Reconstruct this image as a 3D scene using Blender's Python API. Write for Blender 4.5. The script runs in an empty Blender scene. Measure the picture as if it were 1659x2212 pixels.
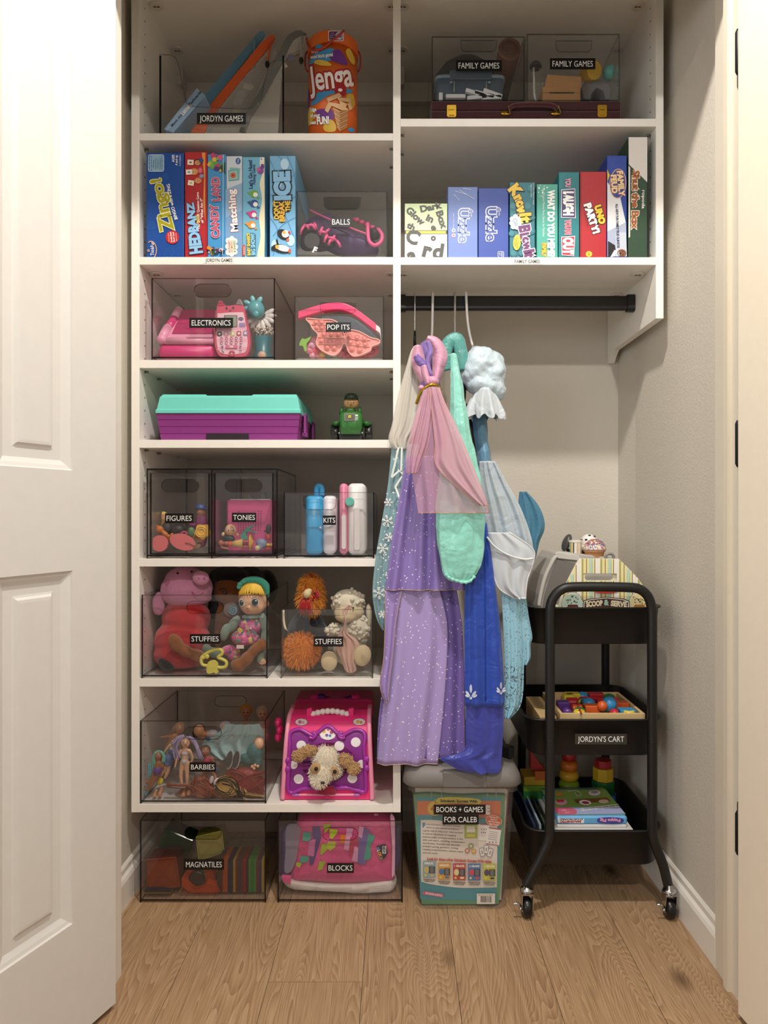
import bpy, bmesh, math, random
from mathutils import Vector, Matrix
from mathutils.geometry import tessellate_polygon

scene = bpy.context.scene
COL = scene.collection
PI = math.pi
R = random.Random(11)

# ------------------------------------------------------------------ camera, light, exposure
CX, CY, FP, CZ = 856.0, 1106.0, 1534.0, 0.943      # vanishing point, focal length (px of a 1659x2212 frame), eye height
F, BW = 1.714, 2.109                               # distance of the shelf fronts and of the back wall
cam_d = bpy.data.cameras.new('camera')
cam_d.sensor_fit = 'VERTICAL'; cam_d.sensor_height = 36; cam_d.lens = FP / 2212 * 36
cam_d.shift_x = (829.5 - CX) / 2212; cam_d.shift_y = 0
cam_d.clip_start = 0.05
cam = bpy.data.objects.new('camera', cam_d); COL.objects.link(cam)
cam.location = (0, 0, CZ); cam.rotation_euler = (PI / 2, 0, 0)
scene.camera = cam

world = bpy.data.worlds.new('room_ambience'); scene.world = world; world.use_nodes = True
world.node_tree.nodes['Background'].inputs[0].default_value = (1.0, 0.99, 0.975, 1)
world.node_tree.nodes['Background'].inputs[1].default_value = 0.36

def lamp(name, loc, power, size, color, spread=180, target=(0, 1.8, 0.8)):
    d = bpy.data.lights.new(name, 'AREA'); d.shape = 'DISK'; d.size = size; d.energy = power; d.color = color
    d.spread = math.radians(spread)
    o = bpy.data.objects.new(name, d); COL.objects.link(o); o.location = loc
    o.rotation_euler = (Vector(target) - Vector(loc)).to_track_quat('-Z', 'Y').to_euler()
    return o
WARM = (1.0, 0.94, 0.865)
lamp('ceiling_light_lamp', (0.10, 0.80, 2.55), 28, 0.10, WARM, target=(0.05, 1.45, 0.3))
lamp('ceiling_light_lamp', (0.30, -0.9, 2.58), 32, 0.14, WARM, target=(0.1, 1.8, 0.6))
lamp('window_daylight', (-2.3, -1.6, 1.4), 26, 1.4, (0.93, 0.96, 1.0), target=(0, 1.6, 0.5))

scene.view_settings.view_transform = 'Standard'
scene.view_settings.look = 'None'
scene.view_settings.exposure = -0.04
scene.view_settings.gamma = 1.0
scene.view_settings.use_curve_mapping = False
scene.cycles.transparent_max_bounces = 48
scene.cycles.max_bounces = 10
scene.cycles.diffuse_bounces = 5

# ------------------------------------------------------------------ helpers
def P(x, y, Y):
    return Vector(((x - CX) * Y / FP, Y, CZ - (y - CY) * Y / FP))
def sz(py, Y=F):
    return CZ - (py - CY) * Y / FP

def lin(h):
    h = h.lstrip('#')
    out = []
    for i in (0, 2, 4):
        c = int(h[i:i + 2], 16) / 255
        out.append(c / 12.92 if c <= 0.04045 else ((c + 0.055) / 1.055) ** 2.4)
    return tuple(out) + (1.0,)

MATS = {}
def mt(col, r=0.5, kind='plain', metal=0.0, a=1.0, s2=None, sc=40.0):
    key = (col, r, kind, metal, a, s2, sc)
    if key in MATS: return MATS[key]
    m = bpy.data.materials.new(kind + '_' + col.lstrip('#')); m.use_nodes = True
    nt = m.node_tree; N = nt.nodes; L = nt.links
    b = N['Principled BSDF']
    c = lin(col)
    b.inputs['Base Color'].default_value = c
    b.inputs['Roughness'].default_value = r
    b.inputs['Metallic'].default_value = metal
    tc = N.new('ShaderNodeTexCoord')
    def noise(scale, detail=3.0):
        n = N.new('ShaderNodeTexNoise'); n.inputs['Scale'].default_value = scale; n.inputs['Detail'].default_value = detail
        L.new(tc.outputs['Object'], n.inputs['Vector']); return n
    def bump(n, st, dist=0.002):
        bp = N.new('ShaderNodeBump'); bp.inputs['Strength'].default_value = st; bp.inputs['Distance'].default_value = dist
        L.new(n.outputs[0], bp.inputs['Height']); L.new(bp.outputs[0], b.inputs['Normal'])
    def vary(n, f=0.12):
        mx = N.new('ShaderNodeMix'); mx.data_type = 'RGBA'
        d = lin(s2) if s2 else tuple(x * (1 - f * 2) for x in c[:3]) + (1,)
        mx.inputs[6].default_value = c; mx.inputs[7].default_value = d
        L.new(n.outputs[0], mx.inputs[0]); L.new(mx.outputs[2], b.inputs['Base Color'])
        return mx
    if kind == 'plain':
        n = noise(sc); vary(n, 0.03)
    elif kind == 'plush':
        n = noise(900, 2); bump(n, 0.7, 0.003); n2 = noise(sc); vary(n2, 0.1)
        b.inputs['Sheen Weight'].default_value = 0.35; b.inputs['Specular IOR Level'].default_value = 0.1
    elif kind == 'satin':
        n = noise(26, 5); n.inputs['Distortion'].default_value = 0.8; bump(n, 0.6, 0.008); vary(n, 0.08)
        b.inputs['Sheen Weight'].default_value = 0.2
    elif kind == 'wall':
        n = noise(190, 2); bump(n, 0.35, 0.0025)
    elif kind == 'wood':
        mp = N.new('ShaderNodeMapping'); mp.inputs['Scale'].default_value = (6, 60, 60)
        L.new(tc.outputs['Object'], mp.inputs['Vector'])
        n = noise(3, 5); L.new(mp.outputs[0], n.inputs['Vector']); vary(n, 0.16); bump(n, 0.15)
    elif kind == 'glitter':
        v = N.new('ShaderNodeTexVoronoi'); v.inputs['Scale'].default_value = sc; L.new(tc.outputs['Object'], v.inputs['Vector'])
        v2 = N.new('ShaderNodeMath'); v2.operation = 'LESS_THAN'; v2.inputs[1].default_value = 0.16
        L.new(v.outputs['Distance'], v2.inputs[0])
        mx = vary(v2); L.new(v2.outputs[0], mx.inputs[0])
    if kind in ('sheer', 'glittersheer', 'film'):
        nt.nodes.remove(tc)
    if a < 1.0:
        tr = N.new('ShaderNodeBsdfTransparent'); ms = N.new('ShaderNodeMixShader'); ms.inputs[0].default_value = a
        if kind == 'film': tr.inputs[0].default_value = tuple(0.8 + 0.2 * x for x in c[:3]) + (1,)
        out = N['Material Output']
        L.new(tr.outputs[0], ms.inputs[1]); L.new(b.outputs[0], ms.inputs[2]); L.new(ms.outputs[0], out.inputs[0])
    MATS[key] = m
    return m

def acrylic(name, tint, gloss=1.0, edge=False, haze=0.0):
    m = bpy.data.materials.new(name); m.use_nodes = True
    nt = m.node_tree; N = nt.nodes; L = nt.links; N.clear()
    out = N.new('ShaderNodeOutputMaterial'); mix = N.new('ShaderNodeMixShader')
    tr = N.new('ShaderNodeBsdfTransparent'); tr.inputs[0].default_value = tint + (1,)
    gl = N.new('ShaderNodeBsdfGlossy'); gl.inputs['Roughness'].default_value = 0.04 if not edge else 0.15
    gl.inputs[0].default_value = (gloss, gloss, gloss, 1)
    lw = N.new('ShaderNodeLayerWeight'); lw.inputs[0].default_value = 0.5
    pw_ = N.new('ShaderNodeMath'); pw_.operation = 'POWER'; pw_.inputs[1].default_value = 5; L.new(lw.outputs['Facing'], pw_.inputs[0])
    fr = N.new('ShaderNodeMath'); fr.operation = 'MULTIPLY_ADD'; fr.inputs[1].default_value = 0.7; fr.inputs[2].default_value = 0.03; L.new(pw_.outputs[0], fr.inputs[0])
    base = tr.outputs[0]
    if haze:
        df = N.new('ShaderNodeBsdfDiffuse'); df.inputs[0].default_value = (0.8, 0.79, 0.78, 1); m0 = N.new('ShaderNodeMixShader'); m0.inputs[0].default_value = haze
        L.new(tr.outputs[0], m0.inputs[1]); L.new(df.outputs[0], m0.inputs[2]); base = m0.outputs[0]
    L.new(fr.outputs[0], mix.inputs[0]); L.new(base, mix.inputs[1]); L.new(gl.outputs[0], mix.inputs[2])
    L.new(mix.outputs[0], out.inputs[0])
    return m
SMOKE = acrylic('smoky_acrylic', (0.962, 0.956, 0.959), haze=0.012); SMOKE_E = acrylic('smoky_acrylic_edge', (0.10, 0.095, 0.10), 1.0, True)
CLEAR = acrylic('clear_acrylic', (0.988, 0.987, 0.984), haze=0.014); CLEAR_E = acrylic('clear_acrylic_edge', (0.6, 0.59, 0.58), 1.0, True)
LIP = acrylic('acrylic_lip', (0.78, 0.77, 0.77), 1.0, True)

ORG = {}
BND = None; BINB = {}
def inside(th, b=None):
    global BND
    BND = BINB[th.name] if th is not None else b
def tag(o, label=None, cat=None, group=None, kind=None):
    if label: o['label'] = label
    if cat: o['category'] = cat
    if group: o['group'] = group
    if kind: o['kind'] = kind
    return o

def thing(name, label, cat, loc, group=None, kind=None):
    o = bpy.data.objects.new(name, None); COL.objects.link(o)
    o.empty_display_size = 0.02
    o.location = loc; ORG[o.name] = Vector(loc)
    return tag(o, label, cat, group, kind)

class G:
    """collects geometry in world space; build() links it as one mesh object"""
    def __init__(s, mat=None):
        s.v = []; s.f = []; s.fm = []; s.fs = []; s.mats = []; s.mi = 0; s.sm = False
        if mat: s.m(mat)
    def m(s, mat, smooth=None):
        if mat not in s.mats: s.mats.append(mat)
        s.mi = s.mats.index(mat)
        if smooth is not None: s.sm = smooth
        return s
    def face(s, idx):
        s.f.append(tuple(idx)); s.fm.append(s.mi); s.fs.append(s.sm)
    def add(s, vs, fs):
        b = len(s.v); s.v.extend(Vector(v) for v in vs)
        for f in fs: s.face([b + i for i in f])
        return s
    def hull8(s, c):     # c: 8 corners, bottom 4 ccw, top 4 ccw
        return s.add(c, [(0, 3, 2, 1), (4, 5, 6, 7), (0, 1, 5, 4), (1, 2, 6, 5), (2, 3, 7, 6), (3, 0, 4, 7)])
    def box(s, x0, x1, y0, y1, z0, z1):
        return s.hull8([(x0, y0, z0), (x1, y0, z0), (x1, y1, z0), (x0, y1, z0), (x0, y0, z1), (x1, y0, z1), (x1, y1, z1), (x0, y1, z1)])
    def rbox(s, x0, x1, y0, y1, z0, z1, r=0.003, n=3):
        """box with rounded vertical-plane outline (seen from the front) and soft front/back edges"""
        pts = rrect((x0 + x1) / 2, (z0 + z1) / 2, x1 - x0, z1 - z0, r, n)
        e = min(r * 0.6, (y1 - y0) / 3)
        pin = rrect((x0 + x1) / 2, (z0 + z1) / 2, x1 - x0 - 2 * e, z1 - z0 - 2 * e, max(r - e, 0.0004), n)
        rings = [[(a, y0, b) for a, b in pin], [(a, y0 + e, b) for a, b in pts], [(a, y1 - e, b) for a, b in pts], [(a, y1, b) for a, b in pin]]
        return s.loft(rings, True, True)
    def loft(s, rings, cap0=False, cap1=False, closed=True):
        n = len(rings[0]); b = len(s.v)
        for r in rings: s.v.extend(Vector(p) for p in r)
        for i in range(len(rings) - 1):
            for j in range(n if closed else n - 1):
                k = (j + 1) % n
                s.face((b + i * n + j, b + i * n + k, b + (i + 1) * n + k, b + (i + 1) * n + j))
        if cap0: s.face([b + j for j in range(n)][::-1])
        if cap1: s.face([b + (len(rings) - 1) * n + j for j in range(n)])
        return s
    def tube(s, pts, r, seg=8, caps=True, flat=1.0, up=None):
        pts = [Vector(p) for p in pts]; n = len(pts)
        rr = r if isinstance(r, (list, tuple)) else [r] * n
        rings = []; ref = None
        for i, p in enumerate(pts):
            t = (pts[min(i + 1, n - 1)] - pts[max(i - 1, 0)]).normalized()
            if ref is None:
                u = up and Vector(up) or (Vector((0, 0, 1)) if abs(t.z) < 0.9 else Vector((1, 0, 0)))
                a = t.cross(u).normalized()
            else:
                a = (ref - t * ref.dot(t))
                a = a.normalized() if a.length > 1e-6 else t.orthogonal().normalized()
            ref = a; bb = t.cross(a)
            rings.append([p + a * math.cos(2 * PI * k / seg) * rr[i] + bb * math.sin(2 * PI * k / seg) * rr[i] * flat for k in range(seg)])
        return s.loft(rings, caps, caps)
    def cyl(s, p0, p1, r0, r1=None, seg=20):
        return s.tube([p0, p1], [r0, r0 if r1 is None else r1], seg)
    def lathe(s, prof, c, axis='z', seg=24, squash=1.0):
        rings = []
        for r, h in prof:
            ring = []
            for k in range(seg):
                a = 2 * PI * k / seg; u, w = r * math.cos(a), r * math.sin(a) * squash
                ring.append(Vector(c) + (Vector((u, w, h)) if axis == 'z' else Vector((u, h, w)) if axis == 'y' else Vector((h, u, w))))
            rings.append(ring)
        return s.loft(rings, True, True)
    def ell(s, c, rad, rot=None, seg=14, rg=9):
        if isinstance(rad, (int, float)): rad = (rad, rad, rad)
        M = Matrix.Identity(3)
        if rot is not None:
            M = Matrix.Rotation(math.radians(rot), 3, 'Y') if isinstance(rot, (int, float)) else rot
        c = Vector(c); b = len(s.v)
        s.v.append(c + M @ Vector((0, 0, rad[2])))
        for i in range(1, rg):
            t = PI * i / rg
            for k in range(seg):
                a = 2 * PI * k / seg
                s.v.append(c + M @ Vector((rad[0] * math.sin(t) * math.cos(a), rad[1] * math.sin(t) * math.sin(a), rad[2] * math.cos(t))))
        s.v.append(c + M @ Vector((0, 0, -rad[2]))); last = len(s.v) - 1
        for k in range(seg):
            k2 = (k + 1) % seg
            s.face((b, b + 1 + k, b + 1 + k2))
            for i in range(rg - 2):
                s.face((b + 1 + i * seg + k, b + 1 + (i + 1) * seg + k, b + 1 + (i + 1) * seg + k2, b + 1 + i * seg + k2))
            s.face((last, b + 1 + (rg - 2) * seg + k2, b + 1 + (rg - 2) * seg + k))
        return s
    def prism(s, pts, f0, f1):
        """pts 2-D outline; f0/f1 map (a,b) to the two end faces"""
        n = len(pts); b = len(s.v)
        s.v.extend(Vector(f0(*p)) for p in pts); s.v.extend(Vector(f1(*p)) for p in pts)
        tri = tessellate_polygon([[Vector((p[0], p[1], 0)) for p in pts]])
        for t in tri:
            s.face([b + i for i in t]); s.face([b + n + i for i in t][::-1])
        for j in range(n):
            k = (j + 1) % n; s.face((b + j, b + n + j, b + n + k, b + k))
        return s
    def slab(s, pts, Y0, Y1, Yref=None):
        """outline in photo pixels at distance Yref (default Y0), given thickness Y0..Y1"""
        q = Yref or Y0
        def m(Y): return lambda a, b: (P(a, b, q).x, Y, P(a, b, q).z)
        return s.prism(pts, m(Y0), m(Y1))
    def build(s, name, parent=None, label=None, cat=None, group=None, kind=None, smooth=None, loc=None, mods=None):
        me = bpy.data.meshes.new(name)
        if BND:
            x0, x1, y0, y1, z0 = BND
            for v in s.v: v.x = min(max(v.x, x0), x1); v.y = min(max(v.y, y0), y1); v.z = max(v.z, z0)
        if parent is not None: org = ORG[parent.name]
        elif loc is not None: org = Vector(loc)
        else:
            xs = [v.x for v in s.v]; ys = [v.y for v in s.v]; zs = [v.z for v in s.v]
            org = Vector(((min(xs) + max(xs)) / 2, (min(ys) + max(ys)) / 2, min(zs)))
        me.from_pydata([tuple(v - org) for v in s.v], [], s.f)
        for mm in s.mats: me.materials.append(mm)
        me.polygons.foreach_set('material_index', s.fm)
        fs = s.fs if smooth is None else [smooth] * len(s.f)
        me.polygons.foreach_set('use_smooth', fs)
        bm = bmesh.new(); bm.from_mesh(me); bmesh.ops.recalc_face_normals(bm, faces=bm.faces[:]); bm.to_mesh(me); bm.free()
        me.update()
        o = bpy.data.objects.new(name, me); COL.objects.link(o)
        if parent is not None: o.parent = parent
        else: o.location = org
        ORG[o.name] = org
        tag(o, label, cat, group, kind)
        for k in (mods or []):
            if k[0] == 'remesh':
                md = o.modifiers.new('Remesh', 'REMESH'); md.mode = 'VOXEL'; md.voxel_size = k[1]; md.use_smooth_shade = True
                sm = o.modifiers.new('Smooth', 'SMOOTH'); sm.factor = 0.5; sm.iterations = k[2] if len(k) > 2 else 4
            elif k[0] == 'subsurf':
                md = o.modifiers.new('Subsurf', 'SUBSURF'); md.levels = k[1]; md.render_levels = k[1]
            elif k[0] == 'disp':
                tx = bpy.data.textures.new('crumple', 'CLOUDS'); tx.noise_scale = k[1]; tx.noise_depth = 2
                md = o.modifiers.new('Displace', 'DISPLACE'); md.texture = tx; md.strength = k[2]; md.mid_level = 0.5; md.texture_coords = 'GLOBAL'
            elif k[0] == 'bevel':
                md = o.modifiers.new('Bevel', 'BEVEL'); md.width = k[1]; md.segments = 2; md.limit_method = 'ANGLE'
            elif k[0] == 'solid':
                md = o.modifiers.new('Solidify', 'SOLIDIFY'); md.thickness = k[1]
        return o

def rrect(cx, cy, w, h, r, n=4):
    r = min(r, w / 2 - 1e-6, h / 2 - 1e-6); pts = []
    for sx, sy, a0 in ((1, 1, 0), (-1, 1, 90), (-1, -1, 180), (1, -1, 270)):
        for k in range(n + 1):
            a = math.radians(a0 + 90 * k / n)
            pts.append((cx + sx * (w / 2 - r) + r * math.cos(a), cy + sy * (h / 2 - r) + r * math.sin(a)))
    return pts
def disc(cx, cy, rx, ry=None, rot=0, n=22, a0=0, a1=360):
    ry = rx if ry is None else ry; c, q = math.cos(math.radians(rot)), math.sin(math.radians(rot)); out = []
    full = abs(a1 - a0) >= 360
    for k in range(n if full else n + 1):
        a = math.radians(a0 + (a1 - a0) * k / n); u, v = rx * math.cos(a), ry * math.sin(a)
        out.append((cx + u * c - v * q, cy + u * q + v * c))
    return out
def spline(pts, n=6, closed=False):
    """Catmull-Rom through tuples of any dimension"""
    N = len(pts); out = []
    for i in range(N if closed else N - 1):
        g = (lambda k: pts[k % N]) if closed else (lambda k: pts[max(0, min(N - 1, k))])
        p0, p1, p2, p3 = g(i - 1), g(i), g(i + 1), g(i + 2)
        for j in range(n):
            t = j / n
            out.append(tuple(0.5 * (2 * b + (c - a) * t + (2 * a - 5 * b + 4 * c - d) * t * t + (3 * b - a - 3 * c + d) * t ** 3) for a, b, c, d in zip(p0, p1, p2, p3)))
    if not closed: out.append(tuple(pts[-1]))
    return out

_H = {}
def glyphs(s, bold=0.0):
    key = (s, bold)
    if key in _H: return _H[key]
    cu = bpy.data.curves.new('t', 'FONT'); cu.body = s; cu.size = 1; cu.offset = bold; cu.resolution_u = 3
    ob = bpy.data.objects.new('t', cu)
    me = bpy.data.meshes.new_from_object(ob)
    vs = [(v.co.x, v.co.y) for v in me.vertices]; fs = [tuple(p.vertices) for p in me.polygons]
    bpy.data.objects.remove(ob); bpy.data.curves.remove(cu); bpy.data.meshes.remove(me)
    _H[key] = (vs, fs)
    return _H[key]
CAP = max(v[1] for v in glyphs('H')[0])

def flat(Y):
    def f(a, b, d):
        p = P(a, b, Y); p.y -= d; return p
    return f

def half(q, ax, lim, sg):
    r = []
    for i in range(len(q)):
        a, b = q[i], q[(i + 1) % len(q)]; da, db = (a[ax] - lim) * sg, (b[ax] - lim) * sg
        if da >= 0: r.append(a)
        if da * db < 0: t = da / (da - db); r.append((a[0] + (b[0] - a[0]) * t, a[1] + (b[1] - a[1]) * t))
    return r
def strips(p, ax, st):
    lo = min(q[ax] for q in p); hi = max(q[ax] for q in p); out = []
    k0 = math.floor(lo / st)
    while k0 * st < hi:
        q = p
        for lim, sg in ((k0 * st, 1), ((k0 + 1) * st, -1)):
            q = half(q, ax, lim, sg)
            if len(q) < 3: break
        if len(q) >= 3: out.append(q)
        k0 += 1
    return out

class Print:
    """flat print on a surface; coordinates are photo pixels mapped by mapf(px, py, lift)"""
    def __init__(s, mapf, r=0.45):
        s.mapf = flat(mapf) if isinstance(mapf, (int, float)) else mapf
        s.g = G(); s.n = 0; s.r = r; s.sub = False; s.ymax = None
    def _d(s): s.n += 1; return 0.0004 + 0.00007 * s.n
    def emit(s, polys, d):
        if s.sub:      # curved surface: cut the faces into narrow strips along one axis
            ax, st = s.sub; polys = [q for p in polys for q in strips(p, ax, st)]
        if s.ymax is not None:
            q2 = []
            for p in polys:
                if max(q[1] for q in p) > s.ymax: p = half(p, 1, s.ymax, -1)
                if len(p) >= 3: q2.append(p)
            polys = q2
        for p in polys:
            b = len(s.g.v); s.g.v.extend(s.mapf(q[0], q[1], d) for q in p); s.g.face(range(b, b + len(p)))
    def poly(s, pts, col):
        d = s._d(); s.g.m(mt(col, s.r) if isinstance(col, str) else col)
        s.emit([[pts[i] for i in t] for t in tessellate_polygon([[Vector((p[0], p[1], 0)) for p in pts]])], d)
        return s
    def rect(s, x0, y0, x1, y1, col, r=0): return s.poly(rrect((x0 + x1) / 2, (y0 + y1) / 2, abs(x1 - x0), abs(y1 - y0), r, 3) if r else [(x0, y0), (x1, y0), (x1, y1), (x0, y1)], col)
    def disc(s, x, y, rx, col, ry=None, rot=0, n=18): return s.poly(disc(x, y, rx, ry, rot, n), col)
    def line(s, pts, w, col):
        d = s._d(); s.g.m(mt(col, s.r))
        L = []; Rr = []
        for i, p in enumerate(pts):
            a = pts[max(i - 1, 0)]; c = pts[min(i + 1, len(pts) - 1)]
            dx, dy = c[0] - a[0], c[1] - a[1]; l = math.hypot(dx, dy) or 1
            nx, ny = -dy / l * w / 2, dx / l * w / 2
            L.append((p[0] + nx, p[1] + ny)); Rr.append((p[0] - nx, p[1] - ny))
        s.emit([[L[i], L[i + 1], Rr[i + 1], Rr[i]] for i in range(len(pts) - 1)], d)
        return s
    def text(s, t, x, y, h, col, rot=0, w=None, bold=0.0, out=None, ow=0.05, arc=0.0, grow=0.0, slant=0.0):
        """x,y centre; h cap height; w total width (px); out: outline colour; arc: bend; grow: taper along the word"""
        passes = ([(out, bold + ow)] if out else []) + [(col, bold)]
        base = glyphs(t, bold)[0]
        if not base: return s
        u0, u1 = min(v[0] for v in base), max(v[0] for v in base)
        k = h / CAP; ku = (w / (u1 - u0)) if w else k
        c, q = math.cos(math.radians(rot)), math.sin(math.radians(rot))
        for colr, bo in passes:
            vs, fs = glyphs(t, bo); d = s._d(); s.g.m(mt(colr, s.r)); V2 = []
            for (u, v) in vs:
                U = (u - (u0 + u1) / 2) * ku; V = (v - CAP / 2) * k
                e = U / ((u1 - u0) * ku / 2 + 1e-9)
                V = V * (1 + grow * e) - arc * h * e * e; U += slant * V
                V2.append((x + U * c - V * q, y - (U * q + V * c)))
            s.emit([[V2[i] for i in f] for f in fs], d)
        return s
    def build(s, parent, name='printed_artwork'):
        return s.g.build(name, parent)

def nametag(parent, t, x0, y0, x1, y1, Y, h=None, name='name_tag', bg='0b0b0b', fg='f4f4f2', dark=True):
    pr = Print(Y, 0.35)
    pr.rect(x0, y0, x1, y1, bg)
    pr.text(t, (x0 + x1) / 2, (y0 + y1) / 2, h or (y1 - y0) * 0.52, fg, w=(x1 - x0) * 0.89)
    return pr.g.build(name, parent)

def holed(g, x0, x1, z0, z1, y0, y1, pts, mat, edge):
    """plate in XZ with one hole; pts: hole outline (x,z)"""
    n = len(pts); cx = sum(p[0] for p in pts) / n; cz = sum(p[1] for p in pts) / n
    outp = []
    for (a, b) in pts:
        dx, dz = a - cx, b - cz; ts = []
        if dx > 1e-9: ts.append((x1 - cx) / dx)
        if dx < -1e-9: ts.append((x0 - cx) / dx)
        if dz > 1e-9: ts.append((z1 - cz) / dz)
        if dz < -1e-9: ts.append((z0 - cz) / dz)
        t = min(ts); outp.append([cx + dx * t, cz + dz * t])
    for (X, Z) in ((x0, z0), (x1, z0), (x1, z1), (x0, z1)):
        i = min(range(n), key=lambda j: (outp[j][0] - X) ** 2 + (outp[j][1] - Z) ** 2); outp[i] = [X, Z]
    g.m(mat)
    for Y in (y0, y1):
        b = len(g.v); g.v.extend(Vector((a, Y, c)) for a, c in outp); g.v.extend(Vector((a, Y, c)) for a, c in pts)
        for j in range(n):
            k = (j + 1) % n; g.face((b + j, b + k, b + n + k, b + n + j))
    g.m(edge)
    for ring in (outp, pts):
        b = len(g.v); g.v.extend(Vector((a, y0, c)) for a, c in ring); g.v.extend(Vector((a, y1, c)) for a, c in ring)
        for j in range(n):
            k = (j + 1) % n; g.face((b + j, b + k, b + n + k, b + n + j))

def hole_pts(cx, cz, w, h, style):
    if style == 'pill': return rrect(cx, cz, w, h, h / 2, 8)
    # straight top, rounded bottom corners
    r = h * 0.38; pts = []
    for k in range(5):
        a = math.radians(180 + 90 * k / 4); pts.append((cx - w / 2 * 0.97 + r + r * math.cos(a), cz - h / 2 + r + r * math.sin(a)))
    for k in range(1, 6): pts.append((cx - w / 2 * 0.97 + r + (w * 0.97 - 2 * r) * k / 6, cz - h / 2))
    for k in range(5):
        a = math.radians(270 + 90 * k / 4); pts.append((cx + w / 2 * 0.97 - r + r * math.cos(a), cz - h / 2 + r + r * math.sin(a)))
    for k in range(7): pts.append((cx + w / 2 - w * k / 6, cz + h / 2))
    return pts

def acrylic_bin(label, x0, x1, yt, zb, Yf, D, hand, tg, tint='smoke', group=None, back=False, name='storage_bin', t=0.003):
    A, E = (SMOKE, SMOKE_E) if tint == 'smoke' else (CLEAR, CLEAR_E)
    X0, X1 = P(x0, 0, Yf).x, P(x1, 0, Yf).x; zt = P(0, yt, Yf).z; Yb = Yf + D
    inside(None)
    th = thing(name, label, 'storage bin', ((X0 + X1) / 2, Yf + D / 2, zb), group)
    BINB[th.name] = (X0 + t + .0007, X1 - t - .0007, Yf + t + .0012, Yb - t - .0007, zb + .0085)
    k = Yf / FP
    hp = P(hand[0], hand[1], Yf); pts = hole_pts(hp.x, hp.z, hand[2] * k, hand[3] * k, hand[4])
    g = G(); holed(g, X0 + t, X1 - t, zb + 0.006, zt, Yf, Yf + t, pts, A, E); g.build('front_panel', th)
    g = G(LIP); g.sm = True
    ring = [Vector((a, Yf, c)) for a, c in pts]; g.tube(ring + [ring[0], ring[1]], 0.0011, 5, False); g.build('handle_rim', th)
    g = G()
    if back: holed(g, X0 + t, X1 - t, zb + 0.006, zt, Yb - t, Yb, pts, A, E)
    else: g.m(A); g.box(X0 + t, X1 - t, Yb - t, Yb, zb + 0.006, zt)
    g.build('back_panel', th)
    if back:
        g = G(LIP); g.sm = True; ring = [Vector((a, Yb - t, c)) for a, c in pts]; g.tube(ring + [ring[0], ring[1]], 0.001, 5, False); g.build('handle_rim', th)
    for (a, b) in ((X0, X0 + t), (X1 - t, X1)):
        g = G(A); c = [(a, Yf, zb), (b, Yf, zb), (b, Yb, zb), (a, Yb, zb), (a, Yf, zt), (b, Yf, zt), (b, Yb, zt), (a, Yb, zt)]
        g.add(c, [(1, 2, 6, 5), (3, 0, 4, 7)]); g.m(E)
        g.add(c, [(0, 3, 2, 1), (4, 5, 6, 7), (0, 1, 5, 4), (2, 3, 7, 6)]); g.build('side_panel', th)
    g = G(A); c = [(X0 + t, Yf - 0.0005, zb + 0.004), (X1 - t, Yf - 0.0005, zb + 0.004), (X1 - t, Yb, zb + 0.004), (X0 + t, Yb, zb + 0.004)]
    c += [(a, b, z + 0.004) for a, b, z in c]
    g.add(c, [(0, 3, 2, 1), (4, 5, 6, 7)]); g.m(E); g.add(c, [(0, 1, 5, 4), (1, 2, 6, 5), (2, 3, 7, 6), (3, 0, 4, 7)]); g.build('base_panel', th)
    g = G(LIP); g.box(X0 + t, X1 - t, Yf - 0.0006, Yf + 0.002, zt - 0.0018, zt + 0.0004); g.build('top_rim', th)
    if tg: nametag(th, tg[0], tg[1], tg[2], tg[3], tg[4], Yf - 0.0002)
    return th

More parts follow.
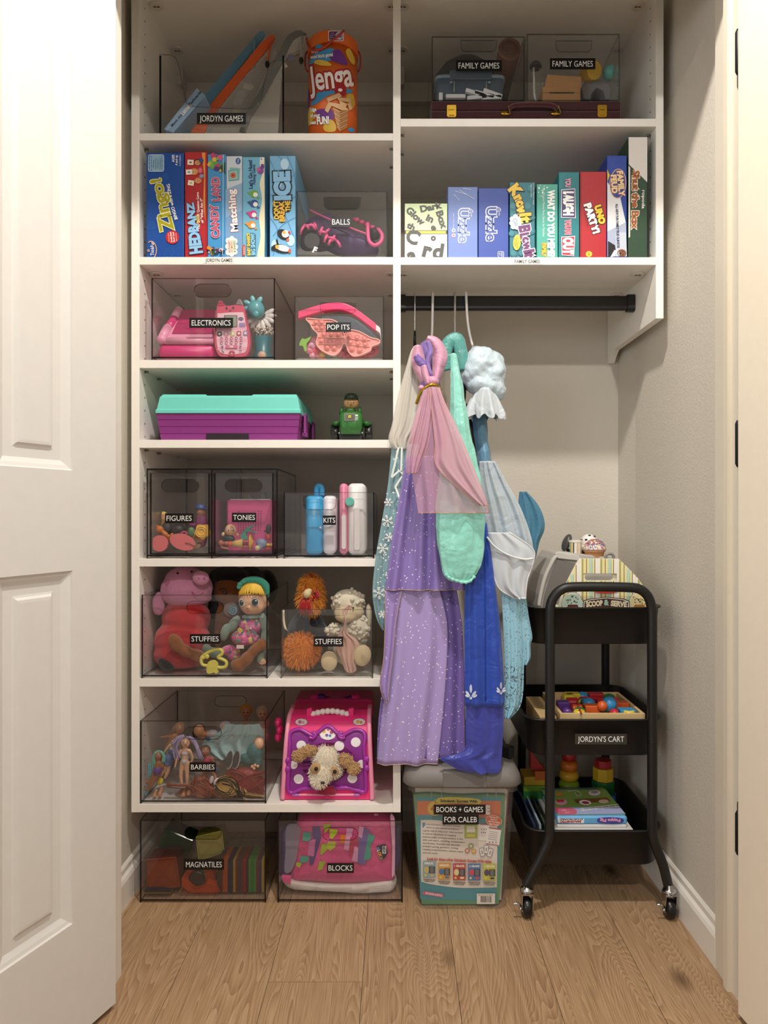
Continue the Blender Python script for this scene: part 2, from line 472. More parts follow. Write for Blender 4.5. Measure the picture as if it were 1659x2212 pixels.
# ------------------------------------------------------------------ setting
def floor_mat():
    m = bpy.data.materials.new('oak_plank'); m.use_nodes = True
    nt = m.node_tree; N = nt.nodes; L = nt.links; b = N['Principled BSDF']
    tc = N.new('ShaderNodeTexCoord'); oi = N.new('ShaderNodeObjectInfo')
    ad = N.new('ShaderNodeVectorMath'); ad.operation = 'ADD'
    sc = N.new('ShaderNodeVectorMath'); sc.operation = 'SCALE'; sc.inputs[0].default_value = (37, 17, 5)
    L.new(oi.outputs['Random'], sc.inputs['Scale']); L.new(tc.outputs['Object'], ad.inputs[0]); L.new(sc.outputs[0], ad.inputs[1])
    mp = N.new('ShaderNodeMapping'); mp.inputs['Scale'].default_value = (9.0, 0.9, 1); L.new(ad.outputs[0], mp.inputs['Vector'])
    # cathedral grain: stretched noise folded into rings
    n1 = N.new('ShaderNodeTexNoise'); n1.inputs['Scale'].default_value = 1.15; n1.inputs['Detail'].default_value = 1.5; n1.inputs['Distortion'].default_value = 0.35; L.new(mp.outputs[0], n1.inputs['Vector'])
    mu = N.new('ShaderNodeMath'); mu.operation = 'MULTIPLY'; mu.inputs[1].default_value = 64; L.new(n1.outputs[0], mu.inputs[0])
    fr = N.new('ShaderNodeMath'); fr.operation = 'FRACT'; L.new(mu.outputs[0], fr.inputs[0])
    mp2 = N.new('ShaderNodeMapping'); mp2.inputs['Scale'].default_value = (260, 9, 1); L.new(ad.outputs[0], mp2.inputs['Vector'])
    n2 = N.new('ShaderNodeTexNoise'); n2.inputs['Scale'].default_value = 1; n2.inputs['Detail'].default_value = 4; L.new(mp2.outputs[0], n2.inputs['Vector'])
    # knots
    mp3 = N.new('ShaderNodeMapping'); mp3.inputs['Scale'].default_value = (5.2, 2.6, 1); L.new(ad.outputs[0], mp3.inputs['Vector'])
    vo = N.new('ShaderNodeTexVoronoi'); vo.inputs['Scale'].default_value = 1; L.new(mp3.outputs[0], vo.inputs['Vector'])
    kr = N.new('ShaderNodeMapRange'); kr.inputs[1].default_value = 0.02; kr.inputs[2].default_value = 0.13; kr.inputs[3].default_value = 1; kr.inputs[4].default_value = 0; L.new(vo.outputs['Distance'], kr.inputs[0])
    big = N.new('ShaderNodeTexNoise'); big.inputs['Scale'].default_value = 1.6; L.new(ad.outputs[0], big.inputs['Vector'])
    cr = N.new('ShaderNodeValToRGB'); e = cr.color_ramp.elements
    e[0].position = 0.12; e[0].color = lin('83664a'); e[1].position = 0.92; e[1].color = lin('c2a381')
    e2 = cr.color_ramp.elements.new(0.45); e2.color = lin('a17f5d'); e3 = cr.color_ramp.elements.new(0.65); e3.color = lin('b4936f')
    mixv = N.new('ShaderNodeMath'); mixv.operation = 'MULTIPLY_ADD'; mixv.inputs[1].default_value = 0.33; L.new(fr.outputs[0], mixv.inputs[0])
    m5 = N.new('ShaderNodeMath'); m5.operation = 'MULTIPLY'; m5.inputs[1].default_value = 0.85; L.new(n2.outputs[0], m5.inputs[0]); L.new(m5.outputs[0], mixv.inputs[2])
    L.new(mixv.outputs[0], cr.inputs[0])
    mx = N.new('ShaderNodeMix'); mx.data_type = 'RGBA'; mx.inputs[7].default_value = lin('5b3f29'); L.new(kr.outputs[0], mx.inputs[0]); L.new(cr.outputs[0], mx.inputs[6])
    mx2 = N.new('ShaderNodeMix'); mx2.data_type = 'RGBA'; mx2.blend_type = 'MULTIPLY'; mx2.inputs[0].default_value = 0.25
    L.new(mx.outputs[2], mx2.inputs[6]); L.new(big.outputs[0], mx2.inputs[7])
    L.new(mx2.outputs[2], b.inputs['Base Color']); b.inputs['Roughness'].default_value = 0.5
    bp = N.new('ShaderNodeBump'); bp.inputs['Strength'].default_value = 0.12; bp.inputs['Distance'].default_value = 0.002; L.new(mixv.outputs[0], bp.inputs['Height']); L.new(bp.outputs[0], b.inputs['Normal'])
    return m
OAK = floor_mat()
WALL = mt('d2cbbe', 0.85, 'wall'); TRIM = mt('efeae0', 0.4); WHITE = mt('f3efe7', 0.35)
g = G(mt('4a3626', 0.9)); g.box(-1.4, 1.4, -2.2, 2.13, -0.06, -0.012)
floor = g.build('floor', kind='structure', loc=(0, 0, 0))
pw = 0.1893
for k in range(-7, 7):
    xa = -0.068 + pw * k; xb = xa + pw
    cuts = {-1: [1.425], 0: [0.55], 1: [-0.3], 2: [0.2], 3: [0.9], -2: [0.75], -3: [0.1]}.get(k, [0.4])
    ys = [-2.2] + cuts + [2.12]
    for y0, y1 in zip(ys[:-1], ys[1:]):
        g = G(OAK); g.box(xa + 0.0005, xb - 0.0005, y0 + 0.0006, y1 - 0.0006, -0.0125, 0.0)
        c = Vector(((xa + xb) / 2, (y0 + y1) / 2, 0)); o = g.build('plank', floor)

XR, XL = 0.672, -0.658
g = G(WALL); g.box(-0.80, 0.80, BW, BW + 0.1, 0, 2.5); g.build('wall_back', kind='structure')
g = G(WALL); g.box(XL - 0.10, XL, 1.45, BW, 0, 2.5); g.build('wall_left', kind='structure')
g = G(WALL); g.prism([(XR, 1.46), (XR + 0.10, 1.46), (XR + 0.10, BW), (XR - 0.013, BW), (XR, 1.995)], lambda a, b: (a, b, 0), lambda a, b: (a, b, 2.5)); g.build('wall_right', kind='structure')
g = G(WALL); g.box(-1.4, 1.4, 1.335, 1.46, 2.035, 2.5); g.build('wall_front', kind='structure', label=None)
g = G(mt('e9e5dc', 0.9, 'wall')); g.box(-1.4, 1.4, -2.2, BW + 0.1, 2.6, 2.66); g.build('ceiling', kind='structure')
def base(name, f):
    """f maps (offset from wall, along, z)"""
    prof = [(0, 0), (0.014, 0), (0.014, 0.062), (0.011, 0.070), (0.006, 0.076), (0.006, 0.088), (0.002, 0.094), (0, 0.094)]
    g = G(TRIM); g.loft([[f(a, 0, z) for a, z in prof], [f(a, 1, z) for a, z in prof]], True, True); g.build(name, kind='structure')
base('baseboard_right', lambda a, t, z: (XR - a - 0.0 - (0.004 * t), 1.466 + t * (BW - 1.466), z))
base('baseboard_left', lambda a, t, z: (XL + a, 1.452 + t * (BW - 1.452), z))
base('baseboard_back', lambda a, t, z: (XL + 0.014 + t * (XR - XL - 0.035), BW - a, z))
# right jamb with its stop, left jamb
g = G(mt('e4dccb', 0.4)); g.box(0.6585, 0.80, 1.372, 1.4665, 0, 2.034); g.build('trim_1', kind='structure')
g = G(mt('ece2ce', 0.4)); g.box(0.650, 0.672, 1.395, 1.412, 0, 2.034); g.build('trim_2', kind='structure')
g = G(TRIM); g.box(-0.80, -0.5607, 1.362, 1.4485, 0, 2.034); g.build('trim_3', kind='structure')

# left door: moulded panel leaf standing open
dd = Vector((-0.387, -1, 0)).normalized(); dn = Vector((1, -0.387, 0)).normalized(); dp = Vector((-0.5322, 1.347, 0.012))
def dl(t, h, z): return dp + dd * t + dn * h + Vector((0, 0, z))
DW = mt('dfdcd7', 0.45)
door = thing('door_1', None, None, dp + dd * 0.3, kind='structure')
def panel_profile(t0, t1, z0, z1):
    def ring(i, h): return [dl(t0 + i, h, z0 + i), dl(t1 - i, h, z0 + i), dl(t1 - i, h, z1 - i), dl(t0 + i, h, z1 - i)]
    gg = G(DW)
    gg.loft([ring(0, 0), ring(0.002, -0.0035), ring(0.008, -0.0055), ring(0.014, -0.009), ring(0.017, -0.0105), ring(0.033, -0.0105), ring(0.037, -0.0095), ring(0.041, -0.0055), ring(0.046, -0.005)], False, True)
    return gg
ts = [0, 0.104, 0.253, 0.355, 0.504, 0.61]; zs_ = [0, 0.206, 0.828, 1.004, 1.86, 2.01]
for ti in (1, 3):
    for zi in (1, 3):
        panel_profile(ts[ti], ts[ti + 1], zs_[zi], zs_[zi + 1]).build('panel', door)
g = G(DW)
for ti in range(5):
    for zi in range(5):
        if ti in (1, 3) and zi in (1, 3): continue
        g.add([dl(ts[ti], 0, zs_[zi]), dl(ts[ti + 1], 0, zs_[zi]), dl(ts[ti + 1], 0, zs_[zi + 1]), dl(ts[ti], 0, zs_[zi + 1])], [(0, 1, 2, 3)])
g.hull8([dl(0, -0.011, 0), dl(0.61, -0.011, 0), dl(0.61, -0.035, 0), dl(0, -0.035, 0), dl(0, -0.011, 2.01), dl(0.61, -0.011, 2.01), dl(0.61, -0.035, 2.01), dl(0, -0.035, 2.01)])
for a, b in (((0, 0), (0, 2.01)), ((0.61, 0), (0.61, 2.01)), ((0, 0), (0.61, 0)), ((0, 2.01), (0.61, 2.01))):
    g.add([dl(a[0], 0, a[1]), dl(b[0], 0, b[1]), dl(b[0], -0.011, b[1]), dl(a[0], -0.011, a[1])], [(0, 1, 2, 3)])
g.build('frame', door)

# right door: flat face of the open leaf, three black hinges on its edge
hp = Vector((0.634, 1.3187, 0.012)); hd = Vector((0.12, -1, 0)).normalized(); hn = Vector((1, 0.12, 0)).normalized()
def rl(t, h, z): return hp + hd * t + hn * h + Vector((0, 0, z))
door2 = thing('door_2', None, None, hp + hd * 0.3, kind='structure')
g = G(mt('f2e7d2', 0.4)); g.hull8([rl(0, 0, 0), rl(0.61, 0, 0), rl(0.61, 0.035, 0), rl(0, 0.035, 0), rl(0, 0, 2.01), rl(0.61, 0, 2.01), rl(0.61, 0.035, 2.01), rl(0, 0.035, 2.01)]); g.build('leaf', door2, mods=[('bevel', 0.002)])
for (ya, yb) in ((68, 166), (909, 1009), (1748, 1843)):
    za, zb_ = P(0, yb, 1.33).z, P(0, ya, 1.33).z
    g = G(mt('0d0c0c', 0.45, metal=0.3)); g.sm = True
    c = rl(-0.0045, 0.004, 0)
    g.tube([(c.x, c.y, za), (c.x, c.y, za + 0.006), (c.x, c.y, zb_ - 0.006), (c.x, c.y, zb_)], [0.003, 0.0055, 0.0055, 0.003], 10)
    pts = rrect(0, (za + zb_) / 2, 0.034, zb_ - za, 0.008)
    g.prism(pts, lambda a, b: (0.6584, 1.3555 + a, b), lambda a, b: (0.6600, 1.3555 + a, b))
    g.build('hinge', door2)

# ------------------------------------------------------------------ shelving unit
unit = thing('closet_organizer', 'white wall mounted closet organizer with two shelf columns and hanging rod', 'shelving', (0, (F + BW) / 2, sz(1755)))
def xp(x): return P(x, 0, F).x
ZT = 2.232
LP0, LP1, DV0, DV1, RP0, RP1 = xp(283.5), xp(301), xp(849), xp(865.5), xp(1417), xp(1433.5)
g = G(WHITE); g.box(LP0, LP1, F, BW - 0.001, sz(1755), ZT); g.build('side_panel', unit, mods=[('bevel', 0.0007)])
g = G(WHITE); g.box(DV0, DV1, F, BW - 0.001, sz(1755), ZT); g.build('divider_panel', unit, mods=[('bevel', 0.0007)])
zb1 = sz(688); zb2 = P(0, 757, BW - 0.05).z; zb3 = P(0, 786, BW).z
g = G(WHITE); g.prism([(F, ZT), (F, zb1), (BW - 0.055, zb2), (BW - 0.03, zb2 - 0.012), (BW - 0.012, zb3), (BW - 0.001, zb3), (BW - 0.001, ZT)], lambda a, b: (RP0, a, b), lambda a, b: (RP1, a, b)); g.build('side_panel', unit, mods=[('bevel', 0.0007)])
def shelf(x0, x1, ya, yb): G(WHITE).box(x0, x1, F + 0.0004, BW - 0.001, sz(yb), sz(ya)).build('shelf', unit, mods=[('bevel', 0.0007)])
for ya, yb in ((287.5, 303), (555, 571.5), (777.5, 795), (950, 967.5), (1207, 1224), (1466, 1483.5), (1737, 1755)):
    shelf(LP1, DV0, ya, yb)
for ya, yb in ((256, 273), (555.5, 572)): shelf(DV1, RP0, ya, yb)
G(WHITE).box(LP1, DV0, F + 0.0004, BW - 0.001, 2.212, 2.231).build('shelf', unit)
G(WHITE).box(DV1, RP0, F + 0.0004, BW - 0.001, 2.212, 2.231).build('shelf', unit)
for a, b in ((LP1 + 0.001, DV0), (DV1, RP0 - 0.001)):
    G(WHITE).box(a, b, BW - 0.02, BW - 0.0015, P(0, 219, BW - 0.02).z, P(0, 193, BW - 0.02).z).build('hanging_rail', unit)
    G(WHITE).box(a, b, BW - 0.014, BW - 0.0015, P(0, 193, BW - 0.02).z, 2.211).build('hanging_rail', unit)
# cam covers below the fixed shelves, hanger covers, line bored holes, shelf pins
CAMW = mt('ddd8ce', 0.4)
def cam_cover(x, z, y):
    g = G(CAMW); g.lathe([(0.001, 0.0), (0.016, 0.0), (0.0175, -0.002), (0.0165, -0.0035), (0.0125, -0.004), (0.001, -0.003)], (x, y, z), 'z', 20); g.sm = True
    g.m(mt('6b6256', 0.7)).box(x - 0.007, x - 0.001, y - 0.002, y + 0.002, z - 0.0046, z - 0.003).box(x + 0.002, x + 0.008, y - 0.002, y + 0.002, z - 0.0046, z - 0.003)
    g.build('cam_cover', unit, smooth=False)
for z in (2.212, sz(571.5)):
    for yy in (F + 0.065, F + 0.235):
        for x in (LP1 + 0.019, DV0 - 0.005): cam_cover(x, z, yy)
for z in (2.212, sz(572)):
    for yy in (F + 0.065, F + 0.235):
        for x in (DV1 + 0.005, RP0 - 0.022): cam_cover(x, z, yy)
for x in (LP1 + 0.006, DV1 + 0.006):
    g = G(CAMW); q = BW - 0.075
    g.loft([[(x - 0.006, q - 0.012, z), (x + w, q - 0.012, z), (x + w, q + 0.012, z), (x - 0.006, q + 0.012, z)] for w, z in ((0.003, P(0, 188, q).z), (0.006, P(0, 184, q).z), (0.007, P(0, 152, q).z), (0.004, P(0, 148, q).z))], True, True); g.build('hanger_cover', unit)
g = G(mt('453c33', 0.9))
def hole(xx, y, z, sgn): g.add([(xx, y + 0.0025 * math.cos(a), z + 0.0025 * math.sin(a)) for a in [k * PI / 4 for k in range(8)]], [tuple(range(8))])
z = sz(1740) + 0.03
while z < 2.2:
    for yy in (F + 0.037, F + 0.30):
        for xx in (LP1 + 0.0004, DV0 - 0.0004): hole(xx, yy, z, 1)
        if z > sz(560):
            for xx in (DV1 + 0.0004, RP0 - 0.0004): hole(xx, yy, z, 1)
    z += 0.032
o = g.build('pin_holes', unit, kind='stuff')
PIN = mt('8b867c', 0.3, metal=1)
for yb in (303, 795, 967.5):
    for xx, sg in ((LP1, 1), (DV0, -1)):
        for yy in (F + 0.037, F + 0.13):
            g = G(PIN); g.cyl((xx, yy, sz(yb) - 0.003), (xx + sg * 0.009, yy, sz(yb) - 0.003), 0.0025, seg=10); g.build('shelf_pin', unit, smooth=True)
for yb in (273,):
    for xx, sg in ((DV1, 1), (RP0, -1)):
        for yy in (F + 0.037, F + 0.13):
            g = G(PIN); g.cyl((xx, yy, sz(yb) - 0.003), (xx + sg * 0.009, yy, sz(yb) - 0.003), 0.0025, seg=10); g.build('shelf_pin', unit, smooth=True)
for t, x0, x1, y in (('JORDYN GAMES', 444, 502, 562.5), ('FAMILY GAMES', 1112, 1166, 565)):
    pr = Print(F + 0.0003); pr.rect(x0 - 6, y - 6.5, x1 + 6, y + 6.5, 'f6f2ea'); pr.text(t, (x0 + x1) / 2, y, 7.2, '2c2a28', w=x1 - x0, bold=0.02); pr.build(unit, 'edge_label')
# rod
RY = 1.872
BLK = mt('111010', 0.42)
zr0, zr1 = P(0, 671, RY).z, P(0, 640, RY).z
rod = G(BLK).rbox(0, 0, 0, 0, 0, 0) if False else None
g = G(BLK); pts = rrect(RY, (zr0 + zr1) / 2, 0.017, zr1 - zr0, 0.006, 4)
g.prism(pts, lambda a, b: (DV1 + 0.001, a, b), lambda a, b: (RP0 - 0.001, a, b)); rod = g.build('hanging_rod', unit)
for xa, xb in ((DV1 + 0.0005, DV1 + 0.014), (RP0 - 0.02, RP0 - 0.0005)):
    g = G(BLK); pts = rrect(RY, (zr0 + zr1) / 2, 0.025, zr1 - zr0 + 0.007, 0.008, 4); g.prism(pts, lambda a, b: (xa, a, b), lambda a, b: (xb, a, b)); g.build('end_cap', rod)

# ------------------------------------------------------------------ game boxes
YB = 1.7225
def game_box(label, x0, x1, yt, shelf_y, col, art, depth=0.26, group=None, side=None, seam=True, name='game_box'):
    X0, X1 = P(x0, 0, YB).x, P(x1, 0, YB).x; zb = sz(shelf_y) + 0.0004; zt = P(0, yt, YB).z
    t = thing(name, label, 'board game', ((X0 + X1) / 2, YB + depth / 2, zb), group)
    g = G(mt(col, 0.42)); g.box(X0, X1, YB, YB + depth, zb, zt); g.build('carton', t, mods=[('bevel', 0.0012)])
    pr = Print(YB, 0.38); pr.ymax = CY + (CZ - zb) * FP / YB - 0.3; ex = art(pr); pr.build(t)
    if ex: ex.build(t, 'age_badge')
    return t

def a1(p):
    for (x, y, r) in ((357, 382, 8), (326.5, 487.7, 10), (365.6, 544.7, 12), (352, 420, 9)):
        sp = [(x + (r * k / 26) * math.cos(k * 0.6), y + (r * k / 26) * math.sin(k * 0.6)) for k in range(27)]
        p.line(sp, 2.2, '1f5aa8')
    p.rect(320, 334, 354.6, 371, 'dce9f1', 4); p.rect(321, 335, 353.6, 370, '8fb6cf', 3)
    p.rect(321.5, 335.5, 328, 369.5, '3f86b8', 2); p.rect(349, 335.5, 353.2, 369.5, '3f86b8', 1.5)
    p.text('Have Fun & Learn', 324.8, 352.5, 3.6, 'ffffff', 90, w=31); p.text("Parent's Guide Included", 351.1, 352.5, 2.2, 'ffffff', 90, w=31)
    for i, (q, ww) in enumerate((('Matching', 16), ('Image & Word', 23), ('Recognition', 20), ('Concentration', 24))): p.text(q, 332 + 4.6 * i, 354, 2.5, '24506e', 90, w=ww)
    p.text('AGES', 374.5, 343, 5.2, 'ffffff', 90, w=16, bold=0.02); p.text('4 and up', 381.5, 347, 4.8, 'ffffff', 90, w=22, bold=0.02); p.text('2 to 6 players', 388.8, 347.5, 3.6, 'ffffff', 90, w=24)
    p.text('Zingo!', 349, 444, 26, 'aaa51f', 103, w=116, bold=0.03, out='f3f0b8', ow=0.035, grow=-0.12)
    p.text('BINGO with a ZING', 370.5, 437, 6.6, 'ffffff', 103, w=78, bold=0.02, arc=0.3)
    p.disc(373, 513, 14.6, 'c4242c'); p.text('Includes', 364.5, 513, 3, 'f2c9a0', 97, w=18); p.text('Double-Sided', 370, 513, 3.6, 'ffffff', 97, w=22, bold=0.02); p.text('Zinger! Cards', 375.6, 513, 3.6, 'ffffff', 97, w=22, bold=0.02); p.text('Game variations', 381, 513, 2.2, 'ffffff', 97, w=18)
    p.line(disc(327, 541, 11.5, 19, 0, 20, -120, 70), 2, 'e0a878'); p.disc(321.5, 542, 3.2, 'a58a80'); p.text('ThinkFun', 329.5, 538, 7.5, 'ffffff', 91, w=29)
game_box('wide royal blue game box with olive lettering, leftmost on the left game shelf', 316.5, 397, 330, 555, '0f4a9c', a1)

def a2(p):
    p.poly([(436, 330), (443.6, 330), (443.6, 480), (439, 440), (441, 380)], 'e8923a')
    p.rect(399.6, 330, 401, 552, '8e1620'); p.rect(444.2, 334, 447.6, 553, 'a8141f')
    for (x, y, c) in ((427, 352, 'd99a62'), (419, 372, 'e3ab78'), (428, 391, 'dea06a')):
        p.disc(x + 1, y - 1, 8.6, '4a2a18' if y < 360 else 'c98a2e' if y < 380 else 'c4512a', 7.4); p.disc(x, y, 6.4, c, 5.6); p.disc(x - 1, y - 2, 1, '1c1410'); p.disc(x - 1, y + 2, 1, '1c1410'); p.line([(x + 2.5, y - 2.4), (x + 3.4, y), (x + 2.5, y + 2.4)], 0.9, '7a2018')
    p.disc(435, 347, 5, '2f4a86', 5); p.disc(433, 369, 4.6, 'd86a86', 6); p.disc(436, 381, 5, '7a9ac0', 4)
    for (x, y, ro) in ((412, 351.5, 3), (408.8, 372.6, -4), (413, 396, 8)):
        q = math.radians(ro); c, s_ = math.cos(q), math.sin(q)
        p.poly([(x + a * c - b * s_, y + a * s_ + b * c) for a, b in ((-6.6, -5.6), (6.6, -5.6), (6.6, 5.6), (-6.6, 5.6))], 'efe9dc'); p.disc(x, y, 3, '8a5a3a' if y < 360 else '9a94a0' if y < 380 else 'd8b24a', 2)
    p.text('HEDBANZ', 418, 493, 19, '92c4ea', 97, w=112, bold=0.06, out='23345a', ow=0.05, grow=-0.33)
    p.text('The QUICK Question Game', 428.6, 456, 5, 'ffffff', 92, w=80, bold=0.015); p.text('QUICK', 427.8, 474, 5.8, 'f2d43a', 94, w=20, bold=0.03); p.text('of "What Am I?"', 436.4, 456, 5.4, 'ffffff', 92, w=54, bold=0.02)
game_box('red game box with light blue block capitals and cartoon heads holding cards', 399, 447.6, 328, 555, 'b3202a', a2)

def a3(p):
    q = random.Random(3); cs = ['c23a6a', '5aa04a', '6a2a86', '4a86c8', 'd85a8a', '7ab04a', '3a5ab0', 'e0b83a']
    for i in range(22): p.disc(451 + q.random() * 33, 336 + q.random() * 26, 3 + q.random() * 3.4, cs[i % 8])
    p.poly([(470, 365), (487, 350), (487, 380), (484, 372)], '2f5a34'); p.disc(468, 365, 5, '5a2a78'); p.disc(477, 369.5, 3, 'dcb83a'); p.disc(458, 358, 4.4, '7ab05a')
    for i in range(4): p.line([(478 + 2.4 * i, 360), (480 + 2 * i, 373)], 1.1, '1c1c20')
    p.text('CANDY', 464.6, 478.5, 16, 'c8506e', 93, w=73, bold=0.05, out='d8e6f2', ow=0.03); p.text('LAND', 466.6, 409.5, 16, 'c8506e', 92, w=52, bold=0.05, out='d8e6f2', ow=0.03)
    for i in range(24): p.disc(451 + q.random() * 31, 536 + q.random() * 16, 1.8 + q.random() * 2.8, ['3a3a6a', '2a5a3a', 'd8a03a', 'c8c0d0', '5a2a4a', '2a2438'][i % 6])
    p.disc(452, 536, 3.6, 'e08a2a')
    p.line([(483.4, 336), (482, 553)], 1.2, 'bfe0f4')
game_box('bright blue game box with pink candy striped capitals and printed balloons', 448.4, 488, 333, 555, '3f93cc', a3)

def a4(p):
    p.poly([(487.5, 410), (523, 395), (523, 555), (487.5, 555)], '8fb2d4'); p.poly([(487.5, 470), (523, 455), (523, 555), (487.5, 555)], '7aa2cc')
    p.disc(514.5, 348, 5.4, '2a5a9a', 7); p.text('GAMES', 514.5, 348, 2.8, 'ffffff', 80, w=9)
    p.poly([(497, 362), (519, 364), (517, 388), (495, 385)], '7fb9b4'); p.poly([(493, 368.5), (514, 366), (516.5, 389), (494.5, 391.5)], '5f9f9c'); p.poly([(494.6, 370), (512.8, 368), (514.8, 387.6), (496, 389.8)], '8cc4be'); p.disc(503.5, 379, 6, 'd65a38'); p.disc(503.5, 379, 2, '8a2a1a')
    p.text('Matching', 503, 455, 15, 'ffffff', 95, w=92, bold=0.035, out='b84c4c', ow=0.035)
    for (x, y) in ((493, 520), (501, 516), (508, 521), (492, 533), (509, 534), (493, 546), (501, 549), (508, 545)): p.disc(x, y, 5.4, 'f4f0e6', 6)
    p.rect(491, 520, 509, 546, 'f4f0e6')
    p.text('ALPHABET', 495.5, 533, 4.4, 'b8424a', 92, w=27, bold=0.02); p.text('NUMBERS', 501, 533, 4.4, 'd0923a', 92, w=25, bold=0.02); p.text('& SHAPES', 507, 533, 4.4, '5a9a4a', 92, w=25, bold=0.02)
game_box('pale blue and white matching card game box with a teal card picture', 488.8, 523, 337, 555, 'ccd6e2', a4)

def a5(p):
    p.poly(spline([(562, 340), (561, 356), (567, 372), (561, 398), (566, 430), (560, 470), (563, 510), (556, 554), (571, 554), (571, 340)], 4), 'e9e2c2')
    p.disc(563, 369, 7, '8a4a9a', 8); p.disc(567, 360, 4, '6a3a8a', 6); p.disc(558, 366, 4, 'd05a8a', 4); p.disc(565.5, 345, 3.6, 'e8e8f0', 5); p.disc(565, 344, 2, '8a86b8', 2)
    p.text("Let's Go Hunt!", 541.4, 377, 7.6, '1c2c5c', 91, w=62, bold=0.03); p.text('Fishing Game', 548.6, 377, 6, '1c2c5c', 91, w=43, bold=0.015)
    for (x, y, c) in ((549, 419, '6aa84a'), (549, 440, '2f4f8e'), (546, 463, 'c8408a'), (544, 486, 'e0923a')):      # plain fish shapes
        p.poly(disc(x, y, 9, 8, -20), c); p.poly([(x + 6, y + 4), (x + 13, y + 9), (x + 7, y + 11)], c); p.poly([(x - 8, y - 6), (x - 15, y - 3), (x - 9, y + 2)], c); p.poly(disc(x + 3, y + 2, 5, 5), 'f0eee6')
    p.rect(524.2, 530, 530, 553, 'cf4a24'); p.text('nickelodeon', 527.2, 542, 3, 'ffffff', 92, w=18)
    p.rect(533, 504, 553, 553, '3a6a9a', 5); p.text("BABY SHARK'S", 537.5, 528.5, 6.6, 'f0d43a', 92, w=48, bold=0.05, out='2a4a6a'); p.text('BIG SHOW!', 547, 529, 8, '8fd0e8', 92, w=46, bold=0.05, out='2a4a6a')
game_box('aqua fishing game box with cream wavy edge and four fish shapes', 524, 571.4, 339, 555, '6fb4d2', a5)

def a6(p):
    for pts in (((583, 345), (610, 395), (638, 375)), ((583, 420), (605, 440), (638, 520)), ((620, 337), (634, 370), (638, 400)), ((590, 510), (612, 485), (638, 470)), ((583, 470), (600, 500), (590, 553)), ((600, 337), (610, 350), (606, 385)), ((610, 440), (638, 425))): p.line(spline(pts, 4), 1.6, '4f8cbc')
    for (x, y) in ((615, 355), (595, 530), (628, 520), (600, 395)): p.disc(x, y, 9, 'b8dcf2', 12)
    p.text('ICE', 609.5, 401.5, 31, '8cc4ea', 92, w=63, bold=0.07, out='101820', ow=0.06)
    for (x, y, a, b) in ((596.5, 454, 21, 8), (609, 457, 25, 8), (621.5, 446, 13, 8)): p.poly(disc(x, y, b, a), '121212')
    p.text("DON'T", 597, 454, 9.6, 'f0c43a', 92, w=40, bold=0.04, out='121212'); p.text('BREAK', 609, 457, 10.6, 'f0b83a', 92, w=45, bold=0.04, out='121212'); p.text('THE', 621.8, 446, 9.6, 'f0c43a', 92, w=23, bold=0.04, out='121212')
    p.poly(disc(612, 507, 14, 10, 35), '14161c'); p.poly(disc(617, 506, 8, 8, 35), 'f2ede2'); p.disc(614, 503, 3.5, 'e8a83a'); p.disc(625, 503, 3, 'c83a3a'); p.disc(622, 519, 3.4, 'd8604a')
    p.poly(disc(608, 538, 20, 9, 12), '16181e'); p.poly(disc(612, 537, 15, 6.5, 14), 'f2efe6'); p.disc(599, 534, 4.5, 'e8b04a'); p.disc(591, 537, 5, '16181e'); p.line([(601, 530), (598, 518)], 4, '16181e'); p.disc(626, 543, 3, 'c85a3a', 5)
game_box('ice blue game box with black outlined capitals and two penguins', 582.6, 638.2, 336.5, 555, '76b2da', a6)

# right game shelf
def b1(p):
    p.rect(874.6, 440, 966, 498, 'cfe5b0'); p.rect(874.6, 497.6, 966, 506, '2c2c28'); p.rect(877, 499, 963, 504.6, 'ecd53a'); p.rect(874.4, 506, 966, 556, 'eee8e6')
    D = '353531'; b = 0.05
    p.text('Glow', 898, 467, 14, D, -42, w=48, bold=b); p.text('Dark', 931, 447.5, 13, D, 12, w=48, bold=b); p.text('in', 929, 472, 14, D, -25, w=16, bold=b); p.text('Box', 954.5, 475, 14, D, -72, w=40, bold=b); p.text('th', 888, 489, 12, D, -25, w=18, bold=b); p.text('e', 935, 491, 14, D, 30, bold=b)
    p.text('C', 892, 512, 28, D, -22, bold=0.04); p.text('r', 924, 540, 30, D, -14, bold=0.05); p.text('d', 946.5, 543, 32, D, -8, bold=0.04); p.text('a', 889, 551, 28, D, 12, bold=0.05); p.text('o', 936, 513, 13, D, 0, bold=0.05)
game_box('low card game box, pale green over white with scattered black letters', 874.4, 966, 440.5, 555.5, 'ddd8cc', b1, depth=0.12)
def uzz(x, xt, yl, light):
    def f(p):
        c = '6d86c8' if light else '2b4aa6'
        p.text('Uzzle', x, yl, 21, c, -90, w=73, bold=0.02, out='ffffff', ow=0.055); p.text('the', xt, yl - 27, 8, c, -90, w=17, bold=0.03, out='ffffff', ow=0.06)
        if light:
            p.text('Extra Cards inside', 980, 477, 2.6, 'e4e8f4', -90, w=32); p.disc(980, 498, 4.2, 'f0f0f6'); p.disc(980, 498, 2.2, c); p.disc(980, 509, 4.2, 'e8d8dc'); p.disc(980, 509, 2.6, 'c87a8a')
            for (x0, y0, x1, y1) in ((983, 413, 1009, 421), (992, 411, 1024, 430), (980, 420, 992, 433), (1000, 408, 1017, 410)): p.line([(x0, y0), (x1, y1)], 0.9, 'dfe6f6')
        else:
            q = Print(YB); q.ymax = p.ymax; q.rect(1075, 543, 1088.6, 556, 'f0f2fa', 3); q.rect(1076, 544, 1087.6, 555.5, c, 2.4); q.text('AGES', 1084, 549.5, 3.4, 'f0f2fa', -90, w=9); q.text('4+', 1079.5, 549.5, 4, 'f0f2fa', -90, w=7); return q
    return f
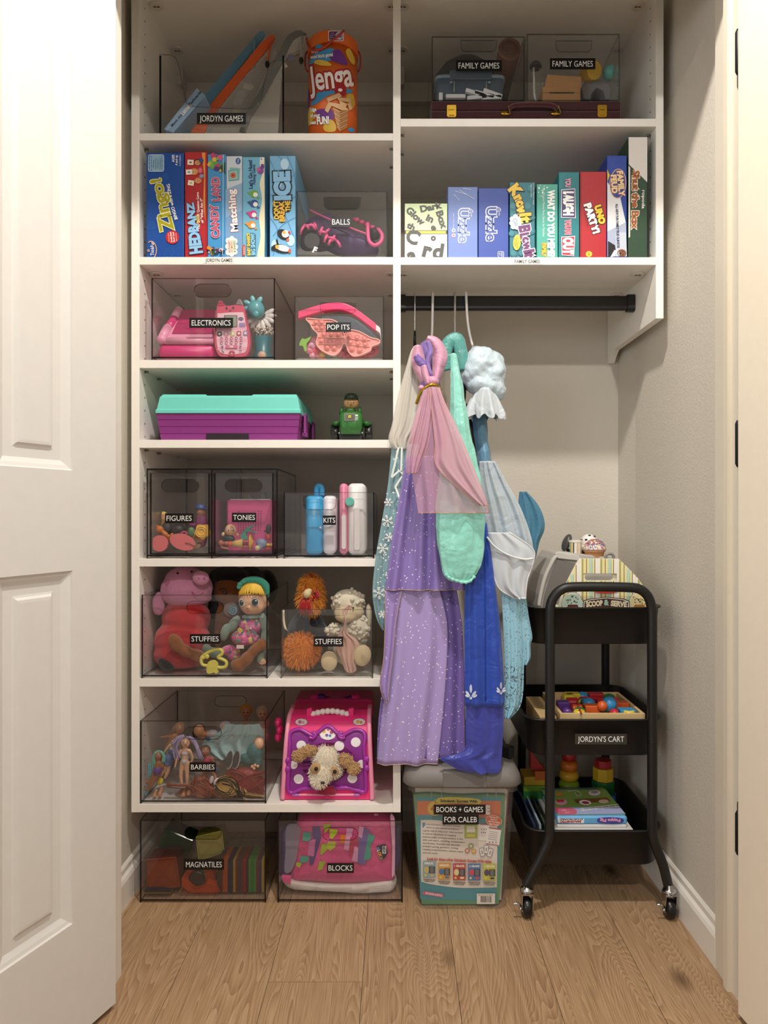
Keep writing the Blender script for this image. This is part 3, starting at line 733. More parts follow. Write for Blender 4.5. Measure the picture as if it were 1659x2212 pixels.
game_box('light periwinkle puzzle game box still in its plastic wrap', 967.6, 1031.8, 403.5, 555.5, '6d86c8', uzz(1002, 1017, 487.5, True), depth=0.2)
game_box('deep blue puzzle game box right of the lighter wrapped one', 1033.4, 1098.6, 406, 555.5, '2b4aa6', uzz(1061.5, 1077, 484, False), depth=0.2)
def b4(p):
    for (x, y, r) in ((1109, 446, 8), (1141, 446, 9), (1110, 430, 6), (1146, 408, 8), (1122, 405, 7), (1149, 470, 7), (1106, 505, 7), (1148, 500, 8), (1110, 548, 8), (1126, 548, 6), (1127, 499, 6), (1107, 466, 5)): p.disc(x, y, r, '20697a'); p.disc(x - r * .15, y - r * .2, r * .75, '2f8492')
    for (t, x, y, h, ro) in (('K', 1114, 413, 22, -52), ('n', 1121, 428, 19, -62), ('o', 1125.5, 441, 19, -70), ('w', 1128, 457, 19, -76)): p.text(t, x, y, h, 'f0c93c', ro, bold=0.07, out='14262a', ow=0.05)
    p.text('It', 1135, 472, 23, 'f0c93c', -84, w=22, bold=0.05, out='14262a', ow=0.05)
    for (x, y) in ((1106, 474), (1113, 469), (1119, 474), (1121, 483), (1116, 492), (1108, 491), (1105, 483)): p.disc(x, y, 5.4, 'eef2f4')
    p.rect(1107, 472, 1119, 492, 'eef2f4'); p.text('OR', 1113, 482, 9, '5a8ab0', -80, w=17)
    for (t, x, y, h, ro) in (('B', 1133, 497, 22, -80), ('L', 1133, 511, 18, -78), ('o', 1138, 520, 18, -78), ('w', 1139.5, 533, 17, -78), ('It', 1143, 550, 21, -80)): p.text(t, x, y, h, '71356f', ro, bold=0.06, out='f2eef4', ow=0.055)
    p.poly(disc(1116, 525, 8.2, 17, 4), 'eac83e'); p.text('The', 1119.6, 525, 2.4, '3a3020', -86, w=5); p.text('Trivia Game', 1116.4, 525, 3, '3a3020', -86, w=24); p.text('for Teams', 1112.4, 525, 2.6, '3a3020', -86, w=17)
    p.text('4 or More Players in Teams', 1152, 421, 2.6, 'e8f4f6', -90, w=46); p.text('Ages 12 to Adult', 1147, 414, 2.6, 'e8f4f6', -90, w=28)
game_box('teal bubble patterned trivia game box with yellow and purple letters', 1101, 1155.6, 393.5, 555.5, '2b7a8a', b4, depth=0.2)
def b5(p):
    p.text('WHAT DO YOU MEME?', 1190.4, 483, 13.5, 'ffffff', -90, w=145, bold=0.06); p.text('The Original Meme Party Game for Families', 1174.4, 458, 4.6, 'e8f6f2', -90, w=106)
    p.text('FAMILY', 1175.4, 540, 8.6, 'e6c23c', -90, w=30, bold=0.06, out='c8843a')
    q = random.Random(8)
    for i in range(12): p.disc(1162 + q.random() * 20, 400 + q.random() * 26, 0.6 + q.random() * 1.8, 'dff2ee')
game_box('seafoam green party game box with one tall white line of capitals', 1159.6, 1205, 397.5, 555.5, '4fae9f', b5, depth=0.22)
def b6(p):
    for i in range(11): p.line([(1208.5 + 4 * i + 1.2 * math.sin(k * 0.8 + i), 373 + k * 6) for k in range(31)], 0.8, '2f97a0')
    p.text('YOU', 1227, 395, 11, 'f0a8bc', -90, w=20, bold=0.04, out='3a3a66')
    p.poly([(1212, 410), (1242, 407.5), (1243.5, 472), (1211.5, 471)], 'e8e4ee'); p.poly([(1213.4, 411.4), (1240.8, 409.2), (1242, 470.4), (1213, 469.6)], '4a3a70'); p.text('LAUGH', 1227.5, 440, 19, 'ffffff', -90, w=52, bold=0.08)
    p.text("YOU'RE", 1226.4, 491, 11, 'e8607a', -90, w=33, bold=0.05, out='f4d0d8')
    p.poly([(1212, 512), (1242, 510), (1239.6, 554), (1213, 552)], 'f4e4e6'); p.poly([(1213.4, 513.4), (1240.4, 511.8), (1238.4, 552.6), (1214.4, 550.8)], 'd0344a'); p.text('OUT', 1227, 532, 19, 'ffffff', -90, w=37, bold=0.08)
game_box('dark teal party game box with purple and red title panels', 1207, 1251.4, 371.5, 555.5, '1f7f88', b6, depth=0.27)
def b7(p):
    p.line([(1256.4, 371), (1255, 554)], 1, '7e1018')
    p.text('UNO', 1296, 463.5, 12.5, 'f0cf3a', -74, w=42, bold=0.08, out='141008', ow=0.07); p.text('PARTY!', 1278.5, 472, 14, 'ffffff', -72, w=68, bold=0.07, out='1a0a0a', ow=0.06)
    p.line([(1262, 459), (1270, 491)], 0.9, '5a0c14'); p.disc(1272, 549, 7, 'ecc93c', 6.4); p.text('16', 1272, 549, 4.4, '2a2410', -80, w=6)
game_box('plain red party card game box with small yellow and white title', 1253.2, 1310, 370.5, 555.5, 'b4202b', b7, depth=0.2)
def b8(p):
    p.poly([(1311.6, 392), (1325, 415), (1340, 428), (1351, 478), (1352, 500), (1312, 500)], 'e4e6ea'); p.poly([(1312, 500), (1352, 480), (1354, 554), (1312, 554)], 'aab4cc'); p.poly([(1330, 502), (1352, 502), (1354, 554), (1330, 554)], 'c4cbdb')
    p.poly([(1311.6, 366), (1317, 379), (1311.8, 393)], 'e8c83a')
    p.poly(disc(1334.5, 397, 18, 32.5, 3), 'c8d4e8'); p.poly(disc(1334.5, 397, 17, 31.5, 3), 'b0622e'); p.poly(disc(1334.5, 397, 15.4, 29.6, 3), '2246a0')
    p.text('FAMILY', 1341, 397, 11.5, 'f2d9a8', -85, w=55, bold=0.05, out='b05a28'); p.text('FEUD', 1326.4, 398, 11, 'f2d9a8', -86, w=40, bold=0.05, out='b05a28')
    p.text('ALL-NEW FUN FAMILY FEUD SURVEYS!', 1333.6, 488, 5.4, '1c2450', -88, w=95, bold=0.02)
    p.poly([(1313, 521), (1328, 530), (1331, 548), (1313, 556)], '17171c'); p.poly([(1327, 540), (1333, 543), (1328, 554), (1318, 556)], 'e8e6ea'); p.poly(disc(1343, 547, 9.5, 8, 10), '7e5038'); p.disc(1338, 548, 3.6, '2a1814', 2.6); p.line([(1336.6, 545), (1336, 548), (1337.5, 551.5)], 1.6, 'efe8e0'); p.disc(1344.5, 543, 1.1, '20140f'); p.disc(1344.5, 551, 1.1, '20140f')
game_box('tall blue survey quiz game box with an oval logo and a suited man', 1311.4, 1354, 335.8, 555.5, '2442a0', b8, depth=0.27)
def b9(p):
    p.poly([(1357.8, 296.5), (1398, 296.5), (1398, 394), (1378, 374), (1358, 355)], 'e2ddd8'); p.poly([(1357.6, 358), (1361, 362), (1361, 512), (1357.6, 514)], 'e4e0da')
    p.text('Shut the Box', 1372.6, 432, 14, 'a5602f', -91, w=127, bold=0.05, out='f4ece0', ow=0.05); p.text('ropoda', 1390, 431, 6.4, 'eef0ea', -91, w=40, bold=0.02)
game_box('tallest game box, dark green with white corner, beside the right panel', 1357.4, 1398, 295.5, 555.5, '2c4833', b9, depth=0.27)

# ------------------------------------------------------------------ clear bin with balls tag and the glove
bb = acrylic_bin('clear bin on the left game shelf holding a purple baseball glove', 640, 837, 413, sz(555) + 0.0004, 1.7215, 0.26, (739, 439, 80, 25, 'trap'), ('BALLS', 715, 468, 758, 491), 'clear')
inside(bb); GY = 1.80
gl = thing('baseball_glove', 'purple and black baseball glove with pink laces in clear bin', 'baseball glove', P(740, 552, GY))
g = G(mt('4d3a63', 0.6)); g.sm = True
for (x, y, rx, ry, ro, d) in ((735, 520, 68, 30, 22, .05), (690, 505, 36, 38, 20, .045), (780, 535, 40, 24, 15, .05), (710, 495, 34, 30, 30, .05)):
    k = GY / FP; g.ell(P(x, y, GY), (rx * k, d, ry * k), ro)
g.build('shell', gl, mods=[('remesh', 0.004)])
g = G(mt('221c28', 0.6)); g.sm = True
k = GY / FP
for (x, y, rx, ry, ro, yy) in ((676, 530, 24, 22, 0, -.035), (668, 512, 14, 30, 25, -.02), (700, 530, 30, 16, 25, -.035), (810, 515, 13, 13, 0, -.03), (668, 540, 18, 11, 0, -.03)): g.ell(P(x, y, GY) + Vector((0, yy, 0)), (rx * k, .02, ry * k), ro)
g.build('palm', gl, mods=[('remesh', 0.004)])
g = G(mt('181418', 0.5)); g.lathe([(0.001, 0), (0.019, 0), (0.021, 0.004), (0.021, 0.01)], P(680, 540, GY) + Vector((0, -0.062, 0)), 'y', 24); pe = g.build('emblem', gl)
Print(flat(GY - 0.0625)).text('F', 680.5, 540, 12, 'e8e6e8', -24, bold=0.05).build(pe, 'lettering')
PK = mt('e0558c', 0.55)
g = G(PK); g.sm = True
def pt(x, y, o): return P(x, y, GY) + Vector((0, o, 0))
g.tube(spline([tuple(pt(*q)) for q in ((674, 470, -.045), (690, 480, -.052), (735, 502, -.058), (795, 525, -.058))], 5), 0.0022, 6)
g.build('piping', gl)
for a, b in (((655, 527), (665, 507)), ((668, 507), (674, 516)), ((678, 505), (688, 517)), ((690, 516), (685, 503)), ((702, 512), (697, 528)), ((708, 526), (716, 516)), ((712, 528), (706, 543)), ((722, 536), (714, 548)), ((728, 529), (722, 541)), ((732, 540), (740, 553)), ((664, 510), (690, 508)), ((694, 522), (712, 524)), ((712, 533), (730, 538))):
    g = G(PK); g.sm = True; g.tube([pt(a[0], a[1], -.061), pt((a[0] + b[0]) / 2, (a[1] + b[1]) / 2, -.066), pt(b[0], b[1], -.061)], 0.0034, 6); g.build('lace', gl)
g = G(PK); g.sm = True; g.tube(spline([tuple(pt(*q)) for q in ((796, 500, -.052), (797, 525, -.06), (800, 542, -.062), (812, 549, -.06), (824, 540, -.056), (826, 524, -.05), (818, 510, -.045))], 5), 0.0046, 8); g.build('wrist_strap', gl)
for i in range(5):
    g = G(PK); g.sm = True; x = 766 + i * 11; y = 485 + i * 5.4; g.tube([pt(x, y, -.03), pt(x + 9, y + 5, -.045)], 0.005, 6); g.build('lace', gl)

inside(None)
# ------------------------------------------------------------------ top left shelf
zA = sz(287.5) + 0.0004
Y0 = 1.729
pts_cut = [(344.5, 117), (366, 118.5), (378, 124), (386, 142), (393, 178), (400, 214), (414, 229), (470, 233), (540, 235), (556, 227), (565, 212), (571, 178), (583, 140), (596, 130.5), (613, 130)]
ob = thing('open_front_bin', 'clear scooped front bin with leaning zip pouches on the top left shelf', 'storage bin', P(479, 287, Y0 + 0.15))
cut = pts_cut[:1] + spline(pts_cut[1:-1], 3) + pts_cut[-1:]
G(CLEAR).slab([(344.5, 287)] + cut + [(613, 287)], Y0, Y0 + 0.003).build('front_panel', ob)
g = G(LIP); g.sm = True; g.tube([P(a, b, Y0) for a, b in cut], 0.0013, 6); g.build('front_rim', ob)
xa, xb = P(344.5, 0, Y0).x, P(613, 0, Y0).x; zt = P(0, 121, Y0).z
for x0 in (xa, xb - 0.003):
    g = G(CLEAR); g.box(x0, x0 + 0.003, Y0 + 0.0035, Y0 + 0.30, zA + 0.004, zt - 0.002); g.m(SMOKE_E); g.box(x0 - 0.0004, x0 + 0.0034, Y0 - 0.0002, Y0 + 0.0035, zA, zt + 0.0015); g.build('side_panel', ob)
G(CLEAR).box(xa, xb, Y0 + 0.297, Y0 + 0.30, zA + 0.004, zt).build('back_panel', ob)
G(CLEAR).box(xa, xb, Y0 + 0.0005, Y0 + 0.30, zA, zA + 0.0035).build('base_panel', ob)
nametag(ob, 'JORDYN GAMES', 425.5, 244, 531, 268.5, Y0 - 0.0003)

# flashcards, leaning
fc = thing('flashcard_box', 'slim light blue flashcard box leaning at left in the scooped bin', 'flashcards', P(395, 285, 1.77))
q = [(354, 279), (425, 190), (444, 206.5), (374, 287)]
G(mt('8fb4d6', 0.45)).slab(q, 1.747, 1.87).build('carton', fc, mods=[('bevel', 0.001)])
pr = Print(1.747); pr.poly([(358, 280.5), (362, 283), (434, 198), (430, 195)], 'a6c6e4')
pr.text('Meet the', 381, 259.5, 6, '20304c', 50, w=34, bold=0.02); pr.text('Letters', 402, 236, 9, 'f0f2f8', 50, w=30, bold=0.05, out='5a4a6a', ow=0.04); pr.text('flashcards', 421, 212, 6, '20304c', 50, w=38, bold=0.02); pr.line([(399, 262), (434, 221)], 1.1, '2c4a70'); pr.build(fc)

def mesh_mat(col, scale, name):
    m = bpy.data.materials.new(name); m.use_nodes = True; nt = m.node_tree; N = nt.nodes; L = nt.links; b = N['Principled BSDF']
    b.inputs['Base Color'].default_value = lin(col); b.inputs['Roughness'].default_value = 0.6
    tc = N.new('ShaderNodeTexCoord'); mp = N.new('ShaderNodeMapping'); mp.inputs['Rotation'].default_value = (0, math.radians(-48), 0); L.new(tc.outputs['Object'], mp.inputs[0])
    sx = N.new('ShaderNodeSeparateXYZ'); L.new(mp.outputs[0], sx.inputs[0]); res = []
    for ax in ('X', 'Z'):
        a = N.new('ShaderNodeMath'); a.operation = 'MULTIPLY'; a.inputs[1].default_value = scale; L.new(sx.outputs[ax], a.inputs[0])
        f = N.new('ShaderNodeMath'); f.operation = 'FRACT'; L.new(a.outputs[0], f.inputs[0])
        g_ = N.new('ShaderNodeMath'); g_.operation = 'LESS_THAN'; g_.inputs[1].default_value = 0.17; L.new(f.outputs[0], g_.inputs[0]); res.append(g_)
    mx = N.new('ShaderNodeMath'); mx.operation = 'MAXIMUM'; L.new(res[0].outputs[0], mx.inputs[0]); L.new(res[1].outputs[0], mx.inputs[1])
    tr = N.new('ShaderNodeBsdfTransparent'); ms = N.new('ShaderNodeMixShader'); L.new(mx.outputs[0], ms.inputs[0]); L.new(tr.outputs[0], ms.inputs[1]); L.new(b.outputs[0], ms.inputs[2])
    L.new(ms.outputs[0], N['Material Output'].inputs[0]); return m
NET = mesh_mat('d4d2cc', 330, 'white_mesh_net')
def pouch(label, band_pts, body, Yp, col, pull, cord):
    t = thing('zip_pouch', label, 'pouch', (P(body[0][0], 0, Yp).x, Yp, zA + 0.004), 'zip pouches in the scooped bin')
    G(NET).slab(body, Yp + 0.003, Yp + 0.005, Yp).build('mesh_body', t)
    g = G(mt({'6ba3c4': '77808a', 'e0642e': '8a8478'}.get(col, 'a8a08c'), 0.7)); pt_ = [(sum(q[0] for q in body) / len(body) + (a - sum(q[0] for q in body) / len(body)) * 0.8, sum(q[1] for q in body) / len(body) + (b - sum(q[1] for q in body) / len(body)) * 0.8) for a, b in body]
    g.slab(pt_, Yp + 0.008, Yp + 0.012, Yp).build('inner_cards', t)
    q = random.Random(len(label) + int(Yp * 1000)); mx = sum(a for a, b in body) / len(body); my = sum(b for a, b in body) / len(body)
    for i, c in enumerate(('c8bc78', 'b0a4b8', '8fa0a8', 'd8d2c4', '7c7a8c')):
        x, y = mx - 16 + 9 * i + q.uniform(-8, 8), my + 34 - 17 * i + q.uniform(-6, 6); G(mt(c, 0.6)).slab(disc(x, y, 13, 9, -50 + 20 * i, 5), Yp + 0.0055, Yp + 0.0075, Yp).build('card', t)
    G(mt(col, 0.5)).slab(band_pts, Yp, Yp + 0.006).build('zipper_band', t, mods=[('bevel', 0.0012)])
    (x0, y0), (x1, y1) = pull
    g = G(mt(cord, 0.5)); g.sm = True; g.tube([P(x0, y0, Yp) - Vector((0, .003, 0)), P((x0 + x1) / 2, (y0 + y1) / 2, Yp) - Vector((0, .005, 0)), P(x1, y1, Yp) - Vector((0, .004, 0))], 0.0026, 6); zp = g.build('zipper_pull', t)
    g = G(mt('141414', 0.4)); g.sm = True; g.ell(P(x1, y1 + 5, Yp) - Vector((0, .004, 0)), (0.0058, 0.004, 0.0095)); g.build('tip', zp)
pouch('mesh zip pouch with light blue band, left of the three pouches', [(366, 287), (468, 176), (552, 76), (560, 68), (569, 67), (572, 74), (566, 84), (480, 194), (402, 287)], [(402, 287), (480, 194), (566, 84), (580, 120), (470, 287)], 1.835, '6ba3c4', ((551, 84), (549, 138)), '8ab8d0')
pouch('mesh zip pouch with orange band, middle of the three pouches', [(412, 287), (416, 272), (470, 206), (560, 96), (580, 78), (590, 73), (594, 80), (588, 94), (520, 172), (452, 258), (442, 287)], [(442, 287), (452, 258), (520, 172), (588, 94), (598, 112), (520, 287)], 1.80, 'e0642e', ((587, 92), (578, 136)), 'e0642e')
gb = spline([(655, 69, 0), (640, 72, 0), (624, 84, 0), (612, 108, 0), (602, 132, 0), (580, 172, 0), (556, 216, 0), (534, 252, 0), (522, 287, 0)], 4)
band = [(a - 5, b - 4) for a, b, _ in gb] + [(a + 7, b + 4) for a, b, _ in gb[::-1]]
band = [(a, min(b, 287)) for a, b in band]
pouch('mesh zip pouch with grey band, right of the three pouches', band, [(a + 3, min(b, 286)) for a, b, _ in gb] + [(600, 287), (605, 210), (609, 138), (622, 116), (656, 100)], 1.772, '6f716f', ((653, 80), (651, 128)), '9a9a94')

# orange block tower game tub
cxp, Yc, cr = 719, 1.787, 0.0622
ct = thing('game_tub', 'tall orange cardboard tub with white bubble lettering and rope handle', 'board game', (P(cxp, 0, Yc).x, Yc, zA))
ztop = P(0, 64, Yc - cr).z; zlid = P(0, 91, Yc - cr).z; xc = P(cxp, 0, Yc).x
ORG_ = mt('d9641c', 0.4)
g = G(ORG_); g.sm = True; g.lathe([(cr - 0.001, zA), (cr - 0.001, zlid)], (xc, Yc, 0), 'z', 48); g.build('body', ct)
g = G(mt('de6a1e', 0.4)); g.lathe([(cr + 0.0012, zlid), (cr + 0.0012, ztop - 0.002), (cr - 0.001, ztop), (0.002, ztop)], (xc, Yc, 0), 'z', 48); g.sm = True; lidp = g.build('lid', ct)
def cylmap(rr):
    def f(a, b, d):
        u = max(-0.995, min(0.995, (a - cxp) / 53.6)); th = math.asin(u); Y = Yc - rr * math.cos(th)
        return Vector((xc + (rr + d) * math.sin(th), Yc - (rr + d) * math.cos(th), P(a, b, Y).z))
    return f
pr = Print(cylmap(cr - 0.0008)); pr.sub = (0, 5)
pr.poly(spline([(671, 137), (680, 120), (700, 110), (722, 104), (730, 118), (724, 130), (704, 132), (690, 128), (678, 138)], 4, True), '3f93c8')
pr.poly(spline([(686, 100), (694, 95), (702, 101), (698, 108), (688, 108)], 3, True), '3f93c8')
pr.poly(spline([(722, 112), (736, 107), (748, 122), (754, 140), (738, 138), (718, 128)], 4, True), '6a3588')
pr.poly(spline([(682, 136), (692, 129), (714, 134), (720, 142), (700, 142)], 3, True), 'd9b23e')
pr.poly(spline([(750, 112), (758, 105), (768, 128), (766, 140), (758, 132)], 3, True), 'd9b23e')
pr.poly(spline([(676, 226), (680, 208), (704, 196), (740, 190), (762, 194), (758, 202), (720, 204), (692, 222), (680, 228)], 4, True), '3f93c8')
pr.poly(spline([(668, 190), (672, 212), (670, 234), (666, 230)], 3, True), '6a3588')
pr.poly(spline([(690, 238), (720, 236), (726, 256), (714, 262), (692, 250)], 3, True), '6a3588')
pr.poly(spline([(668, 238), (676, 232), (682, 252), (674, 270), (667, 268)], 3, True), 'd9b23e'); pr.poly(spline([(704, 272), (718, 258), (730, 270), (728, 284), (708, 284)], 3, True), 'd9b23e'); pr.poly(spline([(752, 206), (764, 204), (768, 226), (760, 236), (752, 222)], 3, True), 'd9b23e')
pr.poly(spline([(754, 282), (758, 276), (766, 278), (766, 286)], 3, True), '3f93c8')
pr.text('wood block game!', 699, 121, 7.6, 'f4f2ee', 7, w=50, bold=0.03, out='22486e', ow=0.04); pr.text('The original', 684, 112, 4.6, 'f4f2ee', 8, w=16, bold=0.03)
pr.text('Jenga', 716.5, 166, 50, 'f3efec', 7, w=93, bold=0.02, out='a5202a', ow=0.055)
pr.text('Edge', 681.5, 237, 8, 'f4f2ee', 6, w=14, bold=0.04, out='3a2418', ow=0.03); pr.text('of your', 685.6, 250, 7.4, 'f4f2ee', 6, w=23, bold=0.04, out='3a2418', ow=0.03); pr.text('seat', 681, 265, 7.4, 'f4f2ee', 4, w=14, bold=0.04, out='3a2418', ow=0.03); pr.text('FUN!', 703, 261, 15, 'f4f2ee', 4, w=26, bold=0.05, out='3a2418', ow=0.03)
WD = ['d3a877', 'c2925f', 'b08050']
for i in range(9):
    y = 233 + i * 5; pr.poly([(724 + i, y), (738, y + 8), (738, y + 12), (724 + i, y + 4)], WD[i % 2]); pr.poly([(738, y + 8), (754 - i * 0.3, y), (754 - i * 0.3, y + 4), (738, y + 12)], WD[(i + 1) % 2 + 1])
for pts in ([(711, 214), (736, 202), (742, 210), (714, 222)], [(707, 240), (715, 222), (724, 224), (714, 246)], [(716, 222), (744, 228), (756, 240), (742, 240), (720, 230)], [(732, 212), (758, 214), (760, 224), (734, 218)], [(736, 218), (752, 226), (748, 234), (738, 230)], [(752, 226), (758, 222), (762, 236), (756, 240)]): pr.poly(pts, 'dcb384')
pr.build(ct)
pr = Print(cylmap(cr + 0.0014)); pr.sub = (0, 5); pr.rect(714.6, 66.5, 745.5, 89, 'ece4ec', 3); pr.rect(716, 68, 744, 87.5, '5f2a66', 3); pr.poly(disc(737, 77.5, 8, 9), 'cfc8d8'); pr.text('hub', 738, 78, 6, '5a4a6a', 0, w=9, bold=0.03)
for i, (q_, ww) in enumerate((('Your', 7), ('New TV', 11), ('Network', 12), ('hubworld', 15))): pr.text(q_, 722 + ww * 0.15, 72 + 4.4 * i, 2.6, 'e8dcec', 0, w=ww)
pr.build(lidp)
m = cylmap(cr + 0.004)
g = G(mt('b03a2a', 0.6)); g.sm = True; g.tube([m(a, b, 0) for a, b in spline([(667, 82), (670, 96), (680, 107), (694, 108), (708, 101), (722, 88), (736, 76), (745, 66)], 4)], 0.0026, 6); g.build('rope_handle', ct)
for sx in (-1, 1):
    g = G(mt('b03a2a', 0.6)); g.sm = True; g.tube(spline([(xc + sx * (cr + 0.001), Yc, P(0, 110, Yc).z), (xc + sx * (cr + 0.007), Yc, P(0, 120, Yc).z), (xc + sx * (cr + 0.007), Yc, P(0, 145, Yc).z), (xc + sx * (cr + 0.001), Yc, P(0, 155, Yc).z)], 4), 0.0024, 6); g.build('rope_loop', ct)

# ------------------------------------------------------------------ top right shelf
zB = sz(256) + 0.0004; YC = 1.7265; zC = P(0, 217.5, YC).z
bc = thing('game_case', 'burgundy velvet briefcase game set lying under two clear bins', 'case', P(1136, 256, YC + 0.15))
VEL = mt('3a0d15', 0.85, 'plush')
xa, xb = P(931, 0, YC).x, P(1342, 0, YC).x
zm = zB + (zC - zB) * 0.52
G(VEL).rbox(xa, xb, YC, YC + 0.30, zB, zm - 0.0006, 0.004).build('base', bc); G(VEL).rbox(xa, xb, YC, YC + 0.30, zm + 0.0006, zC - 0.0003, 0.004).build('lid', bc)
GOLD = mt('c9a23c', 0.28, metal=1)
for x in (975.5, 1301):
    g = G(GOLD); g.slab(rrect(x, 239, 20, 25, 2), YC - 0.003, YC); g.slab(rrect(x, 250, 19, 6, 2.8), YC - 0.002, YC); g.slab(rrect(x, 232, 12, 9, 1), YC - 0.006, YC - 0.003); g.slab(rrect(x, 243, 12, 10, 1), YC - 0.0055, YC - 0.003); g.build('latch', bc)
g = G(mt('4a1018', 0.8, 'plush')); g.sm = True; g.tube([P(a, b, YC) - Vector((0, 0.012, 0)) for a, b in spline([(1099, 241), (1110, 234), (1150, 232.5), (1188, 234), (1202, 242)], 4)], 0.0075, 8, flat=0.6); hd_ = g.build('handle', bc)
for (x, s_) in ((1091, -1), (1199, 1)):
    g = G(GOLD); g.sm = True; g.slab(disc(x - 2 * s_ * 0, 244, 9, 4.5), YC - 0.004, YC); g.tube([P(a, b, YC) - Vector((0, 0.008, 0)) for a, b in spline([(x - 3, 247), (x + 5, 251), (x + 10, 247), (x + 7, 238), (x + 6, 232)], 3)], 0.0012, 6); g.build('handle_ring', hd_)
YD = 1.7365
bcl = acrylic_bin('clear bin with black round case and clamp tub on the burgundy case', 932.5, 1133.5, 79, zC, YD, 0.27, (1034, 99, 78, 24, 'trap'), ('FAMILY GAMES', 985, 130, 1084, 154), 'clear', 'clear bins on the burgundy case')
bcr = acrylic_bin('clear bin with wooden boxes and yellow cap on the burgundy case', 1138, 1339, 73.5, zC, YD, 0.27, (1239.5, 100, 78, 24, 'trap'), ('FAMILY GAMES', 1188, 126, 1286, 150), 'clear', 'clear bins on the burgundy case')
def px(n, Y=1.8): return n * Y / FP
zc = zC + 0.0085
inside(bcl)
c = P(1008, 168, 1.885); g = G(mt('0f0f12', 0.5)); g.sm = True; zt0_ = P(0, 112, 1.87).z
g.ell((c.x, 1.885, (zt0_ + zc) / 2), (px(76, 1.885), 0.045, (zt0_ - zc) / 2)); ob_ = g.build('round_case', None, 'black zippered round case at the back of the left clear bin', 'case')
# clamp tub
tb = thing('clamp_tub', 'slate blue plastic tub with clamp lid in front of the black round case', 'tub', (P(1015, 0, 1.79).x, 1.79, zc))
SL = mt('4c5f70', 0.35)
zt1 = P(0, 168, 1.757).z
def tubring(i, z, y0=1.757, y1=1.83): 
    x0, x1 = P(942, 0, 1.757).x + i, P(1090, 0, 1.757).x - i
    return [(a, b, z) for a, b in rrect((x0 + x1) / 2, (y0 + y1) / 2, x1 - x0, y1 - y0 - 2 * i, 0.016)]
g = G(SL); g.sm = True; g.loft([tubring(0.008, zc), tubring(0.004, zc + 0.003), tubring(0.0, zt1)], True, True); g.build('body', tb)
g = G(mt('6d8292', 0.35)); g.sm = True; g.loft([tubring(-0.003, zt1), tubring(-0.003, zt1 + 0.006), tubring(0.004, zt1 + 0.011), tubring(0.02, zt1 + 0.012)], True, True); g.build('lid', tb)
g = G(mt('3c4e60', 0.35)); z1 = P(0, 149, 1.75).z; g.loft([[(a, 1.748, b), (a, 1.756, b)] if 0 else [(P(972, 0, 1.75).x, 1.752, b), (P(1063, 0, 1.75).x, 1.752, b), (P(1063, 0, 1.75).x, 1.78, b), (P(972, 0, 1.75).x, 1.78, b)] for b in (P(0, 170, 1.75).z, z1)], True, True); cl = g.build('clamp', tb, mods=[('bevel', 0.002)])
for x in (981, 1051):
    g = G(mt('8a9aa6', 0.3)); g.sm = True; g.tube([P(x, 176, 1.753), P(x, 198, 1.753)], 0.0016, 6); g.ell(P(x - 6 if x < 1000 else x + 6, 178, 1.753), (0.004, 0.003, 0.003)); g.build('hinge_pin', cl)
DOM = mt('dfe4e8', 0.3)
DL = ['standing on end at far left', 'lying flat at left', 'lying flat in the middle', 'lying flat at right', 'tilted upper middle', 'tilted at upper right', 'tilted lower middle']
for i, (x, y, ro) in enumerate(((952, 211, 90), (984, 209.5, 0), (1030, 211.5, -6), (1062, 212, -3), (1026, 202, 17), (1064, 203, 20), (1046, 205, 14))):
    c = P(x, y, 1.747); q = math.radians(ro); g = G(DOM); w_, h_ = (0.024, 0.0045); pts = [(c.x + a * math.cos(q) + b * math.sin(q), c.z - a * math.sin(q) + b * math.cos(q)) for a, b in rrect(0, 0, 2 * w_ * (0.42 if ro == 90 else 1), 2 * h_, 0.002)]
    zlow = min(p_[1] for p_ in pts); dz = max(0, zc - zlow) if i < 4 else 0
    g.prism(pts, lambda a, b: (a, 1.7425, b + dz), lambda a, b: (a, 1.752, b + dz)); g.build('domino', None, 'white domino tile ' + DL[i] + ' of the loose pile', 'domino', 'loose white dominoes')
# rolled mat
rm = thing('rolled_mat', 'rolled brown leather mat, its round end facing out above the clamp tub', 'mat', P(1101, 130, 1.88))
a0 = P(1101, 106, 1.775); a1_ = Vector((a0.x, 1.985, a0.z - 0.006)); ax = (a1_ - a0).normalized()
g = G(mt('5a3320', 0.6)); g.sm = True; g.cyl(a0, a1_, px(23.5, 1.77), None, 28); g.build('outer_wrap', rm, smooth=True)
for i, (r_, c_) in enumerate(((24.4, '8a5a38'), (20.5, '7a4a2c'), (17, '5a3018'))):
    g = G(mt(c_, 0.6)); g.sm = True; u = ax.orthogonal().normalized(); w_ = ax.cross(u)
    ring = [a0 - ax * 0.001 + (u * math.cos(t * PI / 12) + w_ * math.sin(t * PI / 12)) * px(r_, 1.77) for t in range(26)]; g.tube(ring, 0.0011, 5); g.build('wrap_edge', rm)
g = G(mt('4a2412', 0.6)); g.cyl(a0 - ax * 0.0015, a0 + ax * 0.03, px(12, 1.77), None, 24); g.build('core', rm, smooth=False)
inside(bcr)
tt = thing('clear_tube', 'clear tube with black cap and white straw at left in the right clear bin', 'tube', (P(1157, 0, 1.79).x, 1.79, zc))
x = P(1157, 0, 1.79).x; rt = px(12, 1.79); zq = P(0, 142, 1.78).z
g = G(CLEAR); g.sm = True; g.lathe([(rt, zc), (rt, zq)], (x, 1.79, 0), 'z', 24); g.build('tube', tt)
g = G(mt('141414', 0.4)); g.lathe([(rt + .0012, zq), (rt + .0012, zq + 0.006), (rt * 0.8, zq + 0.013), (0.001, zq + 0.014)], (x, 1.79, 0), 'z', 24); g.sm = True; g.build('cap', tt)
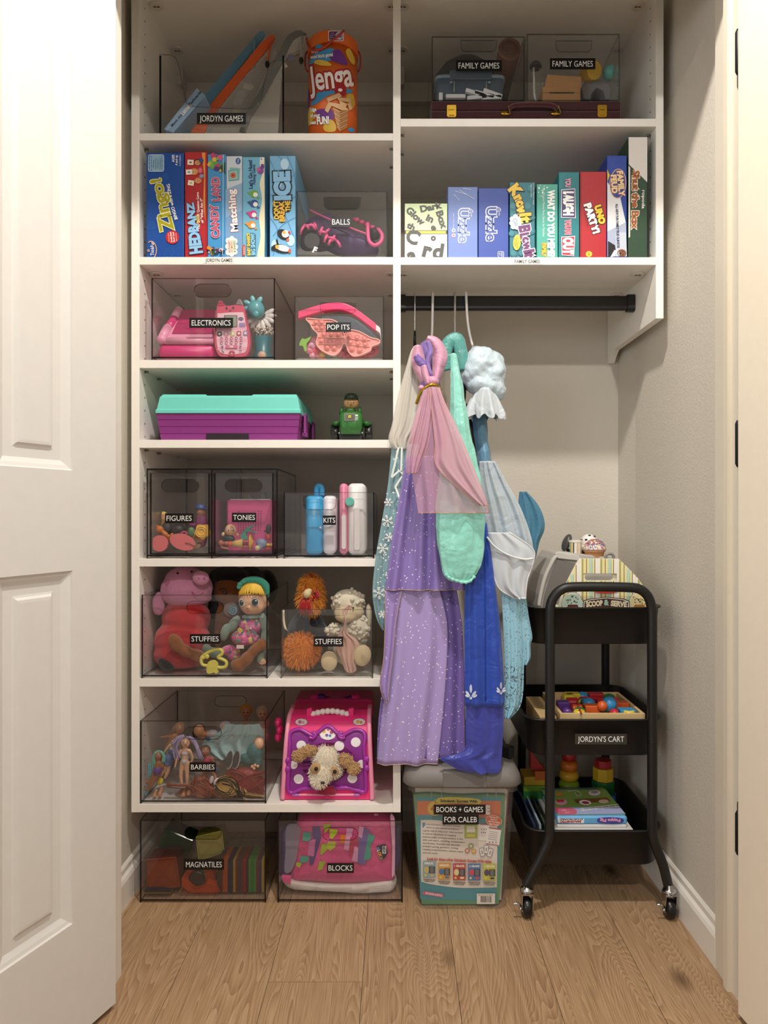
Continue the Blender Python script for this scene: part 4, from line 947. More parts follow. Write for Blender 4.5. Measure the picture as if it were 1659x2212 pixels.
g = G(mt('e6e4e0', 0.4)); g.sm = True; g.tube([(x - 0.006, 1.785, zq - 0.002), (x - 0.004, 1.786, (zq + zc) / 2 - 0.01), (x + 0.004, 1.786, zc + 0.003)], 0.0028, 8); g.build('straw', tt)
OAKW = mt('c0925e', 0.55, 'wood', s2='a87a48')
lw = thing('wooden_box', 'lower honey coloured wooden box with a slot in the right clear bin', 'box', P(1213, 213, 1.80))
zz = P(0, 187.5, 1.757).z; G(OAKW).box(P(1172, 0, 1.757).x, P(1254, 0, 1.757).x, 1.757, 1.86, zc, zz).build('body', lw, mods=[('bevel', 0.0012)])
pr = Print(1.757); pr.line([(1173, 200), (1253, 201)], 0.8, '6a4826'); pr.rect(1187, 199, 1240, 202.4, '3a2414', 1); pr.line(disc(1213, 214, 26, 22, 0, 16, 200, 340), 0.7, '9a7040'); pr.build(lw, 'lid_slot')
g = G(OAKW); c0 = [P(1183.5, 158, 1.76), P(1258, 168.5, 1.76), P(1257, 198, 1.76), P(1178, 187, 1.76)]; dz = zz - c0[2].z + 0.0006
g.slab([(1183.5, 158), (1257, 163), (1257, 187.3), (1177, 187.3)], 1.762, 1.84, 1.757).build('wooden_block', None, 'upper slanted wooden block resting on the lower wooden box', 'box', mods=[('bevel', 0.001)])
yc_ = thing('yellow_cap', 'yellow ridged screw cap leaning beside the tag in the right clear bin', 'cap', P(1284, 172, 1.79))
YEL = mt('d9b024', 0.4); ca = P(1284, 152, 1.772); cb = P(1268, 160, 1.80)
g = G(YEL); g.cyl(ca, cb, px(18.5, 1.77), px(18, 1.77), 28); g.build('cap', yc_, smooth=False)
g = G(YEL); 
for k in range(18):
    a = 2 * PI * k / 18; g.cyl(ca + (cb - ca) * 0.15 + Vector((math.cos(a) * px(18.6, 1.77), 0, math.sin(a) * px(18.6, 1.77))), cb + Vector((math.cos(a) * px(18, 1.77), 0, math.sin(a) * px(18, 1.77))), 0.0012, None, 5)
g.build('ridges', yc_)
G(mt('5fb2ab', 0.45)).ell(P(1318, 157, 1.79), (px(16.5, 1.79), px(15, 1.79), px(14.5, 1.79)), 0, 20, 12).build('teal_egg', None, 'teal toy egg at the right end of the right clear bin', 'toy egg', smooth=True)
g = G(mt('8b8b90', 0.4)); g.slab([(1262, 214), (1256, 190), (1262, 176), (1282, 170), (1304, 172), (1318, 182), (1320, 214), (1308, 214), (1304, 196), (1290, 188), (1278, 200), (1276, 214)], 1.80, 1.86); g.build('grey_playing_piece', None, 'grey plastic arch shaped game part under the yellow cap', 'game part', mods=[('bevel', 0.003)])
inside(None)

# ------------------------------------------------------------------ electronics shelf
YE = 1.7185; zE = sz(777.5) + 0.0004
be = acrylic_bin('smoky bin with pink toy laptop and cat shaped toy phone', 327, 594, 601, zE, YE, 0.33, (459, 627.5, 80, 28, 'pill'), ('ELECTRONICS', 409, 686.5, 503.5, 708.5), 'smoke')
ze = zE + 0.0085; inside(be)
lt = thing('toy_laptop', 'pink toy laptop closed and leaning, at left in the electronics bin', 'toy laptop', (P(400, 0, 1.8).x, 1.8, ze))
HP = mt('d8367e', 0.35); LPK = mt('eba0bd', 0.35); MAG = mt('b32a63', 0.4)
xa, xb = P(341, 0, 1.74).x, P(464, 0, 1.74).x
G(HP).rbox(xa, xb, 1.74, 1.93, ze, P(0, 741, 1.74).z, 0.015, 5).build('base', lt, smooth=True)
def lidpt(u, v, h):      # u 0..1 left-right, v 0..1 front-back, h thickness
    a = P(343, 738, 1.745); b = P(464, 738, 1.745); c = P(379, 672, 1.865); d = P(468, 672, 1.865)
    p = a + (b - a) * u; q = c + (d - c) * u; n = Vector((0, -0.62, 0.78)); r = p + (q - p) * v + n * h
    r.z = max(r.z, P(0, 741, 1.74).z + 0.0005); return r
def quad(u0, u1, v0, v1, h0, h1):
    return [lidpt(u0, v0, h0), lidpt(u1, v0, h0), lidpt(u1, v1, h0), lidpt(u0, v1, h0), lidpt(u0, v0, h1), lidpt(u1, v0, h1), lidpt(u1, v1, h1), lidpt(u0, v1, h1)]
G(LPK).hull8(quad(0, 1, 0, 1, -0.004, 0.006)).build('lid', lt, mods=[('bevel', 0.005)])
G(MAG).hull8(quad(0.2, 0.98, 0.16, 0.95, 0.006, 0.0085)).build('lid_panel', lt, mods=[('bevel', 0.002)])
for pts, r in ((((0.06, 0.02), (0.06, 0.35)), 0.0125), (((0.1, 0.68), (0.1, 0.95)), 0.0115)):
    g = G(LPK); g.sm = True; g.tube([lidpt(a, b, 0.004) for a, b in pts], [r] * 2, 12); g.ell(lidpt(*pts[0], 0.004), r); g.ell(lidpt(*pts[1], 0.004), r); g.build('hinge_barrel', lt)
g = G(HP); g.sm = True; g.tube([lidpt(0.07, 0.36, 0.004), lidpt(0.1, 0.66, 0.004)], 0.0115, 12); g.build('hinge_band', lt)
g = G(LPK); g.sm = True; g.tube([lidpt(0.14, 0.0, 0.002), lidpt(0.99, 0.0, 0.002)], 0.009, 12); g.ell(lidpt(0.14, 0, 0.002), 0.009); g.build('front_bar', lt)

cp = thing('toy_phone', 'coral cat eared toy phone with buttons, standing in the electronics bin', 'toy phone', (P(502, 0, 1.74).x, 1.735, ze))
out = spline([(466, 690), (469, 662), (474, 650), (479, 651), (486, 660), (506, 659), (520, 657), (527, 664), (532, 690), (539, 720), (540, 745), (535, 764), (522, 771), (500, 773), (480, 771), (470, 764), (464, 745), (463, 720)], 4, True)
zlow = 773; 
g = G(mt('d4546c', 0.35)); g.slab(out, 1.7305, 1.748); g.build('body', cp, mods=[('bevel', 0.003)])
for e in ([(509, 658), (514, 646), (520, 646), (525, 660)], [(470, 662), (474, 649), (480, 650), (486, 660)]):
    G(mt('8a7c80', 0.3) if e[0][0] > 500 else mt('c43f5c', 0.35)).slab(e, 1.729, 1.746).build('ear', cp, mods=[('bevel', 0.002)])
pr = Print(1.7303)
pr.poly(spline([(470, 682), (476, 677), (520, 674.5), (527, 679), (532, 712), (535, 742), (530, 760), (518, 764), (502, 766), (482, 764), (473, 757), (468, 735)], 4, True), 'f0c6d2')
for y in (706, 732, 750): pr.rect(470, y, 533, y + 7, 'eab0c2')
pr.disc(489.5, 666, 2.2, '4a3a40', 3); pr.disc(504, 665, 2.2, '4a3a40', 3); pr.line([(494, 671), (497, 672.5), (500, 671), (500, 668)], 0.8, '4a3a40'); pr.line([(497, 672), (497, 668)], 0.8, '4a3a40')
pr.rect(484, 681, 513, 707, '66625f', 2); pr.rect(485.5, 682.5, 511.5, 705.5, '9aa08e', 2)
pr.disc(520.5, 689, 5.6, '2a3a66', 3.4); pr.text('vtech', 520.5, 689, 2.4, 'ffffff', 2, w=8); pr.rect(516.5, 698, 530, 706.5, '9a8ac0', 2)
for i, c in enumerate(('24283c', 'd88aa0', 'd8d48a', 'c0506a', '9a8ab4')): pr.rect(469.5 + 14 * i, 716.5 - i * 0.4, 479.5 + 14 * i, 726.5 - i * 0.4, c, 2); pr.disc(474.5 + 14 * i, 721.5 - i * 0.4, 2.6, 'e8e0e0')
for r_ in range(2):
    for i in range(5): pr.disc(479 + 10.6 * i, 731.5 + 9 * r_ - i * 0.3, 2.9, 'a85a78'); pr.disc(479 + 10.6 * i, 733 + 9 * r_ - i * 0.3, 1.8, 'e8b4c4')
pr.rect(488, 746, 514, 752.5, 'd87a94', 1); pr.text('OK', 501, 749.3, 4, 'fbf0f2', 0, w=9, bold=0.03); pr.poly([(477, 749.5), (483, 746.5), (483, 752.5)], '8a6a9a'); pr.poly([(524, 749), (518, 746), (518, 752)], '8a6a9a')
pr.line([(480, 757), (482, 761), (485, 762)], 2, '4a6a4a'); pr.line([(517, 759), (520, 757), (523, 759)], 2, 'b04050'); pr.disc(501.5, 764, 7.4, 'd4546c', 6); pr.poly([(497, 762), (499, 760), (501.5, 762), (504, 760), (506, 762), (501.5, 768)], '8a2a34'); pr.poly([(499, 763), (501.5, 762.6), (504, 763), (501.5, 766.4)], 'e8ccd0')
pr.build(cp, 'keypad_face')
sg = thing('bead_toy', 'teal flower topped toy with clear dome of white beads in the electronics bin', 'toy', (P(570, 0, 1.79).x, 1.79, ze))
TEAL = mt('58a3aa', 0.3)
g = G(TEAL); g.sm = True; g.ell(P(553, 669, 1.765), (0.0215, 0.02, 0.0235)); g.ell(P(553, 678, 1.745), (0.008, 0.004, 0.008)); g.build('bulb', sg)
for k in range(5):
    a = math.radians(60 + 45 * k); g = G(mt('6ab4ba', 0.35)); g.sm = True; g.ell(P(551 + 19 * math.cos(a), 662 - 15 * math.sin(a), 1.768), (0.011, 0.004, 0.0062), math.degrees(-a)); g.build('leaf', sg)
for k in range(8):
    a = math.radians(-150 + 25 * k); g = G(mt('e6e2de', 0.4)); g.sm = True; g.ell(P(562 + 23 * math.cos(a), 682 - 21 * math.sin(a), 1.775), (0.015, 0.003, 0.0055), math.degrees(-a)); g.build('petal', sg)
c = P(568, 706, 1.79); g = G(CLEAR); g.sm = True; g.ell(c, (0.031, 0.03, 0.031), None, 20, 14); g.build('dome', sg)
g = G(mt('e4ddd0', 0.4)); g.sm = True; q = random.Random(2)
for i in range(230):
    a, t, rr = q.random() * 2 * PI, q.random(), (q.random() ** 0.4) * 0.0265
    x, y = rr * math.cos(a), rr * math.sin(a); zz = -math.sqrt(max(0.0283 ** 2 - rr * rr, 0)); hz = zz + (-0.002 - zz) * t
    g.ell(c + Vector((x, y, hz - 0.003)), 0.0021, None, 6, 4)
g.build('white_beads', sg, kind='stuff')
g = G(mt('3c7078', 0.35)); g.sm = True; g.lathe([(0.026, ze), (0.027, ze + 0.01), (0.019, ze + 0.024), (0.022, c.z - 0.026)], (c.x, 1.79, 0), 'z', 24); g.build('base', sg)
G(mt('c8a184', 0.4)).ell(Vector((c.x + 0.002, 1.765, ze + 0.014)), (0.011, 0.006, 0.010)).build('nozzle', sg, smooth=True)

# ------------------------------------------------------------------ pop toys bin
be = acrylic_bin('clear bin with pink butterfly bubble toy right of the smoky electronics bin', 635.5, 829.5, 640, zE, YE, 0.29, (730, 665.5, 78, 23, 'trap'), ('POP ITS', 704, 696.5, 758, 717), 'clear')
inside(be); hb = thing('headband', 'hot pink curved plastic band over the bubble toys', 'headband', P(730, 700, 1.74))
def ribbon(pts, hw, y0, y1, mat, name, parent, hs=None):
    hs = hs or [hw] * len(pts); up = [(a, b - h) for (a, b), h in zip(pts, hs)]; lo = [(a, b + h) for (a, b), h in zip(pts, hs)]
    rings = []
    for (u, l) in zip(up, lo):
        A, B = P(u[0], u[1], y0), P(l[0], l[1], y0); rings.append([A, B, Vector((B.x, y1, B.z)), Vector((A.x, y1, A.z))])
    return G(mat).loft(rings, True, True).build(name, parent, mods=[('bevel', 0.0015)])
ribbon(spline([(644, 680), (670, 672), (695, 665), (720, 661), (740, 662), (765, 672), (790, 690), (812, 707)], 4), 8, 1.742, 1.765, mt('e83f74', 0.35), 'band', hb)
ribbon(spline([(812, 707), (820, 713), (822, 722), (823, 742)], 4), 6, 1.742, 1.765, mt('eadfe0', 0.35), 'white_tip', hb)
G(mt('59616b', 0.6)).slab(spline([(694, 680), (730, 678), (760, 682), (790, 702), (817, 730), (800, 728), (760, 714), (720, 704), (700, 694)], 3, True), 1.80, 1.83, 1.78).build('grey_pouch', None, 'grey fabric pouch behind the butterfly bubble toy', 'pouch', mods=[('bevel', 0.004)])
def bubbles(th, pts, r, Y, mats):
    for i, (x, y) in enumerate(pts):
        m_ = mats if not isinstance(mats, list) else mats[i % len(mats)]
        g = G(m_); g.sm = True; c = P(x, y, Y); k = Y / FP
        g.lathe([(r * k * 1.18, 0.001), (r * k * 1.18, -0.0012), (r * k * 1.02, -0.0012), (r * k * 0.98, 0.0002), (r * k * 0.72, -0.0036), (r * k * 0.3, -0.0052), (0.0002, -0.0054)], c, 'y', 14); g.build('bubble', th)
CORAL = mt('ee9a93', 0.5); 
bf = thing('bubble_toy', 'coral pink butterfly shaped silicone bubble toy', 'bubble toy', P(742, 772, 1.752))
bo = spline([(661, 688), (690, 690), (718, 691), (734, 702), (741, 719), (745, 722), (752, 713), (775, 716), (800, 729), (818, 734), (819, 742), (803, 748), (800, 757), (780, 766), (764, 769), (753, 760), (748, 746), (743, 741), (739, 747), (734, 758), (722, 767), (708, 764), (690, 753), (683, 740), (687, 726), (684, 718), (675, 710), (670, 699)], 3, True)
G(CORAL).slab(bo, 1.745, 1.758, 1.74).build('body', bf, mods=[('bevel', 0.0015)])
g = G(mt('f4b0a6', 0.5)); g.sm = True; ring = [P(a, b, 1.7435) for a, b in bo]; g.tube(ring + [ring[0], ring[1]], 0.0016, 5, False)
for a, b in (((673, 701), (729, 702)), ((682, 715), (735, 714)), ((685, 728), (742, 730)), ((688, 743), (738, 743)), ((752, 731), (800, 735)), ((752, 744), (798, 749)), ((744, 720), (743, 742))): g.tube([P(a[0], a[1], 1.7435), P(b[0], b[1], 1.7435)], 0.0012, 5)
g.build('ridges', bf)
bubbles(bf, [(683, 697), (695, 697), (684, 708.5), (696, 709), (700, 723), (716, 723), (731, 723), (695, 737), (713, 738), (730, 739), (707, 751), (722, 752), (755, 728), (771, 730), (787, 733), (757, 740), (773, 743), (789, 745), (760, 754), (777, 757)], 6, 1.7445, mt('e48880', 0.5))
pa = thing('bubble_toy', 'fruit shaped rainbow bubble toy with green leaf at left of the butterfly', 'bubble toy', P(690, 777, 1.775))
po = [(a, b) for a, b in disc(700, 752, 40, 25, 20, 30)]
G(mt('e08a98', 0.5)).slab(po, 1.768, 1.78, 1.765).build('body', pa, mods=[('bevel', 0.0015)])
bubbles(pa, [(674, 745), (683, 758), (696, 766), (711, 771), (724, 772), (668, 757), (676, 768)], 6.4, 1.767, [mt('e0a0b8', 0.5), mt('dc5a66', 0.5), mt('d8a850', 0.5), mt('6a9a98', 0.5), mt('7ab0a0', 0.5), mt('d07a90', 0.5), mt('d890a0', 0.5)])
G(mt('7fae3c', 0.55)).slab(spline([(646, 745), (652, 731), (660, 732), (673, 725), (668, 735), (662, 742), (662, 756), (658, 758), (654, 747)], 3, True), 1.7585, 1.763, 1.757).build('leaf', pa)
ro_ = thing('bubble_toy', 'round red coral bubble toy under the butterfly at right', 'bubble toy', P(775, 777, 1.79))
G(mt('d8636a', 0.5)).slab(disc(775, 758, 44, 17, -6, 30), 1.775, 1.79, 1.77).build('body', ro_, mods=[('bevel', 0.0015)])
bubbles(ro_, [(740, 763), (752, 768), (788, 768), (803, 760), (810, 750)], 6, 1.774, mt('c44c58', 0.5))

# ------------------------------------------------------------------ tool case shelf
inside(None); zF = sz(950) + 0.0004
tb = thing('tool_case', 'purple plastic storage case with turquoise lid on the middle shelf', 'case', P(493, 950, 1.86))
PUR = mt('8c3583', 0.42); TQ = mt('6fd0c2', 0.4)
Yt = 1.727
def trap(z, x0, x1, y0, y1): return [(x0, y0, z), (x1, y0, z), (x1, y1, z), (x0, y1, z)]
xl, xr = P(337.5, 0, Yt).x, P(648, 0, Yt).x; z1 = P(0, 892, Yt).z; hgt = z1 - zF
g = G(PUR); rings = []
for k in range(4):
    za = zF + hgt * k / 4; zb_ = zF + hgt * (k + 1) / 4 - 0.0006; i0 = 0.009 - 0.0022 * k
    for (z, i) in ((za, i0 + 0.0016), (za + 0.001, i0), (zb_ - 0.001, i0 - 0.0022), (zb_, i0 - 0.001)): rings.append(trap(z, xl + i, xr - i, Yt + i, Yt + 0.30 - i))
g.loft(rings, True, True); g.build('body', tb)
g = G(mt('1e0c1e', 0.6)); x0, x1 = P(444, 0, Yt).x, P(536, 0, Yt).x; g.box(x0, x1, Yt + 0.0055, Yt + 0.03, zF + 0.0002, zF + hgt * 0.26); g.build('handle_recess', tb)
zl = P(0, 853, Yt).z
g = G(TQ); g.loft([trap(z1 - 0.001, xl - 0.001, xr + 0.002, Yt - 0.003, Yt + 0.303), trap(z1 + 0.008, xl - 0.001, xr + 0.002, Yt - 0.003, Yt + 0.303), trap(z1 + 0.009, xl + 0.001, xr, Yt, Yt + 0.30), trap(zl - 0.004, xl + 0.007, xr - 0.006, Yt + 0.004, Yt + 0.296), trap(zl, xl + 0.012, xr - 0.011, Yt + 0.010, Yt + 0.29)], True, True)
lid = g.build('lid', tb, mods=[('bevel', 0.002)])
for (xa, xb) in ((341, 447), (537, 644)):
    x0, x1 = P(xa + 4, 0, Yt).x, P(xb - 2, 0, Yt).x; G(TQ).loft([trap(zl - 0.001, x0, x1, Yt + 0.008, Yt + 0.29), trap(zl + 0.0035, x0 + 0.004, x1 - 0.004, Yt + 0.013, Yt + 0.285)], True, True).build('lid_rib', lid, mods=[('bevel', 0.0015)])
for y in (Yt + 0.05, Yt + 0.22):
    g = G(PUR); g.box(xr + 0.002, xr + 0.008, y, y + 0.04, z1 - 0.045, z1 + 0.006); g.box(xr - 0.002, xr + 0.010, y + 0.004, y + 0.036, z1 - 0.05, z1 - 0.042); g.build('side_latch', tb, mods=[('bevel', 0.0015)])

YTR = 1.745; kt = YTR / FP
tr = thing('toy_tractor', 'green toy tractor with black wheels and a capped driver figure', 'toy tractor', P(758, 950, YTR + 0.05))
GRN = mt('2f6a2c', 0.3); BKP = mt('121212', 0.25)
cx_ = P(757.5, 0, YTR).x
g = G(GRN)
def hood(z, w, y0, y1, r=0.012): return [(a, b, z) for a, b in rrect(cx_, (y0 + y1) / 2, w, y1 - y0, r, 4)]
zt0 = P(0, 937, YTR).z; zt1 = P(0, 893, YTR).z
g.sm = True; g.loft([hood(zt0, 45 * kt, YTR, YTR + 0.1), hood(zt0 + 0.02, 49 * kt, YTR - 0.001, YTR + 0.1), hood(zt1 - 0.008, 51 * kt, YTR, YTR + 0.1), hood(zt1 + 0.002, 46 * kt, YTR + 0.004, YTR + 0.1), hood(zt1 + 0.007, 30 * kt, YTR + 0.014, YTR + 0.09)], True, True); g.build('hood', tr, smooth=True)
g = G(mt('0f0f0f', 0.5)); g.box(cx_ - 24 * kt, cx_ + 24 * kt, YTR + 0.01, YTR + 0.11, zF + 0.004, zt0 + 0.001); g.build('chassis', tr)
for sx in (-1, 1):
    xw = cx_ + sx * 37 * kt
    g = G(BKP); g.sm = True; rw = (P(0, 916, YTR + .05).z - zF) / 2
    g.lathe([(rw * 0.55, -8.2 * kt), (rw * 0.93, -8.2 * kt), (rw, -6.5 * kt), (rw, 6.5 * kt), (rw * 0.93, 8.2 * kt), (rw * 0.55, 8.2 * kt)], (xw, YTR + 0.05, zF + rw), 'x', 28); w_ = g.build('wheel', tr)
    for k in range(14):
        a = 2 * PI * k / 14; q = Vector((0, math.cos(a), math.sin(a))); p0 = Vector((xw, YTR + 0.05, zF + rw)) + q * (rw - 0.0005)
        if p0.z > zF + 0.002: G(BKP).tube([p0 - Vector((6.4 * kt, 0, 0)), p0 + Vector((6.4 * kt, 0, 0))], 0.0012, 5).build('tread', w_)
    g = G(GRN); g.sm = True; g.ell((cx_ + sx * 33 * kt, YTR + 0.05, P(0, 915, YTR + .03).z), (11 * kt, 0.035, 7 * kt)); g.build('fender', tr)
    g = G(GRN); g.sm = True; g.cyl(P(757.5 + sx * 20, 896, YTR + 0.04), P(757.5 + sx * 19, 879, YTR + 0.04), 5 * kt, 3.6 * kt, 12); g.build('exhaust', tr)
    g = G(mt('c8c8c8', 0.2, metal=1)); g.sm = True; g.ell(P(757.5 + sx * 25, 935, YTR + 0.008), 0.0022); g.build('axle_stud', tr)
for x, w in ((752, 7), (747, 3), (768, 3)): G(mt('275a26', 0.35)).slab(rrect(x + 3, 929 if w == 7 else 918, w, 14 if w == 7 else 20, 0.6), YTR - 0.0012, YTR + 0.003).build('hood_rib', tr)
pr = Print(YTR - 0.0016); pr.rect(744, 893, 767.5, 909, '8f8a80', 1)
for i in range(9): pr.rect(745.5 + 2.4 * i, 894.5, 746.7 + 2.4 * i, 908, '2c2620')
pr.rect(751.6, 896.5, 759.4, 903.5, '2c5a26', 2); pr.rect(752.4, 897.2, 758.6, 902.8, 'd8d23a', 1.6); pr.poly([(754, 899), (755.6, 900.2), (757.4, 899.6), (757.8, 901.4), (755, 901.8)], '2c5a26'); pr.build(tr, 'grille')
SKN = mt('d9a56c', 0.4)
g = G(SKN); g.sm = True; yh = YTR + 0.045; kh = yh / FP; g.ell(P(758.5, 871, yh), (16.3 * kh, 0.017, 13.4 * kh)); g.ell(P(758, 869.5, yh - 0.0165), 0.0022); g.build('driver_head', tr)
g = G(mt('35602f', 0.5)); g.sm = True; g.ell(P(757, 888, yh), (12 * kh, 0.014, 9 * kh)); g.build('driver_body', tr)
g = G(mt('16301a', 0.45)); g.sm = True; top = P(758.8, 863, yh)
g.lathe([(0.0165, -0.002), (0.0178, 0.0), (0.0170, 0.007), (0.0125, 0.0135), (0.005, 0.0158), (0.0003, 0.016)], (top.x, yh, top.z), 'z', 24); g.ell((top.x, yh - 0.016, top.z - 0.0005), (0.0135, 0.010, 0.0022)); g.build('driver_cap', tr)
pr = Print(flat(yh - 0.0178)); 
for x in (751.5, 763.5): pr.disc(x, 869.4, 1.9, 'f0ece4', 2.1); pr.disc(x + 0.2, 869.6, 1.4, '181410', 1.7)
pr.poly(disc(758, 874, 3, 2.4, 0, 12, 0, 180), '2a1410'); pr.build(tr, 'driver_face')

# ------------------------------------------------------------------ drawer case and kits bin
zG = sz(1207) + 0.0004; YG = 1.721
xa, xb = P(316.5, 0, YG).x, P(600, 0, YG).x; zt = P(0, 1012, YG).z
dc = thing('drawer_case', 'smoky two drawer acrylic case of small figures on the fifth shelf', 'drawer case', ((xa + xb) / 2, YG + 0.16, zG))
def panel(x0, x1, y0, y1, z0, z1, thin, name, parent, A=SMOKE, E=SMOKE_E):
    c = [(x0, y0, z0), (x1, y0, z0), (x1, y1, z0), (x0, y1, z0), (x0, y0, z1), (x1, y0, z1), (x1, y1, z1), (x0, y1, z1)]
    fx, fy, fz = [(1, 2, 6, 5), (3, 0, 4, 7)], [(0, 1, 5, 4), (2, 3, 7, 6)], [(0, 3, 2, 1), (4, 5, 6, 7)]
    big = {'x': fx, 'y': fy, 'z': fz}[thin]; g = G(A); g.add(c, big); g.m(E)
    for f in (fx, fy, fz):
        if f is not big: g.add(c, f)
    return g.build(name, parent)
t = 0.0035; D = 0.32
panel(xa, xb, YG, YG + D, zt - t, zt, 'z', 'top_panel', dc); panel(xa, xb, YG, YG + D, zG + 0.005, zG + 0.005 + t, 'z', 'base_panel', dc)
xm = P(457.5, 0, YG).x
for x in (xa, xm - t / 2, xb - t): panel(x, x + t, YG + 0.0003, YG + D, zG, zt - t - 0.0002, 'x', 'side_panel', dc)
panel(xa + t, xb - t, YG + D - t, YG + D, zG + 0.009, zt - t, 'y', 'back_panel', dc)
for (x0, x1, hx, tg_) in ((323.5, 453, 389, ('FIGURES', 356.5, 1109, 417.5, 1130)), (462, 591, 526, ('TONIES', 501, 1107.5, 553.5, 1128))):
    Yd = YG + 0.001; X0, X1 = P(x0, 0, Yd).x, P(x1, 0, Yd).x; z0, z1_ = P(0, 1197, Yd).z, P(0, 1022, Yd).z
    dz0 = zG + 0.0095
    hp_ = P(hx, 1049, Yd); pts = rrect(hp_.x, hp_.z, 80 * Yd / FP, 28 * Yd / FP, 14 * Yd / FP - 1e-5, 8)
    g = G(); holed(g, X0 + t, X1 - t, dz0, z1_, Yd, Yd + t, pts, SMOKE, SMOKE_E); dr = g.build('drawer', dc)
    g = G(LIP); g.sm = True; rg = [Vector((a, Yd, c)) for a, c in pts]; g.tube(rg + rg[:2], 0.0011, 5, False); g.build('handle_rim', dr)
    for x in (X0, X1 - t): panel(x, x + t, Yd, Yd + 0.30, dz0, z1_, 'x', 'drawer_side', dr)
    panel(X0 + t, X1 - t, Yd + t, Yd + 0.30, dz0, dz0 + 0.003, 'z', 'drawer_floor', dr)
    G(LIP).box(X0, X1, Yd - 0.0006, Yd + 0.002, z1_ - 0.001, z1_ + 0.0006).build('top_rim', dr)
    nametag(dr, *tg_, Yd - 0.0003)
zd = zG + 0.013
def blob(name, label, cat, mat, ells, Y, parent=None, vox=0.0022, group=None, it=3, mods=()):
    """continuous rounded body from overlapping ellipsoids given in photo pixels: (x, y, rx, ry, rot, dY, rdepth)"""
    g = G(mat); g.sm = True
    for (x, y, rx, ry, ro, dy, rd) in ells:
        Yq = Y + dy; k = Yq / FP; g.ell(P(x, y, Yq), (rx * k, rd, ry * k), ro, 12, 8)
    return g.build(name, parent, label, cat, group, mods=[('remesh', vox, it)] + list(mods))
def dots(parent, Y, items, name='eyes'):
    pr = Print(flat(Y)) if isinstance(Y, float) else Print(Y)
    for it_ in items: pr.disc(*it_)
    return pr.build(parent, name)
inside(None, (P(323.5, 0, YG).x + t + .0007, P(453, 0, YG).x - t - .0007, YG + .006, YG + .29, zd))
for (x, y, rx, ry, ro, lb) in ((344.5, 1174, 18, 17.5, 0, 'round pink stand disc of a figure, lower left in the left drawer'), (394, 1171, 28.5, 17, 18, 'oval pink stand disc of a figure in the middle of the left drawer')):
    pd = thing('figure_base', lb, 'toy base', P(x, 1190, 1.732)); g = G(mt('dc7478', 0.45)); k = 1.7295 / FP
    pts = disc(x, y, rx, ry, ro, 36); g.slab(pts, 1.729, 1.736); g.build('disc', pd, mods=[('bevel', 0.0012)])
    g = G(mt('b8505c', 0.45)); g.slab(disc(x, y, rx * .8, ry * .8, ro, 24), 1.736, 1.741); g.build('stand', pd)
fl = thing('toy_flower', 'small pink ruffled flower resting on the oval pink disc', 'toy flower', P(398, 1158, 1.745))
for k in range(7): G(mt('d86a8c', 0.5)).ell(P(398 + 5.5 * math.cos(k * .9), 1152 - 3.5 * math.sin(k * .9), 1.742), (0.0036, 0.003, 0.003)).build('petal', fl, smooth=True)
blob('toy_figure', 'small orange critter figure lying at left in the left drawer', 'toy figure', mt('c9742c', 0.45), [(345, 1144, 9, 9, 20, 0, .009), (357, 1154, 6, 9, -40, 0, .007), (366, 1163, 4.5, 8, 35, 0, .006), (371, 1156, 4, 6, 30, 0, .005), (339, 1138, 4, 5, 0, 0, .004)], 1.758)
bl = thing('toy_figure', 'blonde toy figure behind the nametag of the left drawer', 'toy figure', P(355, 1130, 1.80))
blob('hair', None, None, mt('d8b74e', 0.5), [(352, 1118, 12, 14, 0, 0, .011), (348, 1128, 7, 12, 0, 0, .009)], 1.80, bl); blob('face', None, None, mt('e0a880', 0.45), [(355, 1118, 8, 9, 0, -.008, .006)], 1.80, bl); blob('body', None, None, mt('3a3a44', 0.5), [(360, 1140, 12, 12, 0, 0, .01), (360, 1160, 12, 12, 0, 0.01, .01)], 1.80, bl)
hf = thing('toy_figure', 'toy figure in blue cap and magenta jacket at right in the left drawer', 'toy figure', P(435, 1185, 1.80))
blob('jacket', None, None, mt('8a2468', 0.5), [(436, 1128, 14, 20, 0, 0, .014), (418, 1134, 12, 5, 8, 0, .007), (436, 1160, 12, 24, 0, 0, .013)], 1.80, hf); blob('head', None, None, mt('a06a4c', 0.45), [(436, 1107, 11, 10, 0, 0, .011)], 1.80, hf); blob('cap', None, None, mt('2c4a86', 0.45), [(433, 1096, 12, 8, 0, 0, .012), (443, 1099, 11, 2.5, 4, -.008, .008)], 1.80, hf)
blob('toy_figure', 'dark round toy figure between the orange critter and green toy', 'toy figure', mt('2c2830', 0.5), [(385, 1145, 16, 14, 0, 0, .014), (375, 1160, 14, 14, 0, .01, .014)], 1.80)
blob('toy_figure', 'sage green toy lump beside the yellow moulded ring', 'toy figure', mt('6f9a70', 0.5), [(413, 1150, 8, 12, 0, 0, .009), (424, 1166, 8, 7, 0, -.03, .006)], 1.79)
yr = thing('toy_ring', 'yellow moulded ruffled base of a figure facing out, left drawer', 'toy base', P(436, 1163, 1.745))
pts = [(437 + (16.5 + 1.8 * math.sin(5 * a)) * math.cos(a), 1148 + (15.5 + 1.8 * math.sin(5 * a)) * math.sin(a)) for a in [k * PI / 20 for k in range(40)]]
G(mt('e8b43c', 0.4)).slab(pts, 1.742, 1.752).build('base', yr, mods=[('bevel', 0.002)])
for r_ in (12, 8): 
    g = G(mt('f0c658', 0.4)); g.sm = True; rg = [P(a, b, 1.741) for a, b in disc(435, 1149, r_, r_ * .95, 0, 24)]; g.tube(rg + rg[:2], 0.0016, 6, False); g.build('ridge', yr)
